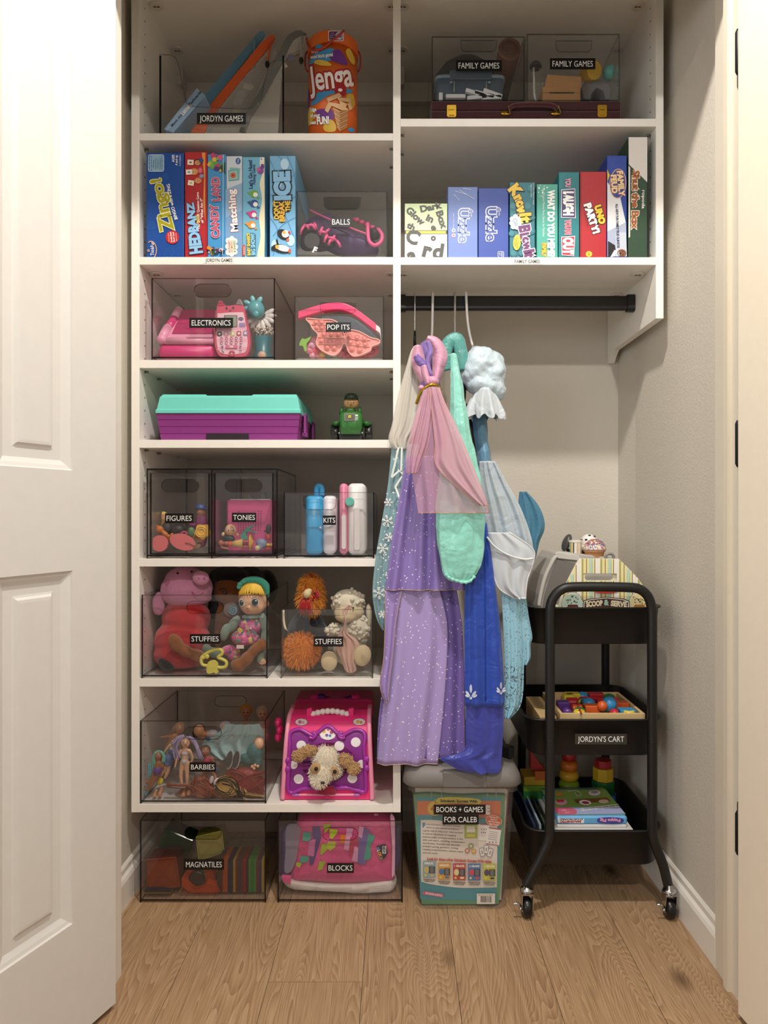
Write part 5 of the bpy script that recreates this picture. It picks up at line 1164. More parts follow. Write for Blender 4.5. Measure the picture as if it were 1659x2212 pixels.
blob('orange_body', None, None, mt('d4703a', 0.45), [(430, 1162, 14, 10, 0, .02, .012)], 1.745, yr)
sp_ = thing('toy_spoon', 'small olive toy spoon lying over the oval pink disc', 'toy utensil', P(420, 1182, 1.726)); g = G(mt('8a6a4a', 0.4)); g.sm = True; g.tube([P(400, 1173, 1.7265), P(410, 1174, 1.7265), P(420, 1180, 1.7265)], 0.0014, 6); g.ell(P(426, 1180, 1.7265), (0.009, 0.0014, 0.005), -20); g.build('spoon', sp_)
inside(None, (P(462, 0, YG).x + t + .0007, P(591, 0, YG).x - t - .0007, YG + .006, YG + .29, zd))
mb = thing('music_box', 'pink cube speaker with grey cat ears in the right drawer', 'speaker', (P(536, 0, 1.86).x, 1.86, zd))
z1 = P(0, 1080, 1.80).z; x0, x1 = P(490, 0, 1.80).x, P(589, 0, 1.80).x
G(mt('cf5588', 0.6)).rbox(x0, x1, 1.80, 1.90, zd, z1, 0.006).build('cube', mb); G(mt('d8d4d2', 0.5)).box(x0 + 0.008, x1 - 0.006, 1.803, 1.897, z1, z1 + 0.0025).build('top_plate', mb)
for pts in ([(529, 1079), (533, 1067), (548, 1079)], [(554, 1079), (568, 1061), (571, 1079)]): G(mt('5f5f62', 0.5)).slab(pts, 1.82, 1.84, 1.80).build('ear', mb, mods=[('bevel', 0.001)])
pr = Print(1.80)
for r_ in range(9):
    for c_ in range(10):
        if r_ > 3 or c_ in (0, 1, 7, 8, 9) and not (r_ < 2 and c_ in (1, 7)): pr.disc(516 + 5.3 * c_, 1105 + 5 * r_, 1.1, '3a1c2c', n=8)
pr.build(mb, 'speaker_holes')
bh = thing('toy_figure', 'baby headed toy figure with dark suit in the right drawer', 'toy figure', P(498, 1165, 1.745))
FL = mt('e2b48e', 0.42)
h_ = blob('head', None, None, FL, [(498, 1145, 12.5, 13, 0, 0, .0125), (487, 1148, 3, 3.5, 0, 0, .003), (509, 1148, 3, 3.5, 0, 0, .003)], 1.748, bh); blob('suit', None, None, mt('2f4038', 0.5), [(496, 1164, 12, 9, 0, 0, .009), (487, 1161, 6, 4, 40, 0, .004)], 1.748, bh)
for x, y in ((482, 1154), (513, 1155)): blob('hand', None, None, FL, [(x, y, 4, 5, 20 if x < 490 else -20, 0, .004)], 1.748, bh, 0.0012)
pr = Print(1.7345)
for x in (494, 504): pr.disc(x, 1145, 2.4, 'f2eee8', 2.4); pr.disc(x, 1145.4, 1.7, '2c3a30', 1.8)
pr.line([(495, 1152), (499, 1153.6), (503, 1152)], 0.9, 'a84a40'); pr.line([(499, 1135), (503, 1136), (504, 1133.6)], 1.2, 'd0a050'); pr.build(bh, 'face')
G(mt('4f9a86', 0.45)).slab(spline([(518, 1160), (524, 1148), (532, 1140), (547, 1134), (548, 1136), (538, 1144), (552, 1150), (551, 1152), (534, 1148), (530, 1156), (534, 1164), (524, 1166)], 3, True), 1.766, 1.776, 1.76).build('mermaid_tail', None, 'green mermaid tail of a toy behind the baby figure', 'toy figure', mods=[('bevel', 0.002)])
hu = thing('toy_figure', 'dancer figure in straw skirt lying across the right drawer', 'toy figure', P(520, 1186, 1.737))
blob('body', None, None, mt('a8624a', 0.45), [(477, 1173, 6, 7, 0, 0, .007), (490, 1174, 9, 5, 5, 0, .006), (486, 1184, 12, 3, 10, 0, .003), (530, 1170, 11, 2.6, 0, .002, .003), (531, 1181, 11, 2.6, 0, .002, .003)], 1.738, hu, 0.0014)
g = G(mt('c8a660', 0.7)); a, b = P(500, 1175, 1.738), P(524, 1174, 1.738); g.cyl(a, b, 0.006, 0.0115, 18); g.build('straw_skirt', hu, smooth=True)
g = G(mt('d8533c', 0.5)); g.cyl(P(494, 1175, 1.738), P(500, 1175, 1.738), 0.0066, 0.0066, 14); g.build('top', hu, smooth=True); blob('hair', None, None, mt('3a2018', 0.6), [(473, 1174, 4, 8, 0, .004, .006)], 1.738, hu, 0.0014)
g = G(mt('d9a544', 0.5)); g.sm = True; c = P(541, 1172, 1.745); g.lathe([(0.0205, 0.0), (0.019, 0.002), (0.009, 0.004), (0.006, 0.007), (0.0005, 0.0075)], c, 'x', 24); g.build('toy_hat', None, 'yellow straw hat standing on edge in the right drawer', 'toy hat')
blob('toy_figure', 'blue grey rounded toy animal at the lower right of the right drawer', 'toy figure', mt('7a8aa4', 0.5), [(565, 1174, 13, 11, 15, 0, .011), (560, 1183, 7, 6, 0, -.006, .006)], 1.757)
rs = thing('toy_figure', 'tiny figure with red shorts and yellow shoes at far right drawer edge', 'toy figure', P(582, 1186, 1.755))
for nm, m_, el in (('torso', '2e2e2c', [(580, 1143, 6, 12, 0, 0, .006), (573, 1148, 5, 2, 30, -.002, .002)]), ('shorts', 'c04838', [(580, 1160, 5.5, 7, 0, 0, .006)]), ('shoes', 'd8ac34', [(579, 1177, 4, 4, 0, -.003, .006), (586, 1177, 4, 4, 0, -.003, .006)]), ('stand', 'a83028', [(580, 1185, 11, 4, 0, 0, .01)])): blob(nm, None, None, mt(m_, 0.45), el, 1.757, rs, 0.0014)
blob('toy_figure', 'yellowish toy figure lying at the lower middle of the right drawer', 'toy figure', mt('cfc08c', 0.5), [(556, 1184, 6, 6, 0, 0, .006)], 1.737)

be = acrylic_bin('smoky bin with two handheld game cases right of the drawer case', 612.5, 808.5, 1063.5, zG, YG, 0.30, (690.5, 1086, 72, 30, 'trap'), ('KITS', 697.5, 1113.5, 725.5, 1134), 'smoke')
ck = zG + 0.0085; inside(be)
def kitcase(label, x0, xs, x1, yt, cl, cr, extra):
    Yk = 1.748; t_ = thing('travel_case', label, 'case', (P((x0 + x1) / 2, 0, Yk).x, Yk + 0.07, ck)); z1 = P(0, yt, Yk).z
    for a, b, c, nm in ((x0, xs, cl, 'left_shell'), (xs + 0.5, x1, cr, 'right_shell')): G(mt(c, 0.35)).rbox(P(a, 0, Yk).x, P(b, 0, Yk).x, Yk, Yk + 0.17, ck, z1, 0.012, 5).build(nm, t_, smooth=True)
    return t_, Yk
t1, Yk = kitcase('upright toy case, half blue and half white, in the kits bin', 660, 697, 725, 1070, '3f9fd2', 'dedce2', 0)
g = G(mt('2f86b4', 0.4)); g.sm = True; g.tube([P(a, b, Yk + 0.03) for a, b in spline([(684, 1072), (684, 1054), (689, 1050), (695, 1054), (695, 1072)], 4)], 0.0035, 8, flat=2.0); g.build('carry_loop', t1)
g = G(mt('d8d8dc', 0.3)); g.sm = True; g.ell(P(692, 1140, Yk - 0.001), 0.0032); g.build('snap', t1)
t2, Yk = kitcase('upright toy case, pink and white with mint button, in the kits bin', 733, 751, 790, 1044, 'e48aa6', 'e2e0de', 0)
g = G(mt('62c2ae', 0.35)); g.lathe([(0.0005, -0.006), (0.010, -0.006), (0.0112, -0.004), (0.0112, 0.002)], P(755.5, 1084, Yk), 'y', 24); g.build('button', t2, smooth=False)
for (a, b, c, d) in ((738, 1112, 747, 1186), (765, 1097, 777, 1188)): G(mt('e6e0dc', 0.35)).slab(rrect((a + c) / 2, (b + d) / 2, c - a, d - b, 4), Yk - 0.009, Yk + 0.001).build('side_clip', t2, mods=[('bevel', 0.002)])
inside(None)

# ------------------------------------------------------------------ plush toys
zH = sz(1466) + 0.0004; YH = 1.7165; zh = zH + 0.0085
bsl = acrylic_bin('large smoky bin of plush toys and a baby doll, sixth shelf left', 305.5, 578, 1285, zH, YH, 0.33, (443, 1312, 80, 27, 'pill'), ('STUFFIES', 410, 1369.5, 476, 1390.5), 'smoke')
bsr = acrylic_bin('clear bin with plush chicken and plush lamb, sixth shelf right', 606, 806, 1316, zH, YH, 0.30, (706, 1342, 76, 25, 'trap'), ('STUFFIES', 677.5, 1375, 741.5, 1396.5), 'clear')
def fur(name, parent, ells, Y, mat, n, length, w, seed, droop=0.3, away=None):
    """short tapered fibres on ellipsoids (x, y, rx, ry, rot, dY, rd)"""
    q = random.Random(seed); g = G(mat)
    for (x, y, rx, ry, ro, dy, rd) in ells:
        Yq = Y + dy; k = Yq / FP; c = P(x, y, Yq); M = Matrix.Rotation(math.radians(ro), 3, 'Y')
        for i in range(n):
            zt_ = q.uniform(-1, 1); a = q.uniform(0, 2 * PI); s_ = math.sqrt(1 - zt_ * zt_)
            u = Vector((s_ * math.cos(a), s_ * math.sin(a), zt_))
            if u.y > 0.45: continue
            p = c + M @ Vector((u.x * rx * k, u.y * rd, u.z * ry * k)); nrm = (M @ Vector((u.x / (rx * k), u.y / rd, u.z / (ry * k)))).normalized()
            d = (nrm + Vector((q.uniform(-.5, .5), q.uniform(-.5, .5), q.uniform(-.5, .5) - droop))).normalized()
            L_ = length * q.uniform(0.6, 1.2); t_ = d.orthogonal().normalized() * w; b_ = d.cross(t_)
            m_ = p + d * L_ * 0.55 + nrm * L_ * 0.1; e = p + d * L_ + Vector((0, 0, -droop * L_ * 0.4))
            g.add([p - nrm * 0.001 + t_, p - nrm * 0.001 - t_ * 0.5 + b_ * 0.9, p - nrm * 0.001 - t_ * 0.5 - b_ * 0.9, m_ + t_ * 0.7, m_ - t_ * 0.5 + b_ * .6, m_ - t_ * 0.5 - b_ * .6, e], [(0, 1, 4, 3), (1, 2, 5, 4), (2, 0, 3, 5), (3, 4, 6), (4, 5, 6), (5, 3, 6)])
    return g.build(name, parent, kind='stuff')

# pink pig in a red dress (plain generic pig face)
inside(bsl); YP = 1.812
pig = thing('plush_pig', 'plush pink pig in red dress sitting at left in the big plush bin', 'plush toy', P(395, 1462, YP))
PKP = mt('e39ac0', 0.9, 'plush'); RDP = mt('c42a34', 0.9, 'plush')
blob('body', None, None, RDP, [(402, 1335, 54, 46, 0, 0, .045), (394, 1385, 64, 50, 0, -.005, .05), (390, 1412, 60, 38, 0, -.008, .05)], YP, pig, 0.004)
blob('head', None, None, PKP, [(403, 1272, 58, 44, -6, 0, .05), (400, 1256, 46, 34, 0, 0, .045), (405, 1292, 54, 18, 0, .002, .046)], YP, pig, 0.004)
blob('snout', None, None, mt('e7a2c6', 0.9, 'plush'), [(434, 1249, 19, 16, 10, -.048, .016)], YP, pig, 0.003)
for x in (430, 441): G(mt('b86a94', 0.8)).ell(P(x, 1249.5, YP - 0.062), (0.0028, 0.002, 0.0032)).build('nostril', pig, smooth=True)
for x, y in ((384, 1238), (414, 1235)): G(mt('111014', 0.2)).ell(P(x, y, YP - 0.047), (0.0035, 0.003, 0.003)).build('eye', pig, smooth=True)
G(mt('cf74a6', 0.9, 'plush')).ell(P(366, 1262, YP - 0.034), (0.0095, 0.006, 0.010)).build('cheek', pig, smooth=True)
g = G(mt('a83a5e', 0.7)); g.sm = True; g.tube([P(a, b, YP - 0.052 + abs(a - 428) * 0.00012) for a, b in spline([(414, 1278), (420, 1284), (430, 1286), (440, 1280)], 4)], 0.0012, 6); g.build('mouth', pig)
blob('arm', None, None, PKP, [(341, 1308, 15, 22, -12, -.02, .018), (343, 1292, 9, 14, 0, -.02, .014)], YP, pig, 0.003)
blob('shoe', None, None, mt('121115', 0.8, 'plush'), [(360, 1436, 19, 12, 25, -.045, .02), (350, 1428, 10, 9, 30, -.045, .015)], YP, pig, 0.003)

# brown plush doll behind with dark hair and legs stretched forward
pd = thing('plush_doll', 'dark haired plush doll behind, legs stretched out to the front', 'plush toy', P(505, 1462, 1.86))
BRN = mt('9a5c2c', 0.9, 'plush'); DK = mt('181315', 0.9, 'plush')
blob('body', None, None, BRN, [(493, 1275, 34, 36, 0, 0, .035), (500, 1340, 26, 40, 0, .01, .03), (472, 1345, 9, 42, 6, -.01, .012), (470, 1380, 9, 20, 0, -.02, .012)], 1.865, pd, 0.004)
blob('leg', None, None, BRN, [(380, 1389, 15, 22, -30, -.005, .014), (400, 1405, 20, 13, 32, .0, .015), (425, 1415, 22, 13, 22, .01, .016), (445, 1420, 18, 12, 0, .03, .016)], 1.737, pd, 0.003)
blob('leg', None, None, BRN, [(514, 1437, 17, 14, 20, 0, .015), (532, 1424, 22, 14, -48, 0, .015), (550, 1404, 22, 12, -42, .004, .015), (566, 1392, 12, 14, -20, .008, .014)], 1.737, pd, 0.003)
blob('hair', None, None, DK, [(495, 1245, 46, 22, 0, .012, .04), (540, 1262, 36, 40, 0, .04, .04), (466, 1290, 14, 50, 8, .015, .03), (520, 1300, 26, 60, 0, .05, .03), (575, 1270, 26, 40, 0, .06, .03)], 1.865, pd, 0.005)
fp = flat(1.8295)
pr = Print(fp); pr.line(spline([(474, 1274), (482, 1271), (490, 1273)], 3), 2.4, '1a1210'); pr.line(spline([(507, 1273), (514, 1269), (522, 1270)], 3), 2.4, '1a1210'); pr.poly(disc(486, 1280, 6, 3.4, 12), '2a1810'); pr.poly(disc(487, 1280, 2.4, 2.6), '0c0808'); pr.disc(485, 1279, 0.8, 'e8e0d8'); pr.line([(494, 1299), (502, 1301), (510, 1299)], 1.8, '8a4a34'); pr.build(pd, 'face')
G(mt('b8a294', 0.9, 'plush')).ell(P(500, 1318, 1.845), (0.022, 0.012, 0.02)).build('top', pd, smooth=True)
pe = G(mt('a9c8d0', 0.5)); pe.sm = True; pe.lathe([(0.0003, -0.002), (0.011, -0.002), (0.0125, 0), (0.0115, 0.002)], P(503, 1318, 1.826), 'y', 22); pn = pe.build('pendant', pd, smooth=False)
pr = Print(flat(1.8238)); pr.line([(503 + 0.42 * k * math.cos(k * .55), 1318 + 0.42 * k * math.sin(k * .55)) for k in range(22)], 1.8, '3a7a94'); pr.build(pn, 'spiral')

# baby doll
YDL = 1.76
bd = thing('baby_doll', 'blonde baby doll with teal headband and pink patterned dress, right side of plush bin', 'doll', P(540, 1462, YDL))
SK = mt('e2b48c', 0.45)
blob('head', None, None, SK, [(546, 1296, 31, 33, 0, 0, .031), (546, 1308, 28, 21, 0, -.003, .028), (575, 1304, 8, 9, 0, .006, .005), (536, 1312, 4, 4, 0, -.030, .004)], YDL, bd, 0.0028)
g = G(mt('d9b03c', 0.5)); g.sm = True
for i in range(26):
    a = -2.6 + i * 0.165; rr = 32
    p0 = (545 + 4 * math.sin(i), 1262); p2 = (546 + 31 * math.sin(a * 0.6) , 1284 + 8 * abs(math.sin(i * 1.7)) - 6 * math.cos(a * .6)); p1 = ((p0[0] + p2[0]) / 2 + 4 * math.sin(a), 1268)
    dep = lambda x, y: -0.033 * math.sqrt(max(0.02, 1 - ((x - 546) / 35) ** 2 - ((y - 1296) / 40) ** 2))
    g.tube([P(x, y, YDL + dep(x, y)) for x, y in spline([p0, p1, p2], 4)], [0.0045, 0.005, 0.005, 0.0045, 0.004, 0.0035, 0.003, 0.002, 0.001], 6)
g.ell(P(547, 1284, YDL + 0.014), (33 * YDL / FP, 0.028, 24 * YDL / FP)); g.build('hair', bd)
hbm = mt('58c4ab', 0.8, 'plush')
g = G(hbm); g.sm = True; g.tube([P(a, b, YDL + 0.004) for a, b in spline([(521, 1266), (532, 1256), (550, 1253), (566, 1258), (578, 1272), (582, 1290)], 5)], 0.0062, 8, flat=1.6); hb_ = g.build('headband', bd)
for a, b in ((519, 1262), (526, 1257), (517, 1268)): G(hbm).ell(P(a, b, YDL - 0.01), (0.007, 0.005, 0.006)).build('bow', hb_, smooth=True)
fy = YDL - 0.0335
pr = Print(flat(fy))
pr.poly(disc(522, 1302, 6, 8), 'f0ece6'); pr.poly(disc(521.6, 1302.5, 5, 7), '1f3a38'); pr.disc(521.4, 1303, 3.4, '0c1414'); pr.disc(523, 1299, 1.4, 'ffffff')
pr.poly(disc(551, 1300.5, 9, 8.6), 'f0ece6'); pr.poly(disc(550.6, 1301, 7.4, 8), '2a4a44'); pr.disc(550.4, 1301.5, 4.8, '0c1414'); pr.disc(553, 1297.5, 1.8, 'ffffff'); pr.line(spline([(543, 1294), (551, 1290.5), (560, 1295)], 4), 1.2, '5a3a2a')
pr.poly(disc(535.5, 1321.5, 4, 2.8), 'c46a5c'); pr.poly(disc(535.5, 1321.2, 2, 1.2), '7a2a26'); pr.build(bd, 'face')
def pattern_mat():
    m = bpy.data.materials.new('patterned_fabric'); m.use_nodes = True; nt = m.node_tree; N = nt.nodes; L = nt.links; b = N['Principled BSDF']; b.inputs['Roughness'].default_value = 0.85
    tc = N.new('ShaderNodeTexCoord'); v = N.new('ShaderNodeTexVoronoi'); v.inputs['Scale'].default_value = 150; L.new(tc.outputs['Object'], v.inputs['Vector'])
    sp = N.new('ShaderNodeSeparateColor'); L.new(v.outputs['Color'], sp.inputs[0]); r = N.new('ShaderNodeValToRGB'); r.color_ramp.interpolation = 'CONSTANT'
    e = r.color_ramp.elements; e[0].color = lin('c95f92'); e[1].position = 0.88; e[1].color = lin('d8c068')
    for p, c in ((0.45, 'd88aa8'), (0.6, '6f9a8c'), (0.7, 'c04a84'), (0.8, '4a6478')): x = r.color_ramp.elements.new(p); x.color = lin(c)
    L.new(sp.outputs[0], r.inputs[0]); L.new(r.outputs[0], b.inputs['Base Color']); return m
PAT = pattern_mat(); SG = mt('8ba394', 0.9, 'plush')
blob('dress', None, None, PAT, [(541, 1350, 26, 22, 0, 0, .026), (530, 1378, 32, 18, 4, -.002, .03), (490, 1404, 20, 10, -20, -.002, .012), (505, 1412, 16, 16, 0, 0, .012)], YDL + 0.004, bd, 0.0028)
blob('sleeve', None, None, SG, [(505, 1348, 11, 22, 35, 0, .012), (486, 1366, 10, 20, 15, -.006, .012)], YDL, bd, 0.0028)
blob('sleeve', None, None, SG, [(570, 1346, 10, 24, -12, 0, .012), (572, 1385, 9, 26, -4, -.002, .012), (563, 1420, 8, 14, 12, -.006, .01)], YDL, bd, 0.0028)
blob('collar', None, None, SG, [(543, 1332, 22, 6, 0, -.002, .022)], YDL, bd, 0.0024)
h_ = blob('hand', None, None, SK, [(566, 1427, 8, 6, 0, 0, .006), (559, 1424, 4, 2.4, 20, -.002, .003), (562, 1432, 2, 4, 10, -.002, .002), (566, 1433, 2, 4.4, 0, -.002, .002), (570, 1432, 2, 4, -8, -.002, .002), (573, 1430, 1.8, 3.4, -14, -.002, .002)], YDL - 0.008, bd, 0.0012, it=1)
blob('foot', None, None, SG, [(462, 1410, 16, 11, 25, 0, .012), (446, 1402, 10, 12, 0, .0, .01)], YDL - 0.004, bd, 0.0028)
pr = Print(flat(YDL - 0.0265)); pr.disc(534.5, 1338.5, 4.2, '35507a'); pr.poly([(549, 1343), (551, 1341), (554, 1343), (557, 1340), (560, 1343), (553, 1352)], '4f7a72'); pr.disc(541.5, 1357, 2, 'efe8ea'); pr.poly(disc(519, 1361, 6, 5, 30), 'd8b84e'); pr.poly(disc(549, 1366, 8, 3, 40), '5a7a8a'); pr.poly(disc(537, 1367, 3, 5, 20), '6f9a7a')
for i in range(6): pr.line([(530, 1344 + 3 * i), (534.5, 1344 + 3 * i)], 1.2, 'e8d0b8')
pr.rect(511, 1393, 527, 1401, 'e8dcd0'); pr.build(bd, 'appliques')

# yellow teether
te = thing('teether', 'yellow silicone animal shaped teether leaning on the front of the plush bin', 'teether', P(460, 1458, 1.727))
YW = mt('e0d860', 0.5)
ring = spline([(440, 1416), (452, 1408), (466, 1403), (478, 1404), (480, 1412), (471, 1420), (480, 1424), (489, 1430), (487, 1440), (474, 1442), (460, 1436), (446, 1438), (436, 1434), (435, 1422)], 4, True)
g = G(YW); g.sm = True; rg = [P(a, b, 1.7275) for a, b in ring]; g.tube(rg + rg[:2], 0.0040, 8, False); g.build('ring', te)
g = G(YW); g.slab(spline([(450, 1430), (462, 1427), (470, 1434), (469, 1446), (471, 1452), (466, 1456), (462, 1453), (452, 1456), (446, 1452), (447, 1440)], 4, True), 1.7225, 1.731); g.build('body', te, mods=[('bevel', 0.0015)])
for a, b in ((438, 1420), (447, 1418)): G(YW).ell(P(a, b, 1.7265), (0.006, 0.0035, 0.006)).build('ear', te, smooth=True)

inside(bsr)
YK = 1.775; 
ck_ = thing('plush_chicken', 'plush chicken with orange head fur, red comb and orange feet tuft', 'plush toy', P(680, 1462, YK))
ORF = mt('dc8a2a', 0.9, 'plush'); BLK2 = mt('23262c', 0.9, 'plush')
he = [(672, 1290, 25, 34, 3, 0, .028), (672, 1265, 20, 20, 0, 0, .024)]
blob('head', None, None, ORF, he, YK, ck_, 0.0035); fur('head_fur', ck_, he, YK, mt('e2922c', 0.8), 700, 0.016, 0.0006, 5, 0.5)
blob('body', None, None, BLK2, [(665, 1375, 48, 60, 0, .03, .045), (665, 1420, 50, 36, 0, .03, .05)], YK, ck_, 0.005)
RED = mt('a81820', 0.9, 'plush')
blob('comb', None, None, RED, [(672, 1246, 6, 9, -10, 0, .007), (680, 1249, 7, 6, 0, .004, .007)], YK, ck_, 0.002)
blob('beak', None, None, mt('e3d2a0', 0.9, 'plush'), [(664, 1282, 9, 11, 20, -.030, .013), (668, 1276, 6, 5, 0, -.030, .01)], YK, ck_, 0.002)
blob('wattle', None, None, RED, [(653, 1308, 8, 18, 6, -.028, .01), (667, 1309, 9, 19, -4, -.028, .01)], YK, ck_, 0.0022)
blob('face_patch', None, None, RED, [(682, 1284, 10, 12, -20, -.024, .009), (659, 1272, 4, 9, 10, -.024, .006), (676, 1292, 12, 7, 0, -.024, .007)], YK, ck_, 0.0022)
G(mt('141014', 0.15)).ell(P(679.5, 1282.5, YK - 0.0335), 0.0030).build('eye', ck_, smooth=True)
ft = [(650, 1405, 36, 34, 0, 0, .024)]
blob('tuft', None, None, mt('d9822c', 0.9, 'plush'), ft, 1.752, ck_, 0.004); fur('tuft_fur', ck_, ft, 1.752, mt('e38a34', 0.8), 1100, 0.014, 0.0006, 6, 0.25)
g = G(mt('e0d2b4', 0.7)); g.sm = True; g.tube([P(a, b, 1.727) for a, b in spline([(612, 1318), (613, 1340), (616, 1356), (621, 1362)], 4)], [0.003] * 10 + [0.001] * 3, 6); g.build('claw', ck_)
# lamb
YL = 1.772
lb = thing('plush_lamb', 'cream plush lamb with curly wool wrapped in pale pink blanket', 'plush toy', P(755, 1462, YL))
CRM = mt('e6dcc6', 0.95, 'plush'); TAN = mt('d9c49c', 0.9, 'plush')
wool = [(752, 1300, 36, 28, 0, .004, .034), (765, 1363, 34, 30, 0, .004, .03), (722, 1362, 18, 14, 20, -.006, .016), (775, 1355, 22, 26, -10, -.008, .02)]
blob('wool', None, None, CRM, wool + [(755, 1400, 38, 40, 0, .01, .032)], YL, lb, 0.0035)
g = G(CRM); g.sm = True; q = random.Random(4)
for (x, y, rx, ry, ro, dy, rd) in wool:
    for i in range(70):
        a = q.uniform(0, 2 * PI); zt_ = q.uniform(-1, 1); s_ = math.sqrt(1 - zt_ * zt_); k = YL / FP
        if s_ * math.sin(a) > 0.3: continue
        g.ell(P(x, y, YL + dy) + Vector((rx * k * s_ * math.cos(a), rd * s_ * math.sin(a), ry * k * zt_)), q.uniform(.0035, .006), None, 7, 5)
g.build('curls', lb, kind='stuff')
blob('face', None, None, TAN, [(754, 1322, 34, 20, 0, -.006, .032), (750, 1330, 28, 16, 0, -.010, .03)], YL, lb, 0.0035)
G(mt('221c18', 0.2)).ell(P(763, 1313, YL - 0.0375), 0.0026).build('eye', lb, smooth=True)
blob('ear', None, None, mt('d8cbb0', 0.9, 'plush'), [(797, 1325, 7, 22, -4, 0, .008), (797, 1342, 6, 14, 0, 0, .007)], YL, lb, 0.0025)
blob('foot', None, None, TAN, [(783, 1416, 20, 24, 10, 0, .012)], 1.738, lb, 0.003); blob('foot', None, None, mt('e2cfa8', 0.9, 'plush'), [(711, 1428, 19, 22, 0, 0, .014)], 1.74, lb, 0.003)
pr = Print(flat(1.7252)); pr.line([(784 + 4 * math.cos(t * .7) * (1 - .02 * t), 1419 + 4 * math.sin(t * .7) * (1 - .02 * t)) for t in range(9)], 1, 'b49c74'); pr.build(lb, 'sole_mark')
PBL = mt('dfb3a4', 0.9, 'plush')
def cloth(rows, Y, mat, name, parent, nf=6, amp=0.004, th=0.0025, nu=48, seed=0, mods=None, kind=None, bl=.006):
    """hanging cloth: rows of (y, x_left, x_right[, dY]) in photo pixels, folded in depth; closed thin sheet"""
    q = random.Random(seed); ph = [q.uniform(0, 6.28) for _ in range(4)]; dense = spline([tuple(float(v) for v in (r + (0.0,))[:4]) for r in rows], 6)
    F0 = []; B0 = []
    for i, (y, xl, xr, dy) in enumerate(dense):
        f = i / max(1, len(dense) - 1); a = []; b = []
        for j in range(nu + 1):
            t = j / nu; w_ = math.sin(2 * PI * nf * t + ph[0] + 0.8 * math.sin(2.2 * f + ph[1])) * 0.65 + 0.35 * math.sin(2 * PI * nf * 1.7 * t + ph[2] + f * 1.3)
            bulge = -bl * math.sin(PI * t); X = xl + (xr - xl) * t
            yy = Y + dy + amp * w_ * (0.35 + 0.65 * f) + bulge
            p = P(X, y, Y + dy); p.y = yy; a.append(p); b.append(p + Vector((0, th, 0)))
        F0.append(a); B0.append(b)
    g = G(mat); g.sm = True; n = nu + 1; m_ = len(F0)
    g.v = [v for r in F0 for v in r] + [v for r in B0 for v in r]; o = n * m_
    for i in range(m_ - 1):
        for j in range(nu):
            A, Bq, Cq, Dq = i * n + j, i * n + j + 1, (i + 1) * n + j + 1, (i + 1) * n + j
            g.face((A, Bq, Cq, Dq)); g.face((o + A, o + Dq, o + Cq, o + Bq))
        g.face((i * n, (i + 1) * n, o + (i + 1) * n, o + i * n)); g.face((i * n + nu, o + i * n + nu, o + (i + 1) * n + nu, (i + 1) * n + nu))
    for j in range(nu):
        g.face((j, o + j, o + j + 1, j + 1)); e = (m_ - 1) * n; g.face((e + j, e + j + 1, o + e + j + 1, o + e + j))
    ob = g.build(name, parent, kind=kind, mods=mods); return ob, F0
cloth([(1306, 752, 758), (1318, 738, 760), (1334, 736, 758), (1346, 741, 750), (1354, 741, 749), (1368, 732, 752), (1384, 728, 772), (1404, 727, 778), (1428, 738, 768), (1448, 745, 770), (1452, 750, 762)], 1.741, PBL, 'blanket', lb, 3, 0.006, 0.004, 30, 3)

inside(None)
# ------------------------------------------------------------------ fashion dolls
zI = sz(1737) + 0.0004; YI = 1.7165; zi = zI + 0.0085
bd_ = acrylic_bin('big smoky bin full of fashion dolls on the bottom shelf', 302.5, 575, 1557, zI, YI, 0.29, (438, 1583.5, 80, 27, 'pill'), ('BARBIES', 409.5, 1646.5, 466.5, 1667), 'smoke', None, True)
inside(bd_)
SKC = {'l': mt('dcae8c', 0.4), 'm': mt('c08a64', 0.4), 'd': mt('9a6446', 0.4)}
def limb(g, pts, r, Y):
    pts = spline([tuple(p) if len(p) == 3 else (p[0], p[1], 0.0) for p in pts], 4); n = len(pts)
    g.tube([P(a, b, Y + c) for a, b, c in pts], [r[0] + (r[1] - r[0]) * i / (n - 1) for i in range(n)], 8)
    g.ell(P(pts[0][0], pts[0][1], Y + pts[0][2]), r[0], None, 8, 6); g.ell(P(pts[-1][0], pts[-1][1], Y + pts[-1][2]), r[1] * 1.05, None, 8, 6)
def strands(name, parent, col, paths, Y, r=0.0022, spread=5, n=5, seed=0):
    q = random.Random(seed); g = G(mt(col, 0.45, 'satin')); g.sm = True
    for path in paths:
        for i in range(n):
            ox, oy, oz = q.uniform(-spread, spread), q.uniform(-spread, spread) * .5, q.uniform(-.006, .006)
            pp = spline([(a + ox * (0.35 + 0.65 * t / max(1, len(path) - 1)), b + oy, oz) for t, (a, b) in enumerate(path)], 4); m_ = len(pp)
            g.tube([P(a, b, Y + c) for a, b, c in pp], [r * (1 - 0.6 * k / m_) for k in range(m_)], 5)
    return g.build(name, parent)
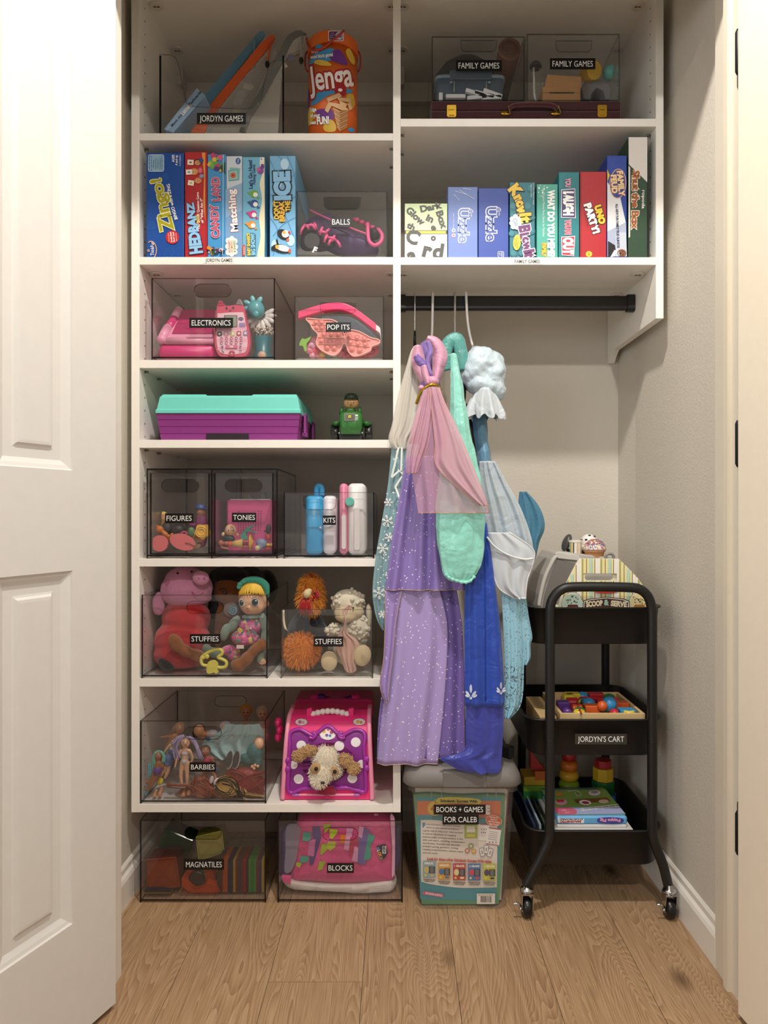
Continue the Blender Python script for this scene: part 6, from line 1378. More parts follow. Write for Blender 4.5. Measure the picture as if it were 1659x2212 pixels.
def fdoll(label, Y, sk, head, hr, torso, hip, arms, legs, hair=None, cloth_=None, shoes=None, face=True, seed=1):
    d = thing('fashion_doll', label, 'doll', (P(hip[0], 0, Y).x, Y, zi)); k = Y / FP
    g = G(SKC[sk]); g.sm = True
    g.ell(P(head[0], head[1], Y), (hr * k, hr * k * .95, hr * 1.15 * k), None, 12, 9); limb(g, [(head[0], head[1] + hr * .8), torso], (0.0034, 0.0045), Y)
    limb(g, [(torso[0], torso[1]), ((torso[0] + hip[0]) / 2, (torso[1] + hip[1]) / 2), hip], (0.0085, 0.0085), Y)
    for a in arms: limb(g, a, (0.0042, 0.0026), Y)
    for a in legs: limb(g, a, (0.0066, 0.0034), Y)
    g.build('body', d, mods=[('remesh', 0.0017, 2)])
    if face:
        pr = Print(flat(Y - hr * k * .93))
        for s_ in (-1, 1): pr.poly(disc(head[0] + s_ * hr * .38, head[1] - hr * .05, hr * .2, hr * .15), 'f2eee8'); pr.disc(head[0] + s_ * hr * .38, head[1] - hr * .03, hr * .12, '2a2430'); pr.line([(head[0] + s_ * hr * .2, head[1] - hr * .32), (head[0] + s_ * hr * .58, head[1] - hr * .3)], hr * .07, '5a3a2a')
        pr.poly(disc(head[0], head[1] + hr * .5, hr * .26, hr * .1), 'b84a54'); pr.build(d, 'face')
    if hair:
        g = G(mt(hair[0], 0.5, 'satin')); g.sm = True; g.ell(P(head[0], head[1] - hr * .25, Y + hr * k * .35), (hr * 1.15 * k, hr * .95 * k, hr * 1.12 * k), None, 12, 9); hc = g.build('hair', d)
        if hair[1]: strands('lock', hc, hair[0], hair[1], Y + 0.002, 0.0032, hair[2] if len(hair) > 2 else 6, 7, seed)
    for i, (nm, col, els) in enumerate(cloth_ or []): blob(nm, None, None, mt(col, 0.5, 'satin') if isinstance(col, str) else col, els, Y, d, 0.0019, it=2)
    for (nm, col, els) in (shoes or []): blob(nm, None, None, mt(col, 0.4), els, Y, d, 0.0016, it=2)
    return d
fdoll('doll with long lavender hair in silver swimsuit, centre front of the doll bin', 1.738, 'l', (401, 1604), 10, (400, 1621), (399, 1645), [[(391, 1621), (383, 1638), (378, 1656)], [(409, 1621), (416, 1636), (412, 1650)]], [[(394, 1648), (391, 1672), (393, 1697)], [(404, 1648), (404, 1672), (405, 1697)]],
      ('a79ac6', [[(394, 1596), (384, 1602), (378, 1618), (384, 1640)], [(410, 1594), (422, 1606), (430, 1626), (436, 1640)], [(400, 1590), (386, 1594), (374, 1608)], [(408, 1592), (420, 1600), (428, 1618)]], 6), [('swimsuit', 'c9c2c8', [(400, 1626, 8.4, 9, 0, 0, .0098), (399, 1643, 8, 9, 0, 0, .0098)])])
fdoll('short haired doll in pink sports top behind the nametag of the doll bin', 1.748, 'd', (444, 1623), 10, (447, 1638), (450, 1658), [[(438, 1638), (434, 1652), (440, 1664)], [(457, 1638), (464, 1652), (462, 1664)]], [[(446, 1662), (440, 1678), (444, 1684, -.008)], [(456, 1662), (464, 1676, -.006), (466, 1684, -.014)]],
      ('3a3634', None), [('top', 'c23a5e', [(448, 1641, 9.5, 8, 0, 0, .0105)]), ('jeans', '2e3c58', [(452, 1657, 11, 8, 0, 0, .0105), (468, 1664, 6, 9, 10, 0, .008)])], [('sneaker', 'ece4e8', [(457, 1684.5, 5, 9, 14, -.014, .004)]), ('sneaker', 'ece4e8', [(467, 1688, 5, 9, 34, -.016, .004)])])
fdoll('brown doll with mint green hair and purple skirt, far left of the doll bin', 1.74, 'd', (342, 1633), 9, (342, 1648), (338, 1668), [[(348, 1648), (352, 1656), (340, 1658)]], [[(334, 1670), (325, 1686), (318, 1690), (314, 1688)], [(340, 1672), (330, 1690), (322, 1702), (316, 1706)]],
      ('6fc0aa', [[(336, 1626), (332, 1640), (334, 1660)], [(348, 1624), (354, 1634), (352, 1648)]], 4), [('skirt', '5f3f8a', [(340, 1664, 10, 12, 15, 0, .011)])])
fdoll('doll with very long ash blonde hair and denim dress, second from left', 1.764, 'l', (379, 1608), 9, (372, 1618), (362, 1644), [[(366, 1622), (352, 1642), (344, 1656)]], [[(358, 1648), (352, 1666), (346, 1680)], [(366, 1648), (362, 1668), (356, 1680)]],
      ('c2a878', [[(374, 1604), (364, 1622), (352, 1640), (346, 1652)], [(370, 1608), (358, 1624), (348, 1644)]], 5), [('denim_dress', '5f74a4', [(372, 1622, 10, 9, 25, 0, .011), (364, 1638, 12, 14, 22, 0, .0125), (360, 1648, 13, 5, 20, 0, .0125)])], [('yellow_shoe', 'd9c23a', [(346, 1688, 7, 9, 25, -.006, .006)])])
fdoll('bare shouldered doll lying back, arm stretched left, at the back of doll bin', 1.82, 'm', (388, 1573), 10, (376, 1590), (364, 1612), [[(370, 1590), (356, 1592), (346, 1592)], [(384, 1592), (388, 1604)]], [[(362, 1616), (360, 1630)], [(370, 1618), (372, 1634)]], ('a8886c', [[(384, 1566), (376, 1572), (372, 1584)]], 4))
fdoll('dark haired doll in striped shirt seen through the handle of doll bin', 1.80, 'm', (430, 1578), 12, (448, 1586), (466, 1590), [[(450, 1590), (438, 1594), (428, 1590)]], [[(468, 1594), (460, 1598)], [(470, 1592), (476, 1600)]], ('2c1c16', [[(424, 1570), (420, 1580), (424, 1592)]], 5), [('striped_shirt', 'b9aeb4', [(458, 1585, 14, 9, -8, 0, .011)]), ('blue_trousers', '3f6a94', [(452, 1595, 10, 5, 0, 0, .011)])], face=False)
fdoll('doll with pale lilac hair behind the light teal cloth', 1.83, 'l', (487, 1572), 11, (500, 1584), (520, 1600), [], [[(522, 1602), (540, 1606)], [(522, 1598), (542, 1600)]], ('9fa4cc', [[(484, 1562), (494, 1568), (506, 1578), (512, 1588)], [(478, 1566), (480, 1580), (490, 1590)]], 6))
md = fdoll('doll in teal coat lying with black shoe soles toward the front', 1.775, 'l', (560, 1606), 11, (552, 1622), (530, 1640), [[(556, 1626), (560, 1642), (553, 1655)]], [[(528, 1642), (514, 1646), (506, 1646, -.02)], [(526, 1638), (508, 1642), (496, 1644, -.02)]], ('8a6a4a', None), [('coat', '2c686c', [(550, 1628, 18, 24, -10, 0, .014), (534, 1640, 18, 12, 20, 0, .013), (558, 1646, 10, 14, 10, -.004, .011)]), ('trousers', '2a5a60', [(514, 1642, 14, 8, 8, -.004, .011)])], face=False)
for x in (494.5, 509.5):
    g = G(mt('3a3d42', 0.5)); g.slab(disc(x, 1641, 6.6, 18, 10, 26), 1.748, 1.752); g.m(mt('c9c6c4', 0.5)); g.slab(disc(x + 1, 1642, 7.6, 20, 10, 26), 1.7521, 1.757); g.build('shoe', md)
for x, y in ((545, 1656), (551, 1653), (557, 1655), (549, 1660)): G(SKC['l']).ell(P(x, y, 1.762), (0.004, 0.004, 0.0042)).build('finger', md, smooth=True)
# loose cloth, manes and feet
cl_ = thing('doll_blanket', 'pale aqua doll dress spread over the dolls at right', 'doll clothes', P(510, 1640, 1.80))
cloth([(1564, 486, 560), (1580, 474, 568), (1600, 440, 572), (1622, 444, 570), (1640, 470, 560)], 1.795, mt('9fc0c0', 0.7, 'satin'), 'fabric', cl_, 4, 0.008, 0.002, 36, 7)
def hairheap(label, col, els, paths, Y, seed, sp=9, n=14):
    h = thing('doll_hair', label, 'doll hair', (P(els[0][0], 0, Y).x, Y, zi)); blob('mass', None, None, mt(col, 0.5, 'satin'), els, Y, h, 0.003); strands('lock', h, col, paths, Y - 0.014, 0.0016, sp, n, seed)
hairheap('heap of dark red doll hair at the right of the doll bin', '8c1f1c', [(530, 1690, 44, 32, 8, 0, .02), (510, 1678, 26, 18, 0, 0, .018), (545, 1712, 28, 16, 0, 0, .018)], [[(500, 1664), (520, 1672), (540, 1690), (560, 1712)], [(508, 1690), (530, 1680), (552, 1672), (570, 1668)], [(510, 1700), (530, 1706), (550, 1700), (568, 1684)], [(504, 1670), (512, 1690), (530, 1710), (560, 1722)]], 1.765, 3)
hairheap('auburn doll hair spilled along the bottom middle of the doll bin', '94492a', [(435, 1702, 28, 26, 0, 0, .018), (452, 1716, 34, 14, 0, 0, .016), (408, 1710, 26, 10, -10, 0, .012), (490, 1722, 26, 8, 0, 0, .012)], [[(424, 1680), (420, 1700), (430, 1722), (460, 1732)], [(440, 1684), (452, 1700), (450, 1722)], [(362, 1696), (386, 1698), (410, 1700), (424, 1712)], [(430, 1690), (460, 1706), (490, 1724), (520, 1730)]], 1.748, 4)
hairheap('curly golden doll hair trailing to the lower right corner of doll bin', 'd2ab58', [(490, 1696, 26, 20, 20, 0, .013), (508, 1706, 14, 12, 0, 0, .011)], [[(468, 1690), (480, 1682), (500, 1684), (512, 1698), (516, 1716), (530, 1726), (566, 1726)], [(466, 1700), (476, 1710), (496, 1716), (506, 1706)], [(478, 1690), (500, 1696), (514, 1712), (540, 1718), (568, 1722)], [(512, 1708), (520, 1722), (528, 1714), (524, 1706)]], 1.737, 5, 7, 12)
for i, (x, y, lb_) in enumerate(((333, 1719, 'pair of tan doll feet poking out at the lower left'), (396, 1715, 'pair of tan doll feet poking out below the lavender haired doll'))):
    f_ = thing('doll_feet', lb_, 'doll', P(x + 6, 1728, 1.742))
    for dx, dy in ((0, 2), (12, -3)): blob('foot', None, None, SKC['m'], [(x + dx, y + dy, 5, 7, 15, 0, .006), (x + dx + 3, y + dy - 9, 4, 8, 20, .006, .005)], 1.738, f_, 0.0014)
bs = thing('toy_strip', 'turquoise bent plastic strip along the left wall of doll bin', 'toy', P(312, 1730, 1.742)); g = G(mt('4fb4c4', 0.35)); g.sm = True
for o_ in (0, 5): g.tube([P(a + o_ * .7, b, 1.742) for a, b in spline([(321, 1650), (322, 1672), (321, 1694), (314, 1712), (307, 1726)], 4)], 0.0017, 6)
g.build('strip', bs)
for x, y, c, hc, lb_ in ((531, 1539, 'm', 'c9902e', 'golden haired doll head rising at the back right of doll bin'), (567, 1542, 'l', 'c8b8a4', 'pale haired doll head beside the golden one at the back')):
    d = thing('fashion_doll', lb_, 'doll', P(x, 1600, 1.93)); k = 1.93 / FP
    blob('head', None, None, SKC[c], [(x, y, 11, 13, 0, 0, .013), (x, y + 16, 5, 10, 0, .004, .006), (x, y + 45, 12, 28, 0, .006, .011)], 1.93, d); g = G(mt(hc, 0.5, 'satin')); g.sm = True; g.ell(P(x, y - 5, 1.937), (14.5 * k, 0.014, 14 * k)); g.build('hair', d)
    pr = Print(flat(1.93 - 0.0135)); pr.disc(x - 4, y, 1.6, '2a2024'); pr.disc(x + 4, y, 1.6, '2a2024'); pr.poly(disc(x, y + 7, 3, 1), 'a84a4a'); pr.build(d, 'face')

# ------------------------------------------------------------------ pink pet carrier and plush puppy
inside(None); YC0 = 1.737
HOT = mt('e8307c', 0.28); LPN = mt('f096b4', 0.3); VIO = mt('a02f9c', 0.3)
pc = thing('pet_carrier', 'hot pink toy pet carrier with purple frame and white polka dots', 'toy carrier', P(708, 1725, YC0 + 0.09))
zc0 = zI; zc1 = P(0, 1543, YC0 + 0.05).z
prof = spline([(YC0, zc0 + 0.002), (YC0 + 0.002, zc0 + 0.05), (YC0 + 0.007, zc0 + 0.11), (YC0 + 0.018, zc0 + 0.155), (YC0 + 0.04, zc1 - 0.008), (YC0 + 0.07, zc1), (YC0 + 0.12, zc1 + 0.002)], 5)
def ycar(z):
    for (a, b), (c, d) in zip(prof[:-1], prof[1:]):
        if b <= z <= d + 1e-9: return a + (c - a) * (z - b) / max(1e-9, d - b)
    return prof[0][0] if z < prof[0][1] else prof[-1][0]
def carmap(a, b, d):
    Y = YC0
    for _ in range(6): Y = ycar(P(a, b, Y).z)
    p = P(a, b, Y); p.y -= d; return p
xa, xb = P(607, 0, YC0).x, P(808, 0, YC0).x; xa1, xb1 = xa + 0.006, xb - 0.006
def outline(e): return [(y, z) for y, z in prof] + [(YC0 + 0.26, zc1 + 0.002), (YC0 + 0.26, zc0 + 0.002)]
o_ = outline(0)
def xin(z): return 0.010 * max(0, (z - zc0)) / (zc1 - zc0)
g = G(HOT); g.loft([[(xa1 + xin(z), y, z) for y, z in o_], [(xb1 - xin(z), y, z) for y, z in o_]], True, True); g.build('shell', pc)
for x, s_ in ((xa, 1), (xb, -1)):
    g = G(LPN); g.sm = True; g.tube([(x + s_ * (0.004 + xin(z)), y - 0.002, z + 0.001) for y, z in prof], 0.0058, 8); g.build('side_rim', pc)
# upper back part with hearts, handles
MG2 = mt('c2266e', 0.3); yb_ = YC0 + 0.16; zb2 = P(0, 1512, yb_).z
g = G(MG2); pts = spline([(634, 1545), (632, 1530), (640, 1514), (652, 1511), (780, 1511), (802, 1514), (806, 1530), (806, 1545)], 4); g.slab([p for p in pts], yb_, yb_ + 0.1, yb_); bk = g.build('back_lid', pc, mods=[('bevel', 0.003)])
def heart(x, y, s_): return [(x, y + 5 * s_), (x - 9 * s_, y - 1 * s_), (x - 7 * s_, y - 4.6 * s_), (x - 3.4 * s_, y - 4.6 * s_), (x, y - 2.4 * s_), (x + 3.4 * s_, y - 4.6 * s_), (x + 7 * s_, y - 4.6 * s_), (x + 9 * s_, y - 1 * s_)]
for x, y in ((670, 1523), (774, 1522), (702, 1524)):
    Print(flat(yb_)).poly(heart(x, y, 1.0 if x != 702 else .7), '4a0c2c').build(bk, 'heart_hole')
g = G(mt('43136e', 0.2)); g.sm = True; g.tube([P(a, b, yb_ + 0.02) for a, b in spline([(688, 1506), (696, 1505), (704, 1511), (730, 1514), (752, 1511), (760, 1506)], 4)], 0.0085, 8); ph_ = g.build('purple_handle', pc)
for x in (680, 768): G(HOT).ell(P(x, 1509, yb_ + 0.02), (0.014, 0.012, 0.0105)).build('handle_end', ph_, smooth=True)
yh_ = YC0 + 0.055
for x in (667.5, 758): G(HOT).slab([(x - 7, 1553), (x - 5, 1532), (x + 6, 1530), (x + 6, 1552)], yh_ - 0.006, yh_ + 0.01).build('handle_post', pc, mods=[('bevel', 0.002)])
WB = mt('eee6e2', 0.3)
for i in range(8):
    x = 676 + i * 10.6; y = 1544 - 8 * math.sin(PI * (i + .5) / 8) ; G(WB).ell(P(x, y, yh_), (0.0082, 0.0075, 0.0078)).build('handle_bead', pc, smooth=True)
# frame
fr_ = spline([(624, 1660), (626, 1610), (625, 1590), (632, 1579), (648, 1575), (662, 1582), (674, 1588), (684, 1584), (708, 1568), (730, 1584), (740, 1589), (752, 1582), (768, 1576), (784, 1580), (789, 1592), (787, 1612), (789, 1662), (791, 1700), (786, 1710), (770, 1706), (748, 1701), (708, 1703), (660, 1703), (644, 1707), (630, 1712), (622, 1702)], 5, True)
pr = Print(carmap, 0.3); pr.sub = (1, 6)
pr.poly(fr_, '8a2f8c')
for x, y, r_ in ((651, 1610, 10.5), (733, 1611, 10.5), (768.5, 1603, 10.5), (634, 1652, 9), (645, 1682.5, 10.5), (761, 1681, 10.5), (781, 1650, 9)): pr.disc(x, y, r_, 'f3ecee', n=24)
pr.build(pc, 'polka_dot_panel')
g = G(VIO); g.sm = True; rg = [carmap(a, b, 0.002) for a, b in fr_]; g.tube(rg + rg[:2], 0.0052, 8, False); fm = g.build('frame', pc)
for x, y in ((622, 1642), (622, 1661), (792, 1640), (792, 1659)): g = G(VIO); g.sm = True; g.ell(carmap(x, y, 0.003), (0.0088, 0.006, 0.0088)); g.build('knob', fm)
for x, s_ in ((678, -1), (736, 1)): g = G(VIO); g.sm = True; g.tube([carmap(x + s_ * q_[0], q_[1], 0.004) for q_ in spline([(10, 1592), (2, 1594), (-4, 1588), (-2, 1582), (4, 1583)], 4)], 0.0046, 8); g.build('scroll', fm)
pr = Print(carmap, 0.3); pr.sub = (1, 5); pr.poly(disc(708, 1583, 20.5, 17.5, 0, 30), 'c060b8'); pr.poly(disc(708, 1583, 18, 15.2, 0, 30), 'f0ece8'); 
for x, y, r_, c in ((700, 1580, 4, 'd8b04a'), (709, 1576, 3.4, 'd86a9a'), (716, 1582, 4, 'b84a6a'), (706, 1588, 3.4, '7a5aa8'), (713, 1589, 3, '4a8ab8')): pr.disc(x, y, r_, c, n=10)
pr.build(pc, 'badge')
for x, y in ((651, 1559.5), (776, 1559)):
    pr = Print(carmap, 0.3); pr.sub = (1, 5)
    pr.poly(disc(x, y, 14, 8, 0, 22), '5a3a50'); pr.poly(disc(x, y, 13, 7.2, 0, 22), 'd8cfd0'); pr.disc(x - 3, y, 4, 'd0a04a' if x > 700 else 'c85a8a', n=10); pr.disc(x + 4, y + 1, 3, 'b8842a' if x > 700 else 'd88aa8', n=10)
    pr.build(pc, 'badge')
g = G(mt('8a1440', 0.4)); pr = Print(carmap, 0.4); pr.sub = (1, 6); pr.poly(spline([(652, 1655), (668, 1622), (690, 1606), (720, 1604), (745, 1614), (764, 1632), (756, 1658), (735, 1684), (700, 1690), (668, 1680)], 4, True), '6e1040'); pr.build(pc, 'opening')
g = G(LPN); g.tube([carmap(a, 1716, 0.002) for a in range(632, 782, 6)], 0.003, 6); g.build('hinge_bar', pc, smooth=True)
for x in (640, 771): G(mt('b070c0', 0.3)).tube([carmap(x - 6, 1716, 0.003), carmap(x + 6, 1716, 0.003)], 0.0036, 8).build('hinge_sleeve', pc, smooth=True)
G(HOT).slab([(702, 1719), (711, 1719), (710, 1725), (703, 1725)], YC0 - 0.006, YC0).build('latch_tab', pc)
for s_ in (0, 1, 2): G(HOT).ell(P(601 + 3 * (s_ % 2), 1560 + 16 * s_, YC0 + 0.06), (0.009, 0.015, 0.012)).build('side_ornament', pc, smooth=True)
YU = 1.728
pu = thing('plush_puppy', 'white plush puppy with tan curly ears poking out of the pink carrier', 'plush toy', P(702, 1712, YU))
WF = mt('eee3cc', 0.95, 'plush'); TN = mt('c49a68', 0.95, 'plush')
hs = [(704, 1640, 28, 28, 8, 0, .022), (694, 1670, 24, 24, 0, -.008, .022), (690, 1686, 16, 13, 5, -.018, .016), (712, 1662, 26, 18, 0, 0, .02)]
blob('head', None, None, WF, hs, YU, pu, 0.003); fur('head_fur', pu, hs, YU, mt('f2e8d4', 0.9), 520, 0.008, 0.0005, 9, 0.2)
for x, y, r_ in ((681, 1660, 12), (721, 1666, 11)):
    blob('eye_patch', None, None, TN, [(x, y, r_, r_ * 1.05, 10, -.024 if x < 700 else -.014, .0075)], YU, pu, 0.0018); G(mt('17130f', 0.15)).ell(P(x + 2, y + 1, YU - 0.0335 if x < 700 else YU - 0.024), 0.0048).build('eye', pu, smooth=True)
def curly_ear(els, seed):
    e = blob('ear', None, None, TN, els, YU, pu, 0.003); q = random.Random(seed); g = G(TN); g.sm = True
    for (x, y, rx, ry, ro, dy, rd) in els:
        k = YU / FP; M = Matrix.Rotation(math.radians(ro), 3, 'Y')
        for i in range(110):
            a = q.uniform(0, 2 * PI); z_ = q.uniform(-1, 1); s_ = math.sqrt(1 - z_ * z_)
            if math.sin(a) * s_ > 0.2: continue
            g.ell(P(x, y, YU + dy) + M @ Vector((rx * k * s_ * math.cos(a), rd * s_ * math.sin(a), ry * k * z_)), q.uniform(.0017, .0027), None, 6, 4)
    g.build('curls', e, kind='stuff')
curly_ear([(666, 1622, 20, 13, -8, -.008, .008), (646, 1632, 16, 14, -25, -.008, .008)], 1); curly_ear([(748, 1643, 15, 18, -40, -.006, .008), (764, 1660, 15, 15, -30, -.006, .008)], 2)
blob('nose', None, None, mt('1c1614', 0.35), [(697, 1691, 5, 3.2, 8, -.035, .004)], YU, pu, 0.0012)
cloth([(1697, 692, 719), (1706, 688, 724), (1715, 686, 726)], 1.7205, mt('9c1e3e', 0.9, 'plush'), 'bandana', pu, 2, 0.002, 0.003, 12, 2)

# ------------------------------------------------------------------ bins on the floor
YFl = 1.7145
bf1 = acrylic_bin('smoky floor bin of translucent magnet tiles under the shelf unit', 302, 574.5, 1772.5, 0.0004, YFl, 0.33, (438, 1799.5, 80, 27, 'pill'), ('MAGNATILES', 397, 1856, 484, 1878.5), 'smoke')
zk = 0.009; inside(bf1)
def tmat(col):
    key = 'tile' + col
    if key in MATS: return MATS[key]
    c = lin(col); m = bpy.data.materials.new('tile_plastic_' + col); m.use_nodes = True; nt = m.node_tree; N = nt.nodes; b = N['Principled BSDF']
    b.inputs['Base Color'].default_value = c; b.inputs['Roughness'].default_value = 0.12
    tr = N.new('ShaderNodeBsdfTransparent'); tr.inputs[0].default_value = tuple(min(1, x * 1.5 + 0.06) for x in c[:3]) + (1,); ms = N.new('ShaderNodeMixShader'); ms.inputs[0].default_value = 0.45
    nt.links.new(tr.outputs[0], ms.inputs[1]); nt.links.new(b.outputs[0], ms.inputs[2]); nt.links.new(ms.outputs[0], N['Material Output'].inputs[0]); MATS[key] = m; return m
x = 470.0
TC = ['2a4a3a', '7a2420', 'c05a1e', '1e2448', '1e2448', 'b89a2c', '8a1c28', '1c4a48', '8a2018', 'a02424', '5a1c20', '4a9a3a', '2f8a3e', '3f9a3a', '8a2034', '3a3a6a', 'c0a82c']
tnames = {'2a4a3a': 'dark green', '7a2420': 'brick red', 'c05a1e': 'orange', '1e2448': 'navy', 'b89a2c': 'mustard', '8a1c28': 'crimson', '1c4a48': 'teal', '8a2018': 'rust red', 'a02424': 'bright red', '5a1c20': 'maroon', '4a9a3a': 'light green', '2f8a3e': 'emerald', '3f9a3a': 'grass green', '8a2034': 'raspberry', '3a3a6a': 'violet blue', 'c0a82c': 'yellow'}
for i, c in enumerate(TC):
    w_ = 11 if i == 2 else 5.6; X0, X1 = P(x, 0, 1.745).x, P(x + w_ - 0.5, 0, 1.745).x
    zt_ = P(0, 1858, 1.745).z; sh = 0.0
    lb_ = 'upright ' + tnames[c] + ' magnet tile, ' + ('leftmost' if i == 0 else 'rightmost' if i == len(TC) - 1 else 'just right of the ' + tnames[TC[i - 1]] + ' one') + ' in the tile row'
    if i == 4: lb_ = 'second of the two upright navy magnet tiles in the tile row'
    t_ = thing('magnet_tile', lb_, 'magnet tile', ((X0 + X1) / 2, 1.78, zk), 'magnet tiles standing in a row')
    g = G(tmat(c)); g.box(X0 + 0.0004, X1 - 0.0004, 1.749, 1.811, zk + 0.004, zt_ - 0.004); g.build('pane', t_)
    g = G(tmat(c)); 
    for a in ((1.745, 1.749, zk, zt_), (1.811, 1.815, zk, zt_), (1.749, 1.811, zk, zk + 0.004), (1.749, 1.811, zt_ - 0.004, zt_)): g.box(X0, X1, *a)
    g.build('frame', t_)
    x += w_
def tilebox(label, pts, Y, d, col, col2):
    t_ = thing('magnet_tile_block', label, 'magnet tiles', (P(pts[0][0], 0, Y).x, Y + d / 2, zk)); 
    def mapY(Yq, s_): 
        cx = sum(p[0] for p in pts) / len(pts); cy = sum(p[1] for p in pts) / len(pts); return [(cx + (p[0] - cx) * s_, cy + (p[1] - cy) * s_) for p in pts]
    G(tmat(col)).slab(mapY(Y, .96), Y + 0.001, Y + 0.004, Y).build('front_tile', t_)
    g = G(tmat(col)); n = len(pts)
    g.sm = False
    for i in range(n):
        a, b = pts[i], pts[(i + 1) % n]; p, q_ = P(a[0], a[1], Y), P(b[0], b[1], Y); g.tube([p, q_], 0.0022, 5)
    g.build('front_rim', t_)
    for i in range(n):
        a, b = pts[i], pts[(i + 1) % n]; p, q_ = P(a[0], a[1], Y + 0.004), P(b[0], b[1], Y + 0.004); c_ = (P(*map(lambda k: sum(r[k] for r in pts) / n, (0, 1)), Y + 0.004) - p).normalized() * 0.003; c2 = (P(*map(lambda k: sum(r[k] for r in pts) / n, (0, 1)), Y + 0.004) - q_).normalized() * 0.003
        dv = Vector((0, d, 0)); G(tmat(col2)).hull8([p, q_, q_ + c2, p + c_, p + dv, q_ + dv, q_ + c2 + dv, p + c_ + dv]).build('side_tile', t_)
    for a, b in ((0, 2), (1, 3)):
        if n == 4: G(tmat(col)).tube([P(*pts[a], Y - 0.001), P(*pts[b], Y - 0.001)], 0.0007, 4).build('crease', t_)
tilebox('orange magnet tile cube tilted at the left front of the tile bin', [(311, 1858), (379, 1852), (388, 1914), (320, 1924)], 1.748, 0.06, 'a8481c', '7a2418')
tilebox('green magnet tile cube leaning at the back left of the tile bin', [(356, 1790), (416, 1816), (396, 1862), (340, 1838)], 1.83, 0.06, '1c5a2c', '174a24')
tilebox('pale yellow magnet tile cube below the handle hole', [(424, 1808), (478, 1796), (484, 1840), (430, 1858)], 1.80, 0.05, 'c6c470', '8a8a3a')
for i, (y, c, l_) in enumerate(((1936, '8a6a24', 'flat tan magnet tile at the lower left corner of tile bin'), (1929, '1a2a4a', 'flat navy magnet tile lying on the tan one'))):
    z0 = zk + 0.0055 * i; G(tmat(c)).rbox(P(308 - i, 0, 1.74).x, P(371 - i, 0, 1.74).x, 1.735, 1.80, z0, z0 + 0.005, 0.002).build('magnet_tile', None, l_, 'magnet tile')
ow = thing('magnet_vehicle', 'orange open wheel shaped magnet piece with dark wheel at the centre', 'magnet toy', P(437, 1940, 1.75))
G(tmat('d2581e')).slab([(392, 1898), (408, 1912), (420, 1922), (434, 1918), (446, 1908), (458, 1912), (472, 1916), (475, 1926), (462, 1930), (448, 1932), (434, 1940), (412, 1928), (393, 1916)], 1.742, 1.80).build('frame', ow, mods=[('bevel', 0.001)])
G(tmat('c0501c')).slab([(438, 1888), (460, 1882), (468, 1906), (448, 1914)], 1.765, 1.79).build('panel', ow); g = G(mt('1c1a1c', 0.4)); g.lathe([(0.001, 0), (0.019, 0), (0.021, 0.003), (0.021, 0.012)], P(424, 1902, 1.757), 'y', 26); g.build('wheel', ow, smooth=False)
bf1 = acrylic_bin('clear floor bin holding a pink zip bag of building blocks', 599.5, 870, 1773, 0.0004, YFl, 0.33, (734.5, 1801.5, 76, 27, 'pill'), ('BLOCKS', 706.5, 1864, 764.5, 1885.5), 'smoke')
inside(bf1); bg = thing('block_bag', 'pink vinyl bag printed with building blocks inside the floor bin', 'bag', P(730, 1930, 1.80))
BP = 1.745
bo_ = spline([(648, 1762), (700, 1757), (800, 1758), (846, 1762), (852, 1776), (853, 1830), (852, 1880), (850, 1894), (800, 1897), (730, 1899), (670, 1894), (630, 1890), (636, 1850), (640, 1800)], 4, True)
def puff(outline, Y, d, mat, name, parent, n=7):
    cx = sum(p[0] for p in outline) / len(outline); cy = sum(p[1] for p in outline) / len(outline); rings = []
    for i in range(-n, n + 1):
        s_ = i / n; f = (1 - abs(s_) ** 3) ** 0.5 if abs(s_) < 1 else 0.02; f = max(0.1, f); f = 0.72 + 0.28 * f if abs(s_) < 0.999 else 0.55
        rings.append([P(cx + (a - cx) * f, cy + (b - cy) * f, Y) + Vector((0, d * s_, 0)) for a, b in outline])
    g = G(mat); g.sm = True; g.loft(rings, True, True); return g.build(name, parent)
puff(bo_, BP + 0.035, 0.036, mt('d84c86', 0.4, 'satin'), 'bag', bg)
pr = Print(flat(BP - 0.0018))
for pts, c in (([(655, 1797), (672, 1798), (672, 1812), (666, 1817), (653, 1816)], '3f9a86'), ([(649, 1848), (668, 1850), (664, 1862), (648, 1864)], '3f9a86'), ([(674, 1786), (690, 1784), (694, 1806), (676, 1810)], '5a4a86'), ([(670, 1840), (680, 1806), (694, 1808), (688, 1830), (676, 1868), (668, 1868)], '4a3a78'), ([(668, 1816), (682, 1812), (678, 1850), (664, 1848)], 'c46aa0'), ([(695, 1822), (712, 1822), (710, 1832), (696, 1846), (691, 1846)], 'a8b82c'), ([(708, 1818), (726, 1818), (724, 1830), (714, 1838), (706, 1832)], 'b8c63a'), ([(712, 1790), (730, 1792), (728, 1800), (718, 1812), (712, 1810)], 'b8c63a'), ([(698, 1780), (716, 1780), (712, 1788), (702, 1800)], 'a8b82c'), ([(690, 1860), (704, 1860), (696, 1878), (686, 1880)], 'a8b82c'), ([(640, 1862), (652, 1864), (648, 1874), (640, 1870)], 'a8b82c'), ([(735, 1802), (746, 1802), (745, 1822), (734, 1820)], 'd87a2a'), ([(749, 1788), (763, 1790), (754, 1838), (743, 1834)], 'd898bc'), ([(757, 1808), (776, 1812), (766, 1850), (752, 1846)], 'b8345a'), ([(766, 1828), (780, 1832), (774, 1862), (760, 1860)], 'd898bc'), ([(776, 1790), (788, 1786), (800, 1796), (790, 1868), (772, 1866)], '6f5a9a'), ([(796, 1800), (810, 1804), (806, 1818), (800, 1826), (802, 1850), (796, 1858), (786, 1856)], '3f9a86'), ([(776, 1784), (786, 1786), (782, 1810), (774, 1806)], 'd898bc')): pr.poly(pts, c)
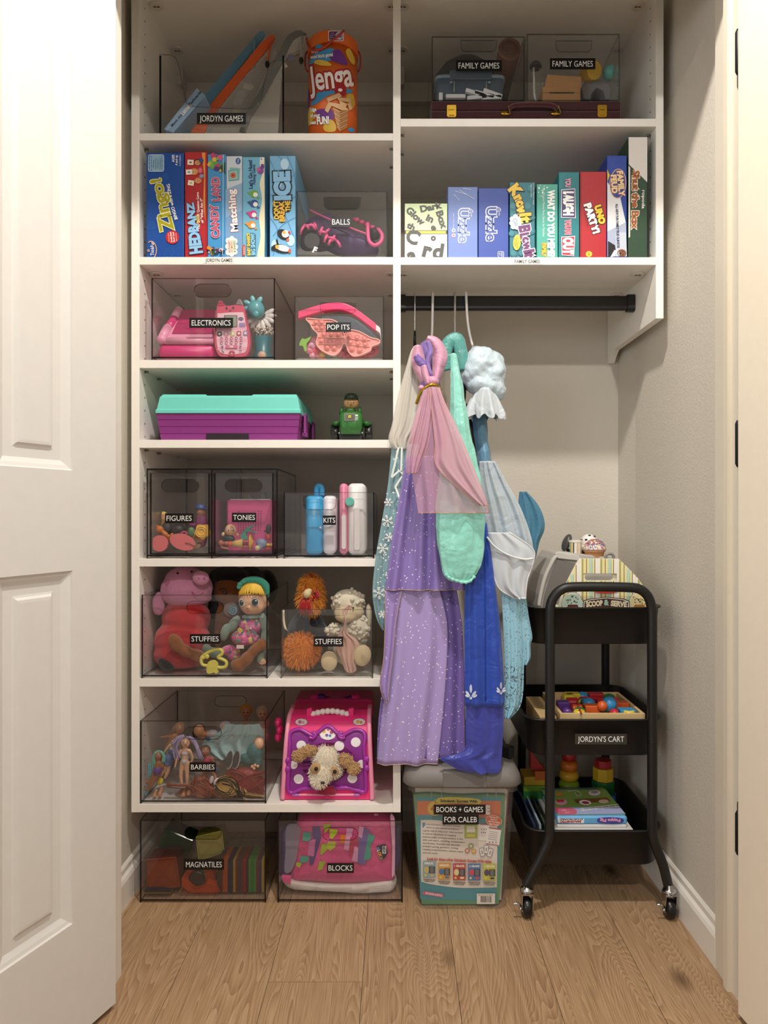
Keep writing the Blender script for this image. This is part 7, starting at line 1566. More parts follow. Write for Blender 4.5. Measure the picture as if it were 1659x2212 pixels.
pr.poly([(814, 1827), (832, 1822), (836, 1834), (838, 1842), (830, 1854), (822, 1856)], '1c1c34'); pr.rect(826, 1827, 834, 1843, 'f2f0f4'); pr.text('MEGA', 830, 1835, 5.4, '1c1c34', -82, w=14, bold=0.05)
for t_, x, y, c in (('B', 816.5, 1832, '4a90c8'), ('L', 818, 1837, 'f0f0f0'), ('O', 820, 1842.5, 'e8c030'), ('K', 822, 1848, 'e88a3a'), ('S', 823.5, 1853, '7ab04a')): pr.text(t_, x, y, 5.4, c, -80, bold=0.06)
pr.text('ON', 812, 1759, 4, 'f4d8e4', 0, w=8); pr.build(bg)
G(mt('a9a4b8', 0.15, a=0.45, kind='film')).slab(spline([(616, 1796), (624, 1784), (646, 1786), (650, 1800), (644, 1830), (640, 1858), (628, 1884), (614, 1884), (616, 1840)], 3, True), BP + 0.002, BP + 0.012, BP).build('clear_gusset', bg, mods=[('bevel', 0.003)])
puff(spline([(604, 1800), (622, 1780), (640, 1790), (640, 1850), (626, 1886), (606, 1884)], 4, True), BP + 0.05, 0.03, mt('46387c', 0.5), 'purple_bag_side', bg)
g = G(mt('e0aac4', 0.5)); g.slab(spline([(843, 1764), (850, 1764), (853, 1780), (853, 1880), (850, 1892), (846, 1892), (847, 1830)], 3, True), BP + 0.001, BP + 0.008, BP); g.build('side_seam', bg)
puff(spline([(853, 1790), (866, 1784), (867, 1840), (856, 1880), (852, 1850)], 4, True), BP + 0.05, 0.02, mt('3c2c74', 0.5), 'strap', bg)
puff(spline([(612, 1890), (640, 1892), (700, 1898), (780, 1898), (850, 1892), (852, 1914), (830, 1921), (800, 1921), (760, 1916), (700, 1912), (640, 1909), (618, 1904)], 4, True), BP + 0.03, 0.035, mt('d9d0c6', 0.5, 'satin'), 'white_base', bg)
G(mt('d84c86', 0.4)).slab([(609, 1890), (630, 1892), (628, 1907), (612, 1902)], BP - 0.008, BP + 0.004, BP).build('corner_tab', bg, mods=[('bevel', 0.001)])
inside(None)

# ------------------------------------------------------------------ grey lidded tote with a workbook
def Pz(x, y, z):
    Y = (CZ - z) * FP / (y - CY); return Vector(((x - CX) * Y / FP, Y, z))
to = thing('storage_tote', 'clear tote with grey latching lid and workbook, right of the floor bins', 'storage tote', (0.165, 1.87, 0.0005))
TB = mt('c8c2ba', 0.25, 'film', a=0.10)
def tring(x0, x1, y0, y1, z, r=0.02): return [(a, b, z) for a, b in rrect((x0 + x1) / 2, (y0 + y1) / 2, x1 - x0, y1 - y0, r, 4)]
tb0, tb1 = P(906, 0, 1.684).x, P(1096, 0, 1.684).x; tt0, tt1 = P(889, 0, 1.674).x, P(1113, 0, 1.674).x
g = G(TB); g.sm = True
g.loft([tring(tb0 + .004, tb1 - .004, 1.687, 2.046, 0.0005), tring(tb0, tb1, 1.6835, 2.05, 0.006), tring(tt0, tt1, 1.674, 2.06, 0.296)], True, False)
g.build('body', to, smooth=True)
g = G(TB); g.loft([tring(tt0 - 0.008, tt1 + 0.008, 1.668, 2.066, 0.285), tring(tt0 - 0.008, tt1 + 0.008, 1.668, 2.066, 0.300)], False, False)
for x in (932, 954, 1053, 1072): p = P(x, 0, 1.67).x; g.hull8([(p - .0015, 1.668, .272), (p + .0015, 1.668, .272), (p + .0015, 1.674, .272), (p - .0015, 1.674, .272), (p - .002, 1.667, .296), (p + .002, 1.667, .296), (p + .002, 1.674, .296), (p - .002, 1.674, .296)])
g.build('rim', to)
GL = mt('77726e', 0.55); l0, l1 = P(871, 0, 1.662).x, P(1131, 0, 1.662).x
g = G(GL); g.sm = True; g.loft([tring(l0 + .006, l1 - .006, 1.664, 2.07, .2965, .03), tring(l0, l1, 1.659, 2.075, .302, .034), tring(l0 + .004, l1 - .004, 1.661, 2.073, .322, .034), tring(l0 + .016, l1 - .016, 1.672, 2.062, .3405, .03), tring(l0 + .028, l1 - .028, 1.684, 2.05, .3425, .024)], True, True); lid_ = g.build('lid', to)
g = G(mt('6a6562', 0.55)); a0, a1 = P(956.5, 0, 1.658).x, P(1052, 0, 1.658).x
g.hull8([(a0, 1.6565, .299), (a1, 1.6565, .299), (a1, 1.68, .299), (a0, 1.68, .299), (a0, 1.661, .3345), (a1, 1.661, .3345), (a1, 1.69, .347), (a0, 1.69, .347)]); g.build('latch', lid_, mods=[('bevel', 0.003)])
G(mt('151414', 0.6)).hull8([Vector((x, y, z)) for z in (.343, .372) for x, y in ((0.205, 1.80), (0.275, 1.72), (0.29, 1.735), (0.22, 1.815))]).build('toy_case', None, 'black flat case lying on top of the grey tote lid', 'case', mods=[('bevel', 0.004)])
def tmap(a, b, d):
    Y = 1.68
    for _ in range(4):
        z = P(a, b, Y).z; Y = 1.6832 - 0.0095 * z / 0.296
    p = P(a, b, Y); p.y -= d; return p
for t_, x0, y0, x1, y1 in (('BOOKS + GAMES', 937, 1738, 1049, 1759), ('FOR CALEB', 956, 1759.4, 1034, 1781)):
    pr = Print(tmap); pr.rect(x0, y0, x1, y1, '0d0d0d'); pr.text(t_, (x0 + x1) / 2, (y0 + y1) / 2, 11.5, 'f2f2f0', w=(x1 - x0) * 0.9); pr.build(to, 'name_tag')
bk = thing('workbook', 'teal and green school workbook facing out inside the clear tote', 'book', P(992, 1957, 1.705))
YW_ = 1.7015; inside(None, (.03, .31, 1.69, 2.04, .003))
wz = lambda y: max(y, 0)
G(mt('62986f', 0.5)).slab(spline([(893, 1716), (930, 1714), (990, 1718), (1050, 1716), (1091, 1717)], 4) + [(1089, 1800), (1083, 1900), (1077, 1953)] + spline([(1077, 1953), (1020, 1956), (960, 1955), (924, 1956), (911, 1952)], 3) + [(903, 1860)], YW_, YW_ + 0.012).build('cover', bk)
G(mt('e6ded2', 0.7)).slab([(897, 1706), (1094, 1708), (1098, 1712), (1092, 1800), (1084, 1950), (912, 1950)], YW_ + 0.012, YW_ + 0.03, YW_).build('pages', bk)
pr = Print(flat(YW_), 0.45)
pr.poly([(900, 1722), (1083, 1722), (1078, 1850), (1071, 1946), (908, 1942), (904, 1840)], '4b95a2'); pr.rect(901, 1730, 1082, 1760, 'd8774c'); pr.rect(1030, 1760, 1080, 1766, 'd8774c')
pr.disc(939, 1746, 16, 'dfb93c'); pr.disc(939, 1746, 12, 'e6c658'); pr.text('4', 936, 1746, 15, 'c8683c', 0, bold=0.06)
pr.poly([(940, 1725), (948, 1728), (948, 1736), (938, 1736)], 'c89c30'); pr.poly([(1034, 1727), (1041, 1728), (1036, 1732), (1041, 1737), (1032, 1737)], 'c89c30'); pr.poly(spline([(947, 1723), (990, 1722), (1034, 1726), (1034, 1737), (990, 1734), (947, 1736)], 2, True), 'e6cc4e'); pr.text('Scholastic Success With', 991, 1730, 5.2, '32302a', -1, w=80, bold=0.05)
pr.text('E', 1054, 1749, 17, 'f6efe6', 0, w=10, bold=0.08, out='b8482c', ow=0.05)
pr.poly(spline([(909, 1776), (911, 1771), (940, 1771), (990, 1777), (1040, 1780), (1069, 1778), (1074, 1784), (1074, 1850), (1073, 1910), (1069, 1916), (1040, 1917), (990, 1917), (940, 1911), (914, 1905), (910, 1898), (909, 1840)], 3, True), 'eadfd3')
pr.text('F', 915.5, 1782, 9, '4a8ab0', 0, w=6, bold=0.08)
for i, (q_, w_, o_) in enumerate((('rom Scholastic, the most trusted', 73, 8), ('name in educational excellence,', 71, 8), ('a great way to help your child succeed', 86, 0), ('in school! Hundreds of engaging', 72, 0), ('practice pages promote mastery in key', 87, 0), ('skills and topics, including: multiplication', 91, 0), ('and division, fractions and decimals,', 81, 0), ('problem solving, grammar, writing,', 77, 0), ('reading comprehension, science, maps,', 88, 0), ('and lots more!', 32, 0))):
    pr.text(q_, 913 + o_ + w_ / 2, 1780 + 6.75 * i + w_ * 0.025, 3.2, '5a564e', -3.5, w=w_, bold=0.01)
pr.rect(1003, 1780, 1031, 1810, 'a9b85a'); pr.rect(1008, 1784, 1026, 1797, 'ece6dc'); pr.rect(1008, 1801, 1026, 1807, 'e0d050')
def tilt(x, y, w_, h_, ro, c):
    q_ = math.radians(ro); k_, s_ = math.cos(q_), math.sin(q_); pr.poly([(x + a * k_ - b * s_, y + a * s_ + b * k_) for a, b in ((-w_ / 2, -h_ / 2), (w_ / 2, -h_ / 2), (w_ / 2, h_ / 2), (-w_ / 2, h_ / 2))], c)
tilt(1045, 1797, 22, 36, 4, 'f0eae2'); tilt(1046, 1780, 20, 2.4, 4, 'b84a5a'); tilt(1066, 1806, 29, 37, 8, 'f2ece4'); tilt(1069, 1789, 27, 2.6, 8, 'b84a5a'); tilt(1063, 1823, 28, 1.6, 8, 'b84a5a')
for i in range(5): tilt(1066 - i * .6, 1796 + 4 * i, 19, 0.8, 8, '9a948c')
for i in range(3): pr.disc(1040 + 5 * i, 1790, 1.2, '5a5048', n=6); pr.disc(1040 + 4 * i, 1797, 1.2, '5a5048', n=6); pr.disc(1057 + 7 * i, 1818, 1.5, '7a5a50', n=6)
for x, y, c in ((1017, 1826, '4f8a66'), (1009, 1836, 'a85a6a'), (1023, 1837, 'd8984a')): pr.disc(x, y, 5.4, c); pr.disc(x, y, 3.6, 'e6c88a')
for x, y, ro in ((1041, 1839, -10), (1050, 1833, 0), (1058, 1840, 16)): tilt(x, y, 10, 18, ro, '6a6a96'); tilt(x, y, 8.4, 16.4, ro, 'f0ebe2'); tilt(x, y, 3, 8, ro, 'a8a4a0')
pr.poly(disc(1066, 1771, 18, 12, 10), 'f0d8c4'); pr.poly(disc(1066, 1771, 17.2, 11.2, 10), 'd4683e')
for i, (q_, w_) in enumerate((('Includes 50', 18), ('Stickers', 14), ('+48 Two-Sided', 26), ('Flash Cards!', 20))): pr.text(q_, 1066, 1763.5 + 5 * i, 3, 'f8ece0', -8, w=w_, bold=0.03)
pr.text('Look for these other Scholastic Success With titles:', 992, 1856, 6, 'c8523c', -2.6, w=139, bold=0.04)
for i, (c, c2, q_) in enumerate((('8fb0b8', 'd8b860', 'PRE-K'), ('e0a03c', '4a7ab0', 'KINDERGARTEN'), ('c03a3c', 'f2e0a0', '1 GRADE'), ('3f78b4', 'd84a5a', '2 GRADE'), ('c8c83c', '4a3a6a', '3 GRADE'))):
    x = 927 + 32.3 * i; y = 1875 + (2.5, 4, 5, 5, 5)[i] - (2.4 if i == 0 else 0); h_ = 36; pr.rect(x - 13.5, y - h_ / 2, x + 13.5, y + h_ / 2, c); pr.text(q_, x, y - 12.5, 4.2, 'f8f2e0', 0, w=20 if i < 2 else 22, bold=0.05); pr.rect(x - 1, y - 6, x + 12.5, y + 9, '3a3c40'); pr.disc(x - 6, y + 1, 5.4, c2, 7); pr.disc(x - 8, y + 13, 2.6, 'f0d84a'); pr.poly(disc(x + 6, y + 13, 5, 2.6), c2)
    for k in range(4): pr.rect(x + 2, y - 3.5 + 3 * k, x + 9.5, y - 2.7 + 3 * k, 'c8c8c4')
    pr.text('Scholastic Success', x, y + 22.5, 2.6, '4a463e', -2, w=25, bold=0.04); pr.text(('With Pre-K', 'With Kindergarten', 'With 1st Grade', 'With 2nd Grade', 'With 3rd Grade')[i], x, y + 26.4, 2.4, '4a463e', -2, w=20, bold=0.04)
tilt(935, 1927, 44, 7.4, 9, 'd0607c'); pr.text('SCHOLASTIC', 937, 1927.4, 3.8, 'f6e4e8', -9, w=37, bold=0.04)
pr.rect(1029, 1925.5, 1068, 1948, 'f0e8de'); q_ = random.Random(5); x = 1037.5
while x < 1060: w_ = q_.choice((0.8, 1.3, 1.9)); pr.rect(x, 1930.5, x + w_, 1944.5, '1c1a18'); x += w_ + q_.choice((0.8, 1.2, 1.6))
pr.text('ISBN 978-0-545-20082-0', 1048, 1928, 1.8, '3a3630', 0, w=32); pr.build(bk)
# other books behind it
for i, (c, x1) in enumerate((('c8b4a8', 1098), ('b0505c', 1106), ('8a9a84', 1100), ('d8d0c0', 1096))):
    G(mt(c, 0.6)).slab([(900, 1706 - 2 * i), (x1, 1704 - 2 * i), (x1 - 20, 1952), (916, 1952)], 1.745 + 0.03 * i, 1.765 + 0.03 * i, 1.745).build('book', None, ('cream', 'brick red', 'sage', 'white')[i] + ' book packed behind the workbook in the tote, number ' + ('one', 'two', 'three', 'four')[i] + ' from front', 'book')

inside(None)
# ------------------------------------------------------------------ black three tier cart
ct_ = thing('rolling_cart', 'black metal three tier rolling cart in the right corner', 'cart', (0.47, 1.85, 0.0005))
CB = mt('131212', 0.42); YCt = 1.658
pth = [(1137, 1912), (1143, 1900), (1160, 1868), (1178, 1832), (1186, 1808), (1187.5, 1780), (1188, 1600), (1188, 1400), (1188, 1330), (1190, 1304), (1200, 1284), (1216, 1272), (1236, 1268), (1297, 1267.5), (1360, 1269), (1382, 1273), (1398, 1286), (1406, 1306), (1408.5, 1330), (1408.5, 1400), (1409, 1600), (1409, 1785), (1411, 1810), (1418, 1832), (1432, 1868), (1440, 1898), (1443, 1912)]
for Yf_ in (YCt, 2.028):
    g = G(CB); g.sm = True; pp = [P(a, b, YCt) for a, b in spline(pth, 3)]; g.tube([Vector((p.x, Yf_, p.z)) for p in pp], 0.0115, 12); fr2 = g.build('frame', ct_)
    for x, y in ((1188, 1597), (1409, 1601)):
        p = P(x, y, YCt); g = G(mt('050505', 0.5)); g.sm = True; g.cyl((p.x, Yf_, p.z - .0006), (p.x, Yf_, p.z + .0006), 0.0118); g.build('joint', fr2)
def tray(zr, zb_, name='tray'):
    x0, x1 = 0.3075, 0.6335; y0, y1 = 1.673, 2.012
    def rg(i, z, r=0.045): return [(a, b, z) for a, b in rrect((x0 + x1) / 2, (y0 + y1) / 2, x1 - x0 - 2 * i, y1 - y0 - 2 * i, r - i * 0.5, 6)]
    g = G(CB); g.sm = True; g.loft([rg(.012, zb_), rg(.008, zb_ + .004), rg(.002, zr - .004), rg(-.003, zr - .003), rg(-.003, zr), rg(.004, zr), rg(.010, zb_ + .004), rg(.02, zb_ + .003)], True, True); return g.build(name, ct_)
trays = [tray(.7185, .630), tray(.4545, .366), tray(.1925, .1065)]
for z in (.48, .216, .12): 
    pass
for x, y in ((1303, 1487),): g = G(mt('d8d8d8', 0.2, metal=1)); g.sm = True; g.ell(Pz(x, y, .44), .004); g.build('screw', ct_)
nametag(ct_, "JORDYN'S CART", 1242, 1585, 1354, 1608, 1.6728, 11.5, bg='34322c')
CH = mt('c4c4c4', 0.18, metal=1)
for (x, y, Yq) in ((P(1138, 0, 1.655).x, 0, 1.655), (P(1446, 0, 1.650).x, 0, 1.650), (P(1138, 0, 1.655).x, 1, 2.03), (P(1446, 0, 1.650).x, 1, 2.03)):
    rw = 0.0225; c = Vector((x, Yq, rw + 0.0004))
    g = G(mt('100f0f', 0.3)); g.sm = True; g.lathe([(.006, -.010), (.019, -.010), (rw, -.006), (rw, .006), (.019, .010), (.006, .010)], c, 'x', 26); wh = g.build('wheel', ct_)
    g = G(CH); z1 = .058
    for s_ in (-1, 1): g.hull8([(x + s_ * .0125 - .0007, Yq - .009, .016), (x + s_ * .0125 + .0007, Yq - .009, .016), (x + s_ * .0125 + .0007, Yq + .009, .016), (x + s_ * .0125 - .0007, Yq + .009, .016), (x + s_ * .0125 - .0007, Yq - .014, z1), (x + s_ * .0125 + .0007, Yq - .014, z1), (x + s_ * .0125 + .0007, Yq + .014, z1), (x + s_ * .0125 - .0007, Yq + .014, z1)])
    g.box(x - .0135, x + .0135, Yq - .014, Yq + .014, z1 - .001, z1 + .001); g.build('caster_fork', ct_)
    g = G(CH); g.sm = True; g.lathe([(.001, z1 + .001), (.0145, z1 + .001), (.015, z1 + .004), (.0145, z1 + .009), (.009, z1 + .010), (.006, z1 + .018)], (x, Yq, 0), 'z', 22); g.build('caster_swivel', ct_)
    g = G(CH); g.sm = True; g.tube([(x - .014, Yq - .008, .026), (x - .020, Yq - .012, .036), (x - .034, Yq - .014, .038)], .0022, 6, flat=1.5); g.ell((x - .016, Yq - .010, .024), .004); g.build('brake_lever', ct_)

# toy ice cream shop set on the top tray
zt_ = .6345
YS = 1.722
sc_ = thing('play_food_box', 'striped ice cream playset box with handle slot on the top tray', 'toy box', (P(1304, 0, YS).x, YS + .03, zt_))
outl = [(1205, CY + (CZ - zt_) * FP / YS), (1206, 1310)] + spline([(1208, 1300), (1222, 1262), (1240, 1226), (1250, 1209), (1258, 1206.5), (1328, 1207), (1338, 1209), (1360, 1230), (1383, 1256), (1396, 1284), (1400, 1312)], 3) + [(1402, CY + (CZ - zt_) * FP / YS)]
hol = rrect(1293.5, 1246.5, 61, 14.5, 7, 6)
def board(Ya, Yb, name, mat):
    L_ = [[Vector((a, b, 0)) for a, b in outl], [Vector((a, b, 0)) for a, b in hol[::-1]]]; al = outl + hol[::-1]; n = len(outl); m_ = len(hol)
    g = G(mat); q = [P(a, b, YS) for a, b in al]; g.v = [Vector((p.x, Ya, p.z)) for p in q] + [Vector((p.x, Yb, p.z)) for p in q]; o = n + m_
    for t in tessellate_polygon(L_): g.face(t); g.face([o + i for i in t][::-1])
    for s0, k in ((0, n), (n, m_)):
        for j in range(k): a, b = s0 + j, s0 + (j + 1) % k; g.face((a, b, o + b, o + a))
    return g.build(name, sc_)
board(YS, YS + .004, 'front_board', mt('efe8c6', 0.5)); G(mt('e4dcb8', 0.5)).box(P(1207, 0, YS).x, P(1400, 0, YS).x, YS + .0045, YS + .07, zt_, zt_ + .075).build('carton', sc_)
pr = Print(flat(YS))
def inside(x):      # height of the outline at column x, keeping clear of the slot
    top = [(a, b) for a, b in outl[2:-1]]
    for (a, b), (c, d) in zip(top[:-1], top[1:]):
        if a <= x <= c: return b + (d - b) * (x - a) / max(1e-6, c - a)
    return 1300
x = 1211.0; k_ = 0
pat = [(5, 'f4f0e4'), (4, 'b3ad5c'), (6, 'efe3a8'), (1.4, '7a4a2a'), (5, 'efe3a8'), (7, 'b9d8c0'), (4, 'efe3a8'), (1.4, '7a4a2a'), (6, 'f4f0e4')]
while x < 1396:
    w_, c = pat[k_ % len(pat)]; xm = min(x + w_, 1398)
    y0 = max(inside(x), inside(xm)) + 0.6
    segs = [(y0, 1312)] if xm < 1261 or x > 1326 else [(y0, 1238.4), (1254.6, 1312)]
    for a, b in segs:
        if b - a > 1: pr.rect(x, a, xm, b, c)
    if c == 'b9d8c0':
        for a, b in segs:
            yy = a + 3
            while yy < b - 2: pr.disc((x + xm) / 2, yy, 0.9, 'f4f4ee', n=6); yy += 5
    x = xm; k_ += 1
pr.poly(disc(1307, 1274, 28, 7, 0, 20), 'c0282c')
for x, c, fl_, cone in ((1235, 'c8e0ce', '2a201c', '6a2c24'), (1378, 'ead9a0', '2a201c', 'b8763a')):
    top = spline([(x - 21, 1304), (x - 18, 1292), (x - 12, 1284), (x, 1281), (x + 12, 1285), (x + 17, 1294), (x + 22, 1304), (x + 15, 1310), (x - 16, 1310)], 3, True)
    cx_2 = x; pr.poly([(cx_2 + (a - cx_2) * 1.14, 1298 + (b - 1298) * 1.14) for a, b in top], '3a2a22'); pr.poly([(cx_2 + (a - cx_2) * 1.10, 1298 + (b - 1298) * 1.10) for a, b in top], 'f4efe2'); pr.poly(top, c); pr.poly([(x - 10, 1305), (x + 10, 1305), (x + 14, 1313), (x - 13, 1313)], cone); q_ = random.Random(int(x))
    for i in range(14): a, b = x + q_.uniform(-13, 13), 1296 + q_.uniform(-10, 7); t_ = q_.uniform(0, PI); pr.line([(a - 1.8 * math.cos(t_), b - 1.8 * math.sin(t_)), (a + 1.8 * math.cos(t_), b + 1.8 * math.sin(t_))], 1.3, fl_)
ban = [(1256, 1312), (1257, 1296), (1270, 1292), (1307, 1288), (1345, 1292), (1357, 1297), (1357, 1313)]
pr.poly(ban, '3a2a22'); pr.poly([(a + (1307 - a) * .03, b + 1.6) for a, b in ban], 'f4efe2'); pr.poly([(a + (1307 - a) * .06, b + 3) for a, b in ban[:-1]] + [(1352, 1313), (1262, 1313)], '4f2a22')
pr.text('SCOOP', 1281, 1302.5, 10.5, 'f2e4c0', 5, w=36, bold=0.06); pr.text('&', 1307, 1300, 11, 'a8cfc0', 0, w=11, bold=0.06); pr.text('SERVE', 1333.5, 1303, 10.5, 'f2e4c0', -5, w=35, bold=0.06); pr.build(sc_)
cs = thing('toy_freezer', 'light grey toy ice cream display counter with curved window', 'toy', (P(1220, 0, 1.85).x, 1.85, zt_))
yb2 = CY + (CZ - zt_) * FP / 1.80
G(mt('b9b5b0', 0.45)).slab([(1163, yb2), (1161, 1312), (1164, 1284), (1174, 1242), (1190, 1208), (1200, 1194), (1210, 1191), (1250, 1196), (1330, 1206), (1330, yb2)], 1.801, 1.97, 1.80).build('counter', cs, mods=[('bevel', 0.003)])
G(mt('d2cec8', 0.4)).slab([(1198, 1196), (1206, 1192), (1250, 1200), (1260, 1212), (1205, 1206)], 1.793, 1.80).build('top_edge', cs, mods=[('bevel', 0.0015)])
g = G(mt('d2cec8', 0.4)); g.sm = True; g.tube([P(a, b, 1.797) for a, b in spline([(1164, 1310), (1168, 1284), (1178, 1246), (1194, 1212), (1203, 1200)], 4)], 0.005, 8); g.build('window_frame', cs)
G(mt('7f7b78', 0.2)).slab([(1171, 1312), (1176, 1284), (1186, 1250), (1204, 1208), (1256, 1222), (1256, 1312)], 1.796, 1.8, 1.80).build('window', cs)
zc_ = P(0, 1196, 1.83).z
def cup(label, x, yt, yb, rt_, rb, Y, col, stripes=None):
    k = Y / FP; t_ = thing('toy_cup', label, 'toy food', (P(x, 0, Y).x, Y, P(0, yb, Y).z)); p = P(x, 0, Y)
    g = G(mt(col, 0.5)); g.sm = True; g.lathe([(rb * k, P(0, yb, Y).z), (rt_ * k, P(0, yt + 4, Y).z), (rt_ * 1.08 * k, P(0, yt + 4, Y).z), (rt_ * 1.1 * k, P(0, yt, Y).z), (rt_ * .9 * k, P(0, yt, Y).z)], (p.x, Y, 0), 'z', 24); g.build('cup', t_, smooth=False)
    if stripes:
        pr = Print(lambda a, b, d: Vector((p.x + ((rt_ * k + d) * math.sin(a)), Y - (rt_ * k + d) * math.cos(a), P(0, b, Y).z)))
        for i, c in enumerate(stripes): pr.poly([(-1.2 + .3 * i, yt + 5), (-1.2 + .3 * i + .16, yt + 5), (-1.2 + .3 * i + .16, yb - 2), (-1.2 + .3 * i, yb - 2)], c)
        pr.build(t_, 'stripes')
    return t_
YU2 = 1.835; yb3 = CY - (zc_ - CZ) * FP / YU2 + 2
c1 = cup('toy cone with rainbow sprinkles on top of the grey counter', 1284, 1188, 1207, 21, 18, YU2 - .012, 'c48a5c'); k = YU2 / FP
g = G(mt('ece0dc', 0.5)); g.sm = True; g.lathe([(23.5 * k, 0), (24 * k, .004), (21.5 * k, .012), (15 * k, .021), (7 * k, .026), (.0002, .0275)], P(1284, 1188, YU2 - .012), 'z', 26); g.build('scoop', c1)
q_ = random.Random(12); SPR = ['e04a6a', 'e8a83a', '4a6ac8', '7a4aa8', '3f9ab0', 'e8d84a', 'd8582c']; cc = P(1284, 1188, YU2 - .012)
for cI in range(7):
    g = G(mt(SPR[cI], 0.5)); g.sm = True
    for i in range(30):
        a = q_.uniform(PI, 2 * PI); e = q_.uniform(0.05, 1.45); d = Vector((math.cos(e) * math.cos(a), math.cos(e) * math.sin(a), math.sin(e))); p = cc + Vector((d.x * 24 * k, d.y * 24 * k, d.z * .0275 + .0005)); t_ = d.orthogonal().normalized(); t_ = (t_ * math.cos(i) + d.cross(t_) * math.sin(i)) * .0022
        g.tube([p - t_, p + t_], .0008, 4)
    g.build('sprinkles', c1, kind='stuff')
cup('striped paper toy cup standing on the left of the grey counter', 1243, 1167, yb3, 13.5, 11, YU2 + .005, 'f0ece0', ['8aa860', 'e0c83a', '3a2a20', 'f0ece0', 'e0b090', 'f0ece0', 'd8d0a0', 'e0a070'])
c2 = cup('dark toy cone with white chip ice cream behind the sprinkled cone', 1264, 1184, yb3, 13, 11, YU2 + .03, '3a241c')
g = G(mt('ece8e2', 0.5)); g.sm = True; p = P(1272, 1174, YU2 + .032); g.ell(p, (20 * k, 18 * k, 21 * k)); g.ell(p + Vector((-.012, -.008, -.012)), (13 * k, 10 * k, 8 * k)); g.build('scoop', c2)
for x, y in ((1263, 1166), (1271, 1158), (1281, 1160), (1256, 1167), (1267, 1176), (1252, 1177), (1280, 1170)):
    d = (P(x, y, YU2 + .032) - p); d.y = -math.sqrt(max(1e-6, (19 * k) ** 2 - d.x ** 2 - d.z ** 2)); d.normalize(); q2 = p + Vector((d.x * 20 * k, d.y * 18 * k, d.z * 21 * k)); G(mt('221a18', 0.5)).box(q2.x - .003, q2.x + .003, q2.y - .0015, q2.y + .0015, q2.z - .002, q2.z + .002).build('chip', c2)
sp2 = thing('toy_scoop', 'dark grey toy ice cream scoop leaning beside the striped cup', 'toy utensil', (P(1226, 0, YU2 + .02).x, YU2 + .02, zc_)); g = G(mt('4a4a4c', 0.35)); g.sm = True
g.ell(P(1224, 1172, YU2 + .03), (.011, .018, .024), 22); g.build('bowl', sp2); g = G(mt('3a3a3c', 0.35)); g.sm = True; g.tube([P(1226, 1186, YU2 + .034), P(1234, 1202, YU2 + .034)], .005, 8); g.build('handle', sp2)
rt2 = thing('toy_ring', 'grey ring handle rising behind the striped playset box', 'toy', P(1317, 1208, 1.80)); g = G(mt('8a8886', 0.35)); g.sm = True; g.tube([P(a, b, 1.80) for a, b in spline([(1309, 1212), (1309, 1200), (1317, 1196), (1325, 1200), (1326, 1212)], 5)], .0035, 8); g.build('ring', rt2)

# wooden block tray on the middle tier
PINE = mt('d8bd8c', 0.6, 'wood', s2='c8a872'); zw = .3705; zw1 = .4605
wx0, wx1, wy0, wy1 = .392, .596, 1.70, 1.905
wt = thing('block_tray', 'pine tray of colourful wooden blocks on the middle cart tier', 'tray', ((wx0 + wx1) / 2, 1.8, zw))
for (a, b, c, d) in ((wx0, wx1, wy0, wy0 + .008), (wx0, wx1, wy1 - .008, wy1), (wx0, wx0 + .008, wy0 + .008, wy1 - .008), (wx1 - .008, wx1, wy0 + .008, wy1 - .008)): G(PINE).box(a, b, c, d, zw, zw1).build('tray_side', wt, mods=[('bevel', .001)])
G(PINE).box(wx0 + .008, wx1 - .008, wy0 + .008, wy1 - .008, zw, zw + .06).build('tray_bottom', wt)
G(PINE).box(.345, .385, 1.705, 1.89, zw, .452).build('wooden_slat_box', None, 'plain pine box beside the block tray, middle cart tier', 'box', mods=[('bevel', .001)])
BC = {'y': 'e0c63a', 'b': '3a8fc4', 'r': 'b4222e', 'p': '5f3a8c', 'o': 'd8602c', 'g': '2c6a34', 'k': 'c83040'}
BN = {'y': 'yellow', 'b': 'blue', 'r': 'red', 'p': 'purple', 'o': 'orange', 'g': 'green', 'k': 'crimson'}
zfl = zw + .0605
BL = [('y', 'box', 1232, 1500, 30, 10, 'at the back left'), ('y', 'box', 1228, 1508, 24, 12, 'in the second row at left'), ('b', 'dome', 1255, 1502, 13, 0, 'in the middle of the back row'), ('r', 'box', 1284, 1502, 32, 12, 'at the back centre right'), ('g', 'dome', 1316, 1509, 14, 0, 'at the back right corner'), ('r', 'cyl', 1236, 1516, 22, 0, 'left of centre'), ('k', 'cyl', 1326, 1516, 16, 0, 'near the right edge'), ('p', 'box', 1216, 1523, 26, 16, 'at the left edge'), ('p', 'spool', 1225, 1539, 10, 0, 'at the front left, with a hole'), ('o', 'box', 1278, 1531, 32, 17, 'at the centre'), ('b', 'dome', 1272, 1519, 14, 0, 'behind the orange cube'), ('r', 'cyl', 1298, 1518, 18, 0, 'right of centre'), ('o', 'cyl', 1246, 1531, 20, 0, 'before the red cylinder'), ('g', 'dome', 1252, 1539, 14, 0, 'toward the front left'), ('y', 'ring', 1253, 1545, 12, 0, 'at the front, ring shaped'), ('b', 'wedge', 1282, 1545, 34, 10, 'at the front centre'), ('b', 'ball', 1316, 1531, 16, 0, 'round ball standing out at right'), ('o', 'box', 1345, 1524, 34, 10, 'flat one at the right'), ('b', 'box', 1354, 1540, 34, 18, 'cube at the front right'), ('k', 'dome', 1331, 1547, 10, 0, 'half hidden at the front right'), ('y', 'ring', 1364, 1548, 11, 0, 'at the front right corner'), ('o', 'ball', 1301, 1535, 11, 0, 'beside the blue ball')]
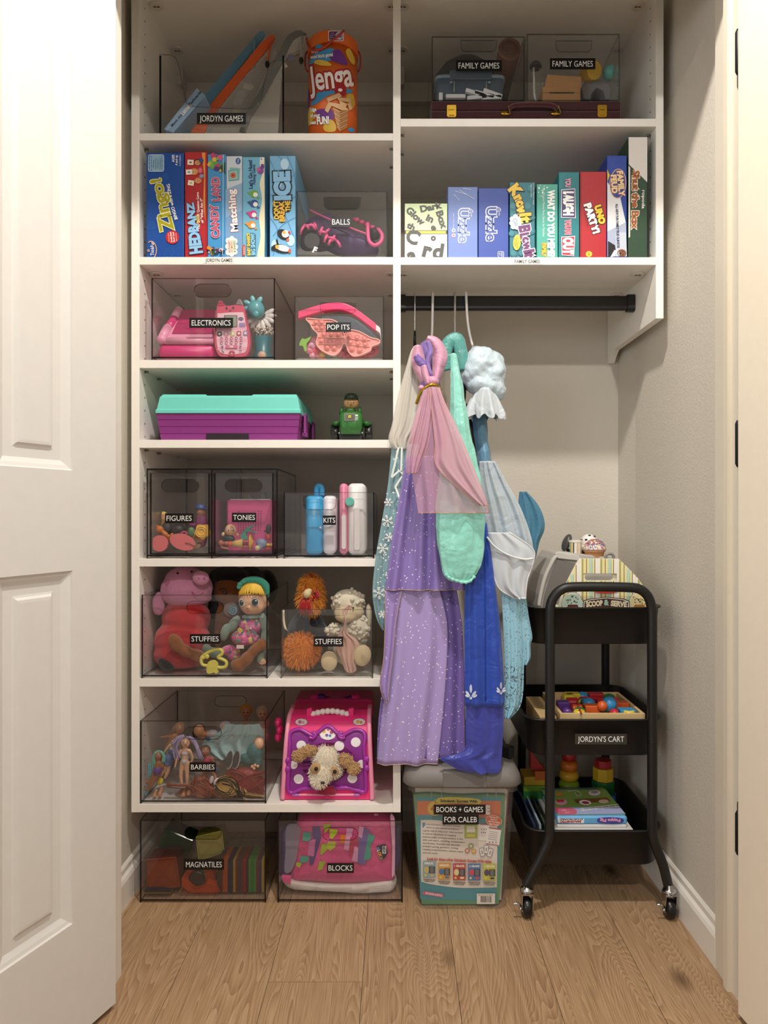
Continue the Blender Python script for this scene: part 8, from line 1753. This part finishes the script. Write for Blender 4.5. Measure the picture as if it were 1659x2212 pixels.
for c, kd, x, y, w_, h_, where in BL:
    zm = zw1 - .012; p = Pz(x, y + 4, zm); k = p.y / FP; mtl = mt(BC[c], 0.32); p.x = min(max(p.x, wx0 + .01 + w_ * k / 2), wx1 - .01 - w_ * k / 2); p.y = min(max(p.y, wy0 + .02), wy1 - .022); g = G(mtl); z0 = zfl
    if kd in ('box', 'wedge'):
        hw = w_ * k / 2; hd_2 = .014; t_ = zw1 + (.003 if kd == 'box' else -.004)
        c8 = [(p.x - hw, p.y - hd_2, z0), (p.x + hw, p.y - hd_2, z0), (p.x + hw, p.y + hd_2, z0), (p.x - hw, p.y + hd_2, z0), (p.x - hw, p.y - hd_2, t_), (p.x + hw, p.y - hd_2, t_ if kd == 'box' else t_ - .01), (p.x + hw, p.y + hd_2, t_ if kd == 'box' else t_ - .01), (p.x - hw, p.y + hd_2, t_)]
        g.hull8(c8); md_ = [('bevel', .002)]
    elif kd == 'ball': g.sm = True; g.ell((p.x, p.y, zw1 + .004), w_ * k, None, 20, 14); md_ = None
    elif kd == 'dome': g.sm = True; g.ell((p.x, p.y, zw1 - .007), (w_ * k, .015, .013), None, 16, 10); md_ = None
    elif kd == 'cyl': g.cyl((p.x - w_ * k / 2, p.y, zw1 - .010), (p.x + w_ * k / 2, p.y, zw1 - .010), .0135, None, 20); md_ = [('bevel', .001)]
    elif kd == 'spool': g.sm = True; g.lathe([(.004, -.013), (.011, -.013), (.011, .013), (.004, .013), (.004, -.013)], (p.x, p.y, zw1 - .008), 'y', 20); md_ = None
    else: g.sm = True; g.lathe([(.0045, 0), (.0065, .0055), (.011, .006), (.0145, .001), (.014, -.006), (.006, -.006), (.0045, 0)], (p.x, p.y, zw1 - .003), 'z', 22); md_ = None
    g.build('wooden_block', None, BN[c] + ' wooden block in the pine tray, ' + where, 'wooden block', 'wooden blocks in the pine tray', mods=md_, smooth=None)
g = G(mt('b8232c', 0.6)); g.sm = True; g.tube([Pz(a, b, zw1 + .003) for a, b in spline([(1256, 1541), (1248, 1522), (1250, 1510), (1262, 1506), (1290, 1510), (1312, 1516)], 5)], .0022, 6); g.build('red_cord', None, 'red lacing cord looped over the wooden blocks', 'cord')

# lower tier: stacking toys, books
zl3 = .111; YT = 1.925
st = thing('stacking_toy', 'ring stacking toy of orange yellow and green rings, middle of the three', 'stacking toy', (P(1229, 0, YT).x, YT, zl3)); k = YT / FP
zz = zl3
for c, r_ in (('1f6a30', 24), ('23753a', 24), ('2c7a38', 23.5), ('8aa82c', 22.5), ('dfa92c', 21), ('d8742c', 19), ('b8262c', 15)):
    h_ = .0265; g = G(mt(c, 0.35)); g.sm = True; R_ = r_ * k; g.lathe([(R_ * .4, 0), (R_ * .8, .001), (R_ * .97, h_ * .3), (R_, h_ * .5), (R_ * .97, h_ * .7), (R_ * .8, h_ - .001), (R_ * .4, h_)], (P(1229, 0, YT).x, YT, zz), 'z', 26); g.build('ring', st); zz += h_
st = thing('stacking_toy', 'octagonal block stacking toy of yellow green and blue, right of the rings', 'stacking toy', (P(1303, 0, YT).x, YT, zl3)); zz = zl3
for c, r_, h_ in (('2458a0', 29, .036), ('2458a0', 28, .036), ('1f6a34', 25, .035), ('dcb42c', 22.5, .035), ('b8262c', 18, .02)):
    g = G(mt(c, 0.35)); g.lathe([(r_ * k, 0), (r_ * k, h_ - .0006)], (P(1303, 0, YT).x, YT, zz), 'z', 8); g.build('octagon', st, smooth=False, mods=[('bevel', .0015)]); zz += h_
st = thing('stacking_toy', 'stepped corner block tower with red wedge top, left behind the tote lid', 'stacking toy', (P(1155, 0, YT).x, YT - .02, zl3)); xs, zz = P(1153, 0, YT - .02).x, zl3
for i, (c, c2, w_) in enumerate((('1c3a8c', '24489c', 33), ('24489c', '1c3a8c', 32), ('2c7a34', '7aa82c', 27), ('d8b42c', 'd8702c', 25))):
    h_ = .037; W = w_ * k; g = G(mt(c, 0.35)); g.box(xs - W, xs + W, YT - .02 - W, YT - .02 + W, zz, zz + h_ * .6 - .0003); g.build('base_block', st, mods=[('bevel', .001)])
    g = G(mt(c2, 0.35)); g.box(xs - W * .1 if i == 3 else xs - W, xs + W, YT - .02 - W - .0006, YT - .02 + W, zz + h_ * .35 if i == 3 else zz + h_ * .6, zz + h_ - .0003); g.build('top_block', st, mods=[('bevel', .001)]); zz += h_
g = G(mt('c02830', 0.35)); g.prism([(xs - .012, zz), (xs + .024, zz), (xs - .012, zz + .05)], lambda a, b: (a, YT - .04, b), lambda a, b: (a, YT - .01, b)); g.build('wedge', st)
bkz = .1115
for i, (x0, x1, y0, y1, z1, c, l_) in enumerate(((.375, .585, 1.69, 1.90, .16, 'c83a78', 'pink magazine under the magnet book, lower cart tier'), (.372, .565, 1.695, 1.90, .1865, 'd8d4d0', 'white book under the magnet book, lower cart tier'))):
    G(mt(c, 0.5)).box(x0, x1, y0, y1, bkz, z1).build('book', None, l_, 'book', mods=[('bevel', .001)]); bkz = z1 + .0004
mbk = thing('magnet_book', 'light blue spined children board book with green farm scene cover', 'book', (.47, 1.78, bkz))
G(mt('e8e6e4', 0.5)).rbox(.3855, .552, 1.70, 1.874, bkz, bkz + .008, .003).build('pages', mbk); G(mt('6aaede', 0.4)).rbox(.384, .5535, 1.699, 1.8745, bkz + .0083, .2145, .006).build('case', mbk)
def topm(a, b, d): p = Pz(a, b, .2145); p.z += d; return p
pr = Print(topm)
pr.poly([(1167, 1703), (1304, 1701), (1352, 1759), (1205, 1761)], '7a9a4a'); pr.poly([(1195, 1745), (1338, 1742), (1350, 1758), (1206, 1760)], 'a9b0d8'); pr.poly([(1170, 1704), (1290, 1702), (1292, 1705), (1172, 1707)], '5a7a98')
pr.poly(spline([(1196, 1746), (1210, 1744), (1236, 1746), (1246, 1753), (1240, 1760), (1206, 1759)], 3, True), 'cf6a86'); pr.line([(1214, 1752), (1222, 1750), (1222, 1756), (1230, 1755)], 1.2, 'f0d0d8')
pr.line([(1252, 1747), (1290, 1743), (1336, 1738)], 1.3, 'e8e8d8'); pr.line([(1255, 1752), (1292, 1747), (1338, 1742)], 1.3, 'e8e8d8')
for x in (1258, 1272, 1286, 1300, 1314, 1328): pr.line([(x, 1745 - (x - 1258) * .08), (x + 3, 1753 - (x - 1258) * .1)], 1.2, 'e8e8d8')
pr.line(spline([(1226, 1711), (1240, 1709), (1250, 1711), (1256, 1719), (1246, 1720), (1242, 1712)], 3), 1.2, 'd8d8c8'); pr.poly(disc(1284, 1714, 13, 6, 0), 'e0c8d0'); pr.poly(disc(1284, 1712, 8, 3, 0), '8a8a94'); pr.poly(disc(1208, 1717, 8, 5), 'b8863a'); pr.poly(disc(1212, 1734, 13, 7, 0), 'd8a0b0'); pr.rect(1202, 1728, 1218, 1734, 'b83a3a')
pr.poly([(1240, 1728), (1312, 1724), (1318, 1732), (1246, 1736)], '7a4a2a'); pr.poly(disc(1264, 1735, 13, 5.4, 6), 'f0e8e4'); pr.poly(disc(1265, 1735.5, 8, 3, 6), 'a83040'); pr.poly(disc(1304, 1733, 11, 4.4, 0), 'd8c0a0'); pr.build(mbk, 'cover_art')
pr = Print(flat(1.699)); pr.poly([(1204, 1767), (1262, 1768), (1261, 1778), (1206, 1777)], 'f0ece4'); pr.text('MAGNETIC', 1232, 1774.6, 4, 'b83a3a', 180, w=46, bold=0.06); pr.text('STORYBOARD', 1234, 1769.6, 3.2, '3a5a8a', 180, w=50, bold=0.05)
pr.poly(spline([(1293, 1767), (1320, 1765), (1345, 1768), (1344, 1777), (1318, 1779), (1292, 1776)], 3, True), '4a4a98'); pr.text('Peppa Pig', 1318, 1772, 6, 'e8a0c0', 180, w=44, bold=0.06); pr.build(mbk, 'spine_print')
for i, (x, c, l_) in enumerate(((.332, '28304a', 'dark navy magazine standing tilted at the left of lower tier'), (.346, '8a9aa8', 'grey blue magazine leaning beside the navy one, lower tier'), (.359, '3a4a3a', 'dark green book edge next to the magnet book, lower tier'))):
    G(mt(c, 0.5)).hull8([(x, 1.70, .112), (x + .005, 1.70, .112), (x + .005, 1.90, .112), (x, 1.90, .112), (x - .004, 1.70, .195), (x + .001, 1.70, .195), (x + .001, 1.90, .195), (x - .004, 1.90, .195)]).build('magazine', None, l_, 'magazine')

# ------------------------------------------------------------------ hangers and dress up gowns
def hanger(label, x, pts, col, r, neck=None, metal=0.0):
    h = thing('clothes_hanger', label, 'hanger', P(pts[-1][0], pts[-1][1], 1.862)); m_ = mt(col, 0.3, metal=metal)
    top = P(pts[0][0], pts[0][1], 1.872)
    hook = [(top.x, 1.892, top.z - .03), (top.x, 1.893, top.z - .012), (top.x, 1.888, top.z), (top.x, 1.874, top.z + .006), (top.x, 1.860, top.z), (top.x, 1.8555, top.z - .012)]
    g = G(m_); g.sm = True; g.tube(spline(hook + [tuple(P(a, b, 1.8555)) for a, b in pts[1:]], 4), r, 8); g.build('hook', h)
    e = P(pts[-1][0], pts[-1][1], 1.8555); bm_ = mt(neck or col, 0.45)
    g = G(bm_); g.sm = True
    if neck: g.tube([e + Vector((0, 0, .001)), e - Vector((0, 0, .04))], [.0028, .0042], 8)
    b = e - Vector((0, 0, .04 if neck else 0.004))
    for s_ in (-1, 1): g.tube([b, b + Vector((0, s_ * .07, -.03)), b + Vector((0, s_ * .13, -.065))], .0036, 8)
    g.tube([b + Vector((0, -.13, -.065)), b + Vector((0, .13, -.065))], .003, 8); g.build('shoulders', h); return h
hanger('black hanger with thin chrome hook, first from the left on the rod', 896, [(896, 638), (896, 690), (896, 716)], 'c8c8c8', .0016, '101010', 1.0)
hanger('white plastic hanger holding the purple gown', 934, [(934, 637), (934, 690), (933, 722), (930, 745)], 'e8e4e2', .0034)
hanger('grey plastic hanger holding the teal and blue gown', 982, [(982, 638), (982.5, 690), (983, 728)], 'a8a298', .0026)
hanger('white plastic hanger holding the pale blue gown, rightmost', 1008, [(1006, 637), (1009, 680), (1013, 714), (1021, 748)], 'e8e4e2', .0034)

def cmap(F0):
    rows = [[(CX + p.x * FP / p.y, CY + (CZ - p.z) * FP / p.y, p) for p in r] for r in F0]
    ym = [r[len(r) // 2][1] for r in rows]
    def f(a, b, d):
        i = 0
        while i < len(ym) - 2 and ym[i + 1] < b: i += 1
        t = min(1, max(0, (b - ym[i]) / (ym[i + 1] - ym[i] + 1e-9)))
        def at(r):
            j = 0
            while j < len(r) - 2 and r[j + 1][0] < a: j += 1
            u = min(1, max(0, (a - r[j][0]) / (r[j + 1][0] - r[j][0] + 1e-9))); return r[j][2] + (r[j + 1][2] - r[j][2]) * u
        p = at(rows[i]); p = p + (at(rows[i + 1]) - p) * t; q = P(a, b, p.y); q.y -= d + .0006; return q
    return f
def trim(F0, col, name, parent, r=.0011, sides=''):
    g = G(mt(col, 0.4, metal=0.3)); g.sm = True; g.tube([p - Vector((0, .0006, 0)) for p in F0[-1]], r, 5)
    if 'L' in sides: g.tube([q[0] - Vector((0, .0006, 0)) for q in F0], r, 5)
    if 'R' in sides: g.tube([q[-1] - Vector((0, .0006, 0)) for q in F0], r, 5)
    return g.build(name, parent)
def shaped(rows, hem):
    """bend the last rows so the hem follows hem(t)"""
    return rows
# 1: snowflake gown with cream cape
YD1 = 1.699
d1 = thing('snow_gown', 'frosty blue gown with white snowflakes and cream net cape, leftmost on the rod', 'dress', (P(850, 0, YD1).x, 1.80, P(0, 1362, YD1).z))
o_, F1 = cloth([(960, 846, 905), (1000, 843, 905), (1060, 836, 905), (1130, 824, 900), (1200, 812, 896), (1265, 805, 890), (1300, 806, 890), (1335, 813, 880), (1362, 826, 860)], YD1, mt('8fb4bc', 0.5, 'sheer', a=0.72), 'skirt', d1, 4, .004, .0015, 50, 1)
pr = Print(cmap(F1)); 
def flake(x, y, r_, seed):
    q = seed * .37
    for k in range(6):
        a = q + k * PI / 3; c, s_ = math.cos(a), math.sin(a); pr.line([(x, y), (x + r_ * c, y + r_ * s_)], 1.7, 'f0f0ee')
        for f_ in (.5, .78):
            for e in (-1, 1): b = a + e * .85; pr.line([(x + r_ * f_ * c, y + r_ * f_ * s_), (x + r_ * f_ * c + r_ * .3 * math.cos(b), y + r_ * f_ * s_ + r_ * .3 * math.sin(b))], 1.4, 'f0f0ee')
for i, (x, y, r_) in enumerate(((839, 1085, 9), (837, 1126, 12), (841, 1160, 10), (827, 1184, 12), (819, 1280, 13), (838, 1240, 6), (826, 1325, 8), (846, 1205, 7))): flake(x, y, r_, i)
q_ = random.Random(6)
for i in range(60): y = q_.uniform(970, 1340); xl = 846 - (y - 960) * .12 if y < 1270 else 810 + (y - 1270) * .15; pr.disc(xl + q_.uniform(3, 34), y, q_.uniform(.8, 1.9), 'eef2f0', n=7)
for pts in (((861, 968), (846, 1032)), ((846, 1032), (862, 1018), (874, 1028)), ((868, 968), (866, 1018)), ((854, 1052), (864, 1078)), ((854, 1052), (868, 1030))): pr.line(list(pts), 4, 'e6e8e4')
pr.build(d1, 'snowflake_print')
cloth([(748, 893, 899), (762, 886, 903), (790, 878, 905), (850, 861, 910), (915, 847, 903), (948, 839, 886), (970, 850, 880)], 1.688, mt('ddd8cc', 0.8, 'sheer', a=0.55), 'cape', d1, 3, .004, .001, 36, 4)
blob('collar', None, None, mt('cdc8bc', 0.8, 'plush'), [(893, 762, 6, 14, 12, 0, .02), (888, 785, 6, 20, 14, 0, .03)], 1.775, d1, .003)
blob('bodice', None, None, mt('7fa8b2', 0.6), [(892, 850, 10, 60, 0, 0, .05), (892, 930, 13, 60, 0, 0, .06)], 1.84, d1, .005)
# 2: purple gown with pink shawl
d2 = thing('purple_gown', 'lavender glitter gown with pink satin shoulder and sheer pink shawl', 'dress', (P(910, 0, 1.72).x, 1.75, P(0, 1650, 1.72).z))
PG = mt('8673b6', 0.45, 'glitter', s2='f0e8f6', sc=105); PGD = mt('7764aa', 0.45, 'glitter', s2='e8e0f2', sc=105); PGL = mt('a593ca', 0.5, 'glitter', s2='f2ecf8', sc=105)
_, f2 = cloth([(1265, 842, 985), (1350, 834, 998), (1450, 830, 1003), (1550, 818, 1004), (1636, 814, 1005)], 1.694, PGD, 'underskirt', d2, 4, .009, .002, 70, 5); trim(f2, 'b89a90', 'gold_hem', d2)
_, f3 = cloth([(1268, 850, 948), (1350, 846, 966), (1450, 838, 964), (1550, 824, 956), (1650, 814, 946)], 1.681, PGL, 'front_panel', d2, 2.2, .008, .0015, 50, 8); trim(f3, 'b89a90', 'gold_hem', d2)
_, f4 = cloth([(1276, 832, 868), (1340, 832, 856), (1420, 829, 848), (1480, 821, 841), (1516, 832, 838)], 1.671, mt('9c86c6', 0.5, 'glitter', s2='f0e8f6', sc=105), 'side_drape', d2, 1.5, .003, .0015, 24, 2); trim(f4, 'c4a49c', 'gold_hem', d2, sides='LR')
_, f5 = cloth([(985, 878, 960), (1030, 870, 978), (1100, 858, 1000), (1180, 844, 1016), (1250, 835, 1026), (1274, 832, 1031)], 1.664, PG, 'overskirt', d2, 4, .011, .002, 80, 11); trim(f5, 'c4a49c', 'gold_hem', d2)
PKS = mt('dba0bc', 0.35, 'satin')
blob('bodice', None, None, mt('7d63ac', 0.4, 'satin'), [(926, 775, 30, 42, 4, 0, .05), (928, 850, 26, 50, 0, .01, .05), (925, 930, 34, 70, 0, .02, .055)], 1.765, d2, .004)
def band2(pts, ws, Y, mat, name, parent, bulge=.012):
    dn_ = spline([(a, b, w_, (c if len(r) == 0 else c)) for (a, b, c, *r), w_ in zip([p if len(p) > 2 else (p[0], p[1], 0) for p in pts], ws)], 5); g = G(mat); g.sm = True; rings = []
    for i, (a, b, w_, c) in enumerate(dn_):
        n_ = dn_[min(i + 1, len(dn_) - 1)]; o = dn_[max(i - 1, 0)]; dx, dy = n_[0] - o[0], n_[1] - o[1]; l = math.hypot(dx, dy) or 1; nx, ny = -dy / l, dx / l
        ring = []
        for k_ in range(9): t = -1 + k_ / 4; p = P(a + nx * w_ * t, b + ny * w_ * t, Y + c); p.y -= bulge * (1 - t * t); ring.append(p)
        for k_ in range(9): t = 1 - k_ / 4; p = P(a + nx * w_ * t, b + ny * w_ * t, Y + c); p.y += .002 - bulge * (1 - t * t) * .8; ring.append(p)
        rings.append(ring)
    g.loft(rings, True, True); return g.build(name, parent)
band2([(936, 845), (946, 800), (950, 768), (938, 742), (922, 733)], [7, 13, 17, 15, 9], 1.664, PKS, 'satin_strap', d2, .020)
band2([(902, 748), (903, 775), (908, 800), (916, 825)], [9, 15, 13, 8], 1.662, PKS, 'satin_strap', d2, .016)
band2([(898, 768), (910, 784), (922, 790)], [7, 9, 5], 1.647, mt('7d63ac', 0.4, 'satin'), 'satin_strap', d2, .006)
band2([(924, 737), (930, 760), (924, 785), (932, 812)], [5, 6, 5, 4], 1.640, mt('8a72b8', 0.4, 'satin'), 'satin_strap', d2, .006)
band2([(916, 790), (920, 810), (926, 830)], [7, 8, 6], 1.642, PKS, 'satin_strap', d2, .010)
blob('knot', None, None, mt('d698b6', 0.35, 'satin'), [(934, 824, 15, 12, 20, 0, .018), (910, 838, 7, 7, 0, 0, .01)], 1.645, d2, .0025)
g = G(mt('d4ac34', 0.25, metal=0.9)); g.sm = True; g.tube([P(a, b, 1.630 + .00003 * (a - 930) ** 2) for a, b in spline([(899, 872), (908, 850), (918, 838), (932, 831), (944, 833), (952, 842)], 4)], .0034, 8); g.build('gold_band', d2)
SH = mt('e2b2c2', 0.5, 'sheer', a=0.36); SH2 = mt('d8a8bc', 0.5, 'sheer', a=0.30)
_, f6 = cloth([(838, 920, 950), (870, 908, 960), (920, 893, 985), (980, 888, 1010), (1040, 893, 1034), (1080, 899, 1050), (1108, 903, 1056)], 1.588, SH2, 'lower_shawl', d2, 3, .006, .0008, 60, 14); trim(f6, 'c89a80', 'gold_hem', d2, .0009, 'R')
_, f7 = cloth([(836, 926, 949), (870, 930, 962), (920, 936, 986), (960, 940, 1004), (1000, 940, 1020), (1030, 962, 1032), (1062, 998, 1044), (1092, 1036, 1054)], 1.577, SH, 'upper_shawl', d2, 2.5, .006, .0008, 50, 15); trim(f7, 'c89a80', 'gold_hem', d2, .0009, 'L')
_, f8 = cloth([(842, 914, 934), (870, 905, 936), (920, 890, 932), (960, 880, 925), (990, 876, 914), (1022, 878, 902)], 1.580, SH, 'left_shawl', d2, 3, .006, .0008, 40, 16); trim(f8, 'c89a80', 'gold_hem', d2, .0009)
# 3: teal satin sleeve, royal blue skirt
d3 = thing('blue_gown', 'royal blue skirted gown with long aqua satin sleeve and dark collar', 'dress', (P(1045, 0, 1.75).x, 1.79, P(0, 1670, 1.75).z))
AQ = mt('93dccd', 0.26, 'satin')
g = G(AQ); g.sm = True; rings = []
rw_ = spline([(764, 975, 985), (800, 973, 993), (860, 972, 1003), (930, 968, 1014), (1010, 955, 1032), (1060, 946, 1040), (1120, 943, 1046), (1180, 945, 1046), (1215, 950, 1042), (1238, 958, 1032), (1250, 968, 1020), (1257, 980, 1012)], 5)
for i, (y, xl, xr) in enumerate(rw_):
    f_ = i / len(rw_); ring = []
    for j in range(72):
        a = 2 * PI * j / 72; fo = 1 + (.025 + .08 * max(0, f_ - .72) * 3.6) * math.sin(17 * a + 3 * f_) + .05 * math.sin(6 * a + 7 * f_); X = (xl + xr) / 2 + (xr - xl) / 2 * math.cos(a) * fo; p = P(X, y, 1.618); p.y = 1.618 + (.008 + .014 * math.sin(PI * min(1, f_ * 1.1))) * math.sin(a) * fo; ring.append(p)
    rings.append(ring)
g.loft(rings, True, True); g.build('sleeve', d3, mods=[('subsurf', 1), ('disp', .05, .008)])
g = G(AQ); g.sm = True; g.tube([P(a, b, 1.610) for a, b in spline([(962, 1240), (972, 1249), (985, 1254), (1000, 1258), (1014, 1256), (1026, 1244)], 5)], [.0035 + .0012 * math.sin(k * 1.9) for k in range(26)], 8); g.build('cuff', d3)
TLD = mt('4f9a94', 0.4, 'satin')
g = G(TLD); g.sm = True; g.tube([P(a, b, 1.73) for a, b in spline([(966, 800), (961, 775), (966, 748), (976, 735), (988, 733), (993, 750), (998, 775), (1000, 800)], 4)], .0055, 8, flat=3); g.build('collar', d3)
blob('inner_bodice', None, None, mt('171416', 0.6), [(982, 770, 15, 22, 0, 0, .04), (990, 830, 16, 50, -8, .0, .05), (1014, 960, 18, 90, -4, .03, .05)], 1.785, d3, .004)
g = G(mt('cfe0da', 0.6)); g.sm = True; q_ = random.Random(9)
for i in range(16): a = q_.uniform(-2.8, -.2); p = P(978, 768, 1.70); g.tube([p, p + Vector((math.cos(a) * .008, -.004, -math.sin(a) * .004)), p + Vector((math.cos(a) * .016, -.005, q_.uniform(-.006, .006)))], .0003, 4)
g.build('loose_threads', d3, kind='stuff')
RB = mt('1f47ae', 0.4, 'satin'); 
_, f9 = cloth([(1130, 1012, 1052), (1200, 1008, 1062), (1280, 1004, 1072), (1360, 1003, 1082), (1450, 1004, 1088), (1525, 1005, 1091)], 1.645, RB, 'overskirt', d3, 2, .007, .002, 60, 21)
_, f10 = cloth([(1500, 1007, 1088), (1580, 1006, 1087), (1622, 1002, 1085), (1638, 952, 1084), (1650, 966, 1083), (1662, 988, 1082), (1670, 1012, 1076)], 1.652, mt('3a43a2', 0.3, 'satin'), 'underskirt', d3, 2, .005, .002, 50, 22)
for x, y, s_ in ((1017, 1508, 1), (1082, 1497, .8)):
    pr = Print(cmap(f9))
    pr.disc(x, y, 3, 'cfd6ea')
    for a, l in ((-90, 22), (-125, 18), (-55, 18), (-150, 11), (-30, 13)): c, e = math.cos(math.radians(a)), math.sin(math.radians(a)); r0 = 14 if a == -90 else 6; pr.poly(disc(x + c * (r0 + l * .3) * s_, y + e * (r0 + l * .3) * s_, l * .42 * s_, 2.8 * s_, a), 'cfd6ea')
    pr.build(d3, 'motif_print')
g = G(mt('183a94', 0.4)); g.sm = True; m_ = cmap(f9); g.tube([m_(1047 + (y - 1200) * .006, y, 0) for y in range(1190, 1524, 12)], .0016, 5); g.build('seam', d3)
# 4: pale blue gown
d4 = thing('pale_blue_gown', 'pale blue gown with organza puff sleeve and silver printed skirt, rightmost on the rod', 'dress', (P(1090, 0, 1.79).x, 1.82, P(0, 1552, 1.79).z))
OR = mt('c4d6e0', 0.3, 'satin'); ORG2 = mt('ccd2d8', 0.35, 'sheer', a=0.86)
o_ = blob('puff_sleeve', None, None, OR, [(1040, 790, 41, 44, 0, 0, .05), (1062, 805, 34, 48, -12, 0, .045), (1020, 800, 26, 42, 10, 0, .04), (1048, 836, 48, 24, 8, 0, .045), (1072, 842, 25, 24, 0, 0, .04)], 1.755, d4, .004, it=6, mods=[('disp', .014, .004), ('disp', .05, .020)])
g = G(mt('d3dde4', 0.3, 'satin')); g.sm = True; rings = []
for i, (y, xl, xr, am) in enumerate(spline([(842, 1028, 1062, 0.02), (860, 1018, 1074, .05), (880, 1010, 1082, .10), (897, 1009, 1087, .16), (903, 1010, 1086, .17)], 3)):
    ring = []
    for j in range(72): a = 2 * PI * j / 72; fo = 1 + am * math.sin(9 * a) + am * .6 * math.sin(14 * a + 1); p = P((xl + xr) / 2 + (xr - xl) / 2 * math.cos(a) * fo, y + 10 * am * math.sin(9 * a + 1) * 3, 1.745); p.y = 1.745 + .036 * math.sin(a) * fo; ring.append(p)
    rings.append(ring)
g.loft(rings); g.build('cuff_ruffle', d4, mods=[('solid', .0012)])
blob('bodice', None, None, mt('5f8fae', 0.45, 'satin'), [(1036, 930, 18, 70, -3, 0, .04), (1044, 1000, 18, 60, -3, 0, .05)], 1.79, d4, .004)
blob('shoulder', None, None, mt('6a94b0', 0.45, 'satin'), [(1012, 800, 10, 40, 4, 0, .04)], 1.80, d4, .004)
cloth([(996, 1036, 1070), (1040, 1036, 1094), (1090, 1042, 1122), (1140, 1050, 1142), (1180, 1056, 1152), (1215, 1058, 1153), (1235, 1062, 1146)], 1.672, mt('b9c6d0', 0.3, 'satin'), 'organza_drape', d4, 3, .009, .002, 60, 31)
_, f11 = cloth([(1150, 1050, 1100), (1185, 1056, 1150), (1215, 1058, 1152), (1250, 1068, 1140), (1275, 1082, 1136), (1292, 1112, 1135)], 1.646, ORG2, 'white_drape', d4, 2, .007, .0012, 50, 32); trim(f11, 'dadde0', 'rolled_hem', d4, .0022, 'LR')
g = G(mt('dcdfe2', 0.35)); g.sm = True; g.tube([P(a, b, 1.634) for a, b in spline([(1052, 1160), (1068, 1180), (1096, 1198), (1130, 1208), (1152, 1206)], 5)], .004, 8, flat=.6); g.build('fold_edge', d4)
def skirt_mat():
    m = bpy.data.materials.new('silver_print_fabric'); m.use_nodes = True; nt = m.node_tree; N = nt.nodes; L = nt.links; b = N['Principled BSDF']; b.inputs['Roughness'].default_value = .35
    tc = N.new('ShaderNodeTexCoord'); v = N.new('ShaderNodeTexVoronoi'); v.inputs['Scale'].default_value = 170; L.new(tc.outputs['Object'], v.inputs['Vector']); l1 = N.new('ShaderNodeMath'); l1.operation = 'LESS_THAN'; l1.inputs[1].default_value = .2; L.new(v.outputs['Distance'], l1.inputs[0])
    n = N.new('ShaderNodeTexNoise'); n.inputs['Scale'].default_value = 34; n.inputs['Distortion'].default_value = 2.2; L.new(tc.outputs['Object'], n.inputs['Vector']); sb = N.new('ShaderNodeMath'); sb.operation = 'SUBTRACT'; sb.inputs[1].default_value = .5; L.new(n.outputs[0], sb.inputs[0]); ab = N.new('ShaderNodeMath'); ab.operation = 'ABSOLUTE'; L.new(sb.outputs[0], ab.inputs[0]); l2 = N.new('ShaderNodeMath'); l2.operation = 'LESS_THAN'; l2.inputs[1].default_value = .022; L.new(ab.outputs[0], l2.inputs[0])
    sp = N.new('ShaderNodeSeparateXYZ'); L.new(tc.outputs['Object'], sp.inputs[0]); mr = N.new('ShaderNodeMath'); mr.operation = 'LESS_THAN'; mr.inputs[1].default_value = .16; L.new(sp.outputs['Z'], mr.inputs[0]); mu = N.new('ShaderNodeMath'); mu.operation = 'MULTIPLY'; L.new(l2.outputs[0], mu.inputs[0]); L.new(mr.outputs[0], mu.inputs[1]); mx = N.new('ShaderNodeMath'); mx.operation = 'MAXIMUM'; L.new(l1.outputs[0], mx.inputs[0]); L.new(mu.outputs[0], mx.inputs[1])
    c = N.new('ShaderNodeMix'); c.data_type = 'RGBA'; c.inputs[6].default_value = lin('8fbfd2'); c.inputs[7].default_value = lin('4a5a66'); L.new(mx.outputs[0], c.inputs[0]); L.new(c.outputs[2], b.inputs['Base Color']); return m
SKM = skirt_mat()
cloth([(1240, 1078, 1128), (1300, 1084, 1132), (1380, 1088, 1134), (1450, 1090, 1132), (1500, 1090, 1130), (1530, 1089, 1122), (1552, 1089, 1102)], 1.662, SKM, 'skirt', d4, 2, .005, .002, 44, 33)
cloth([(1270, 1108, 1134), (1330, 1116, 1142), (1375, 1122, 1150), (1392, 1128, 1146), (1420, 1130, 1146), (1436, 1132, 1138)], 1.667, SKM, 'skirt_back', d4, 1.5, .003, .002, 24, 34)
cloth([(1062, 1122, 1138), (1090, 1120, 1162), (1120, 1122, 1175), (1145, 1124, 1176), (1170, 1126, 1166), (1205, 1136, 1158), (1218, 1144, 1152)], 1.80, mt('4f86a4', 0.4, 'glitter', s2='2c4a60', sc=160), 'back_drape', d4, 1.5, .008, .002, 36, 35)
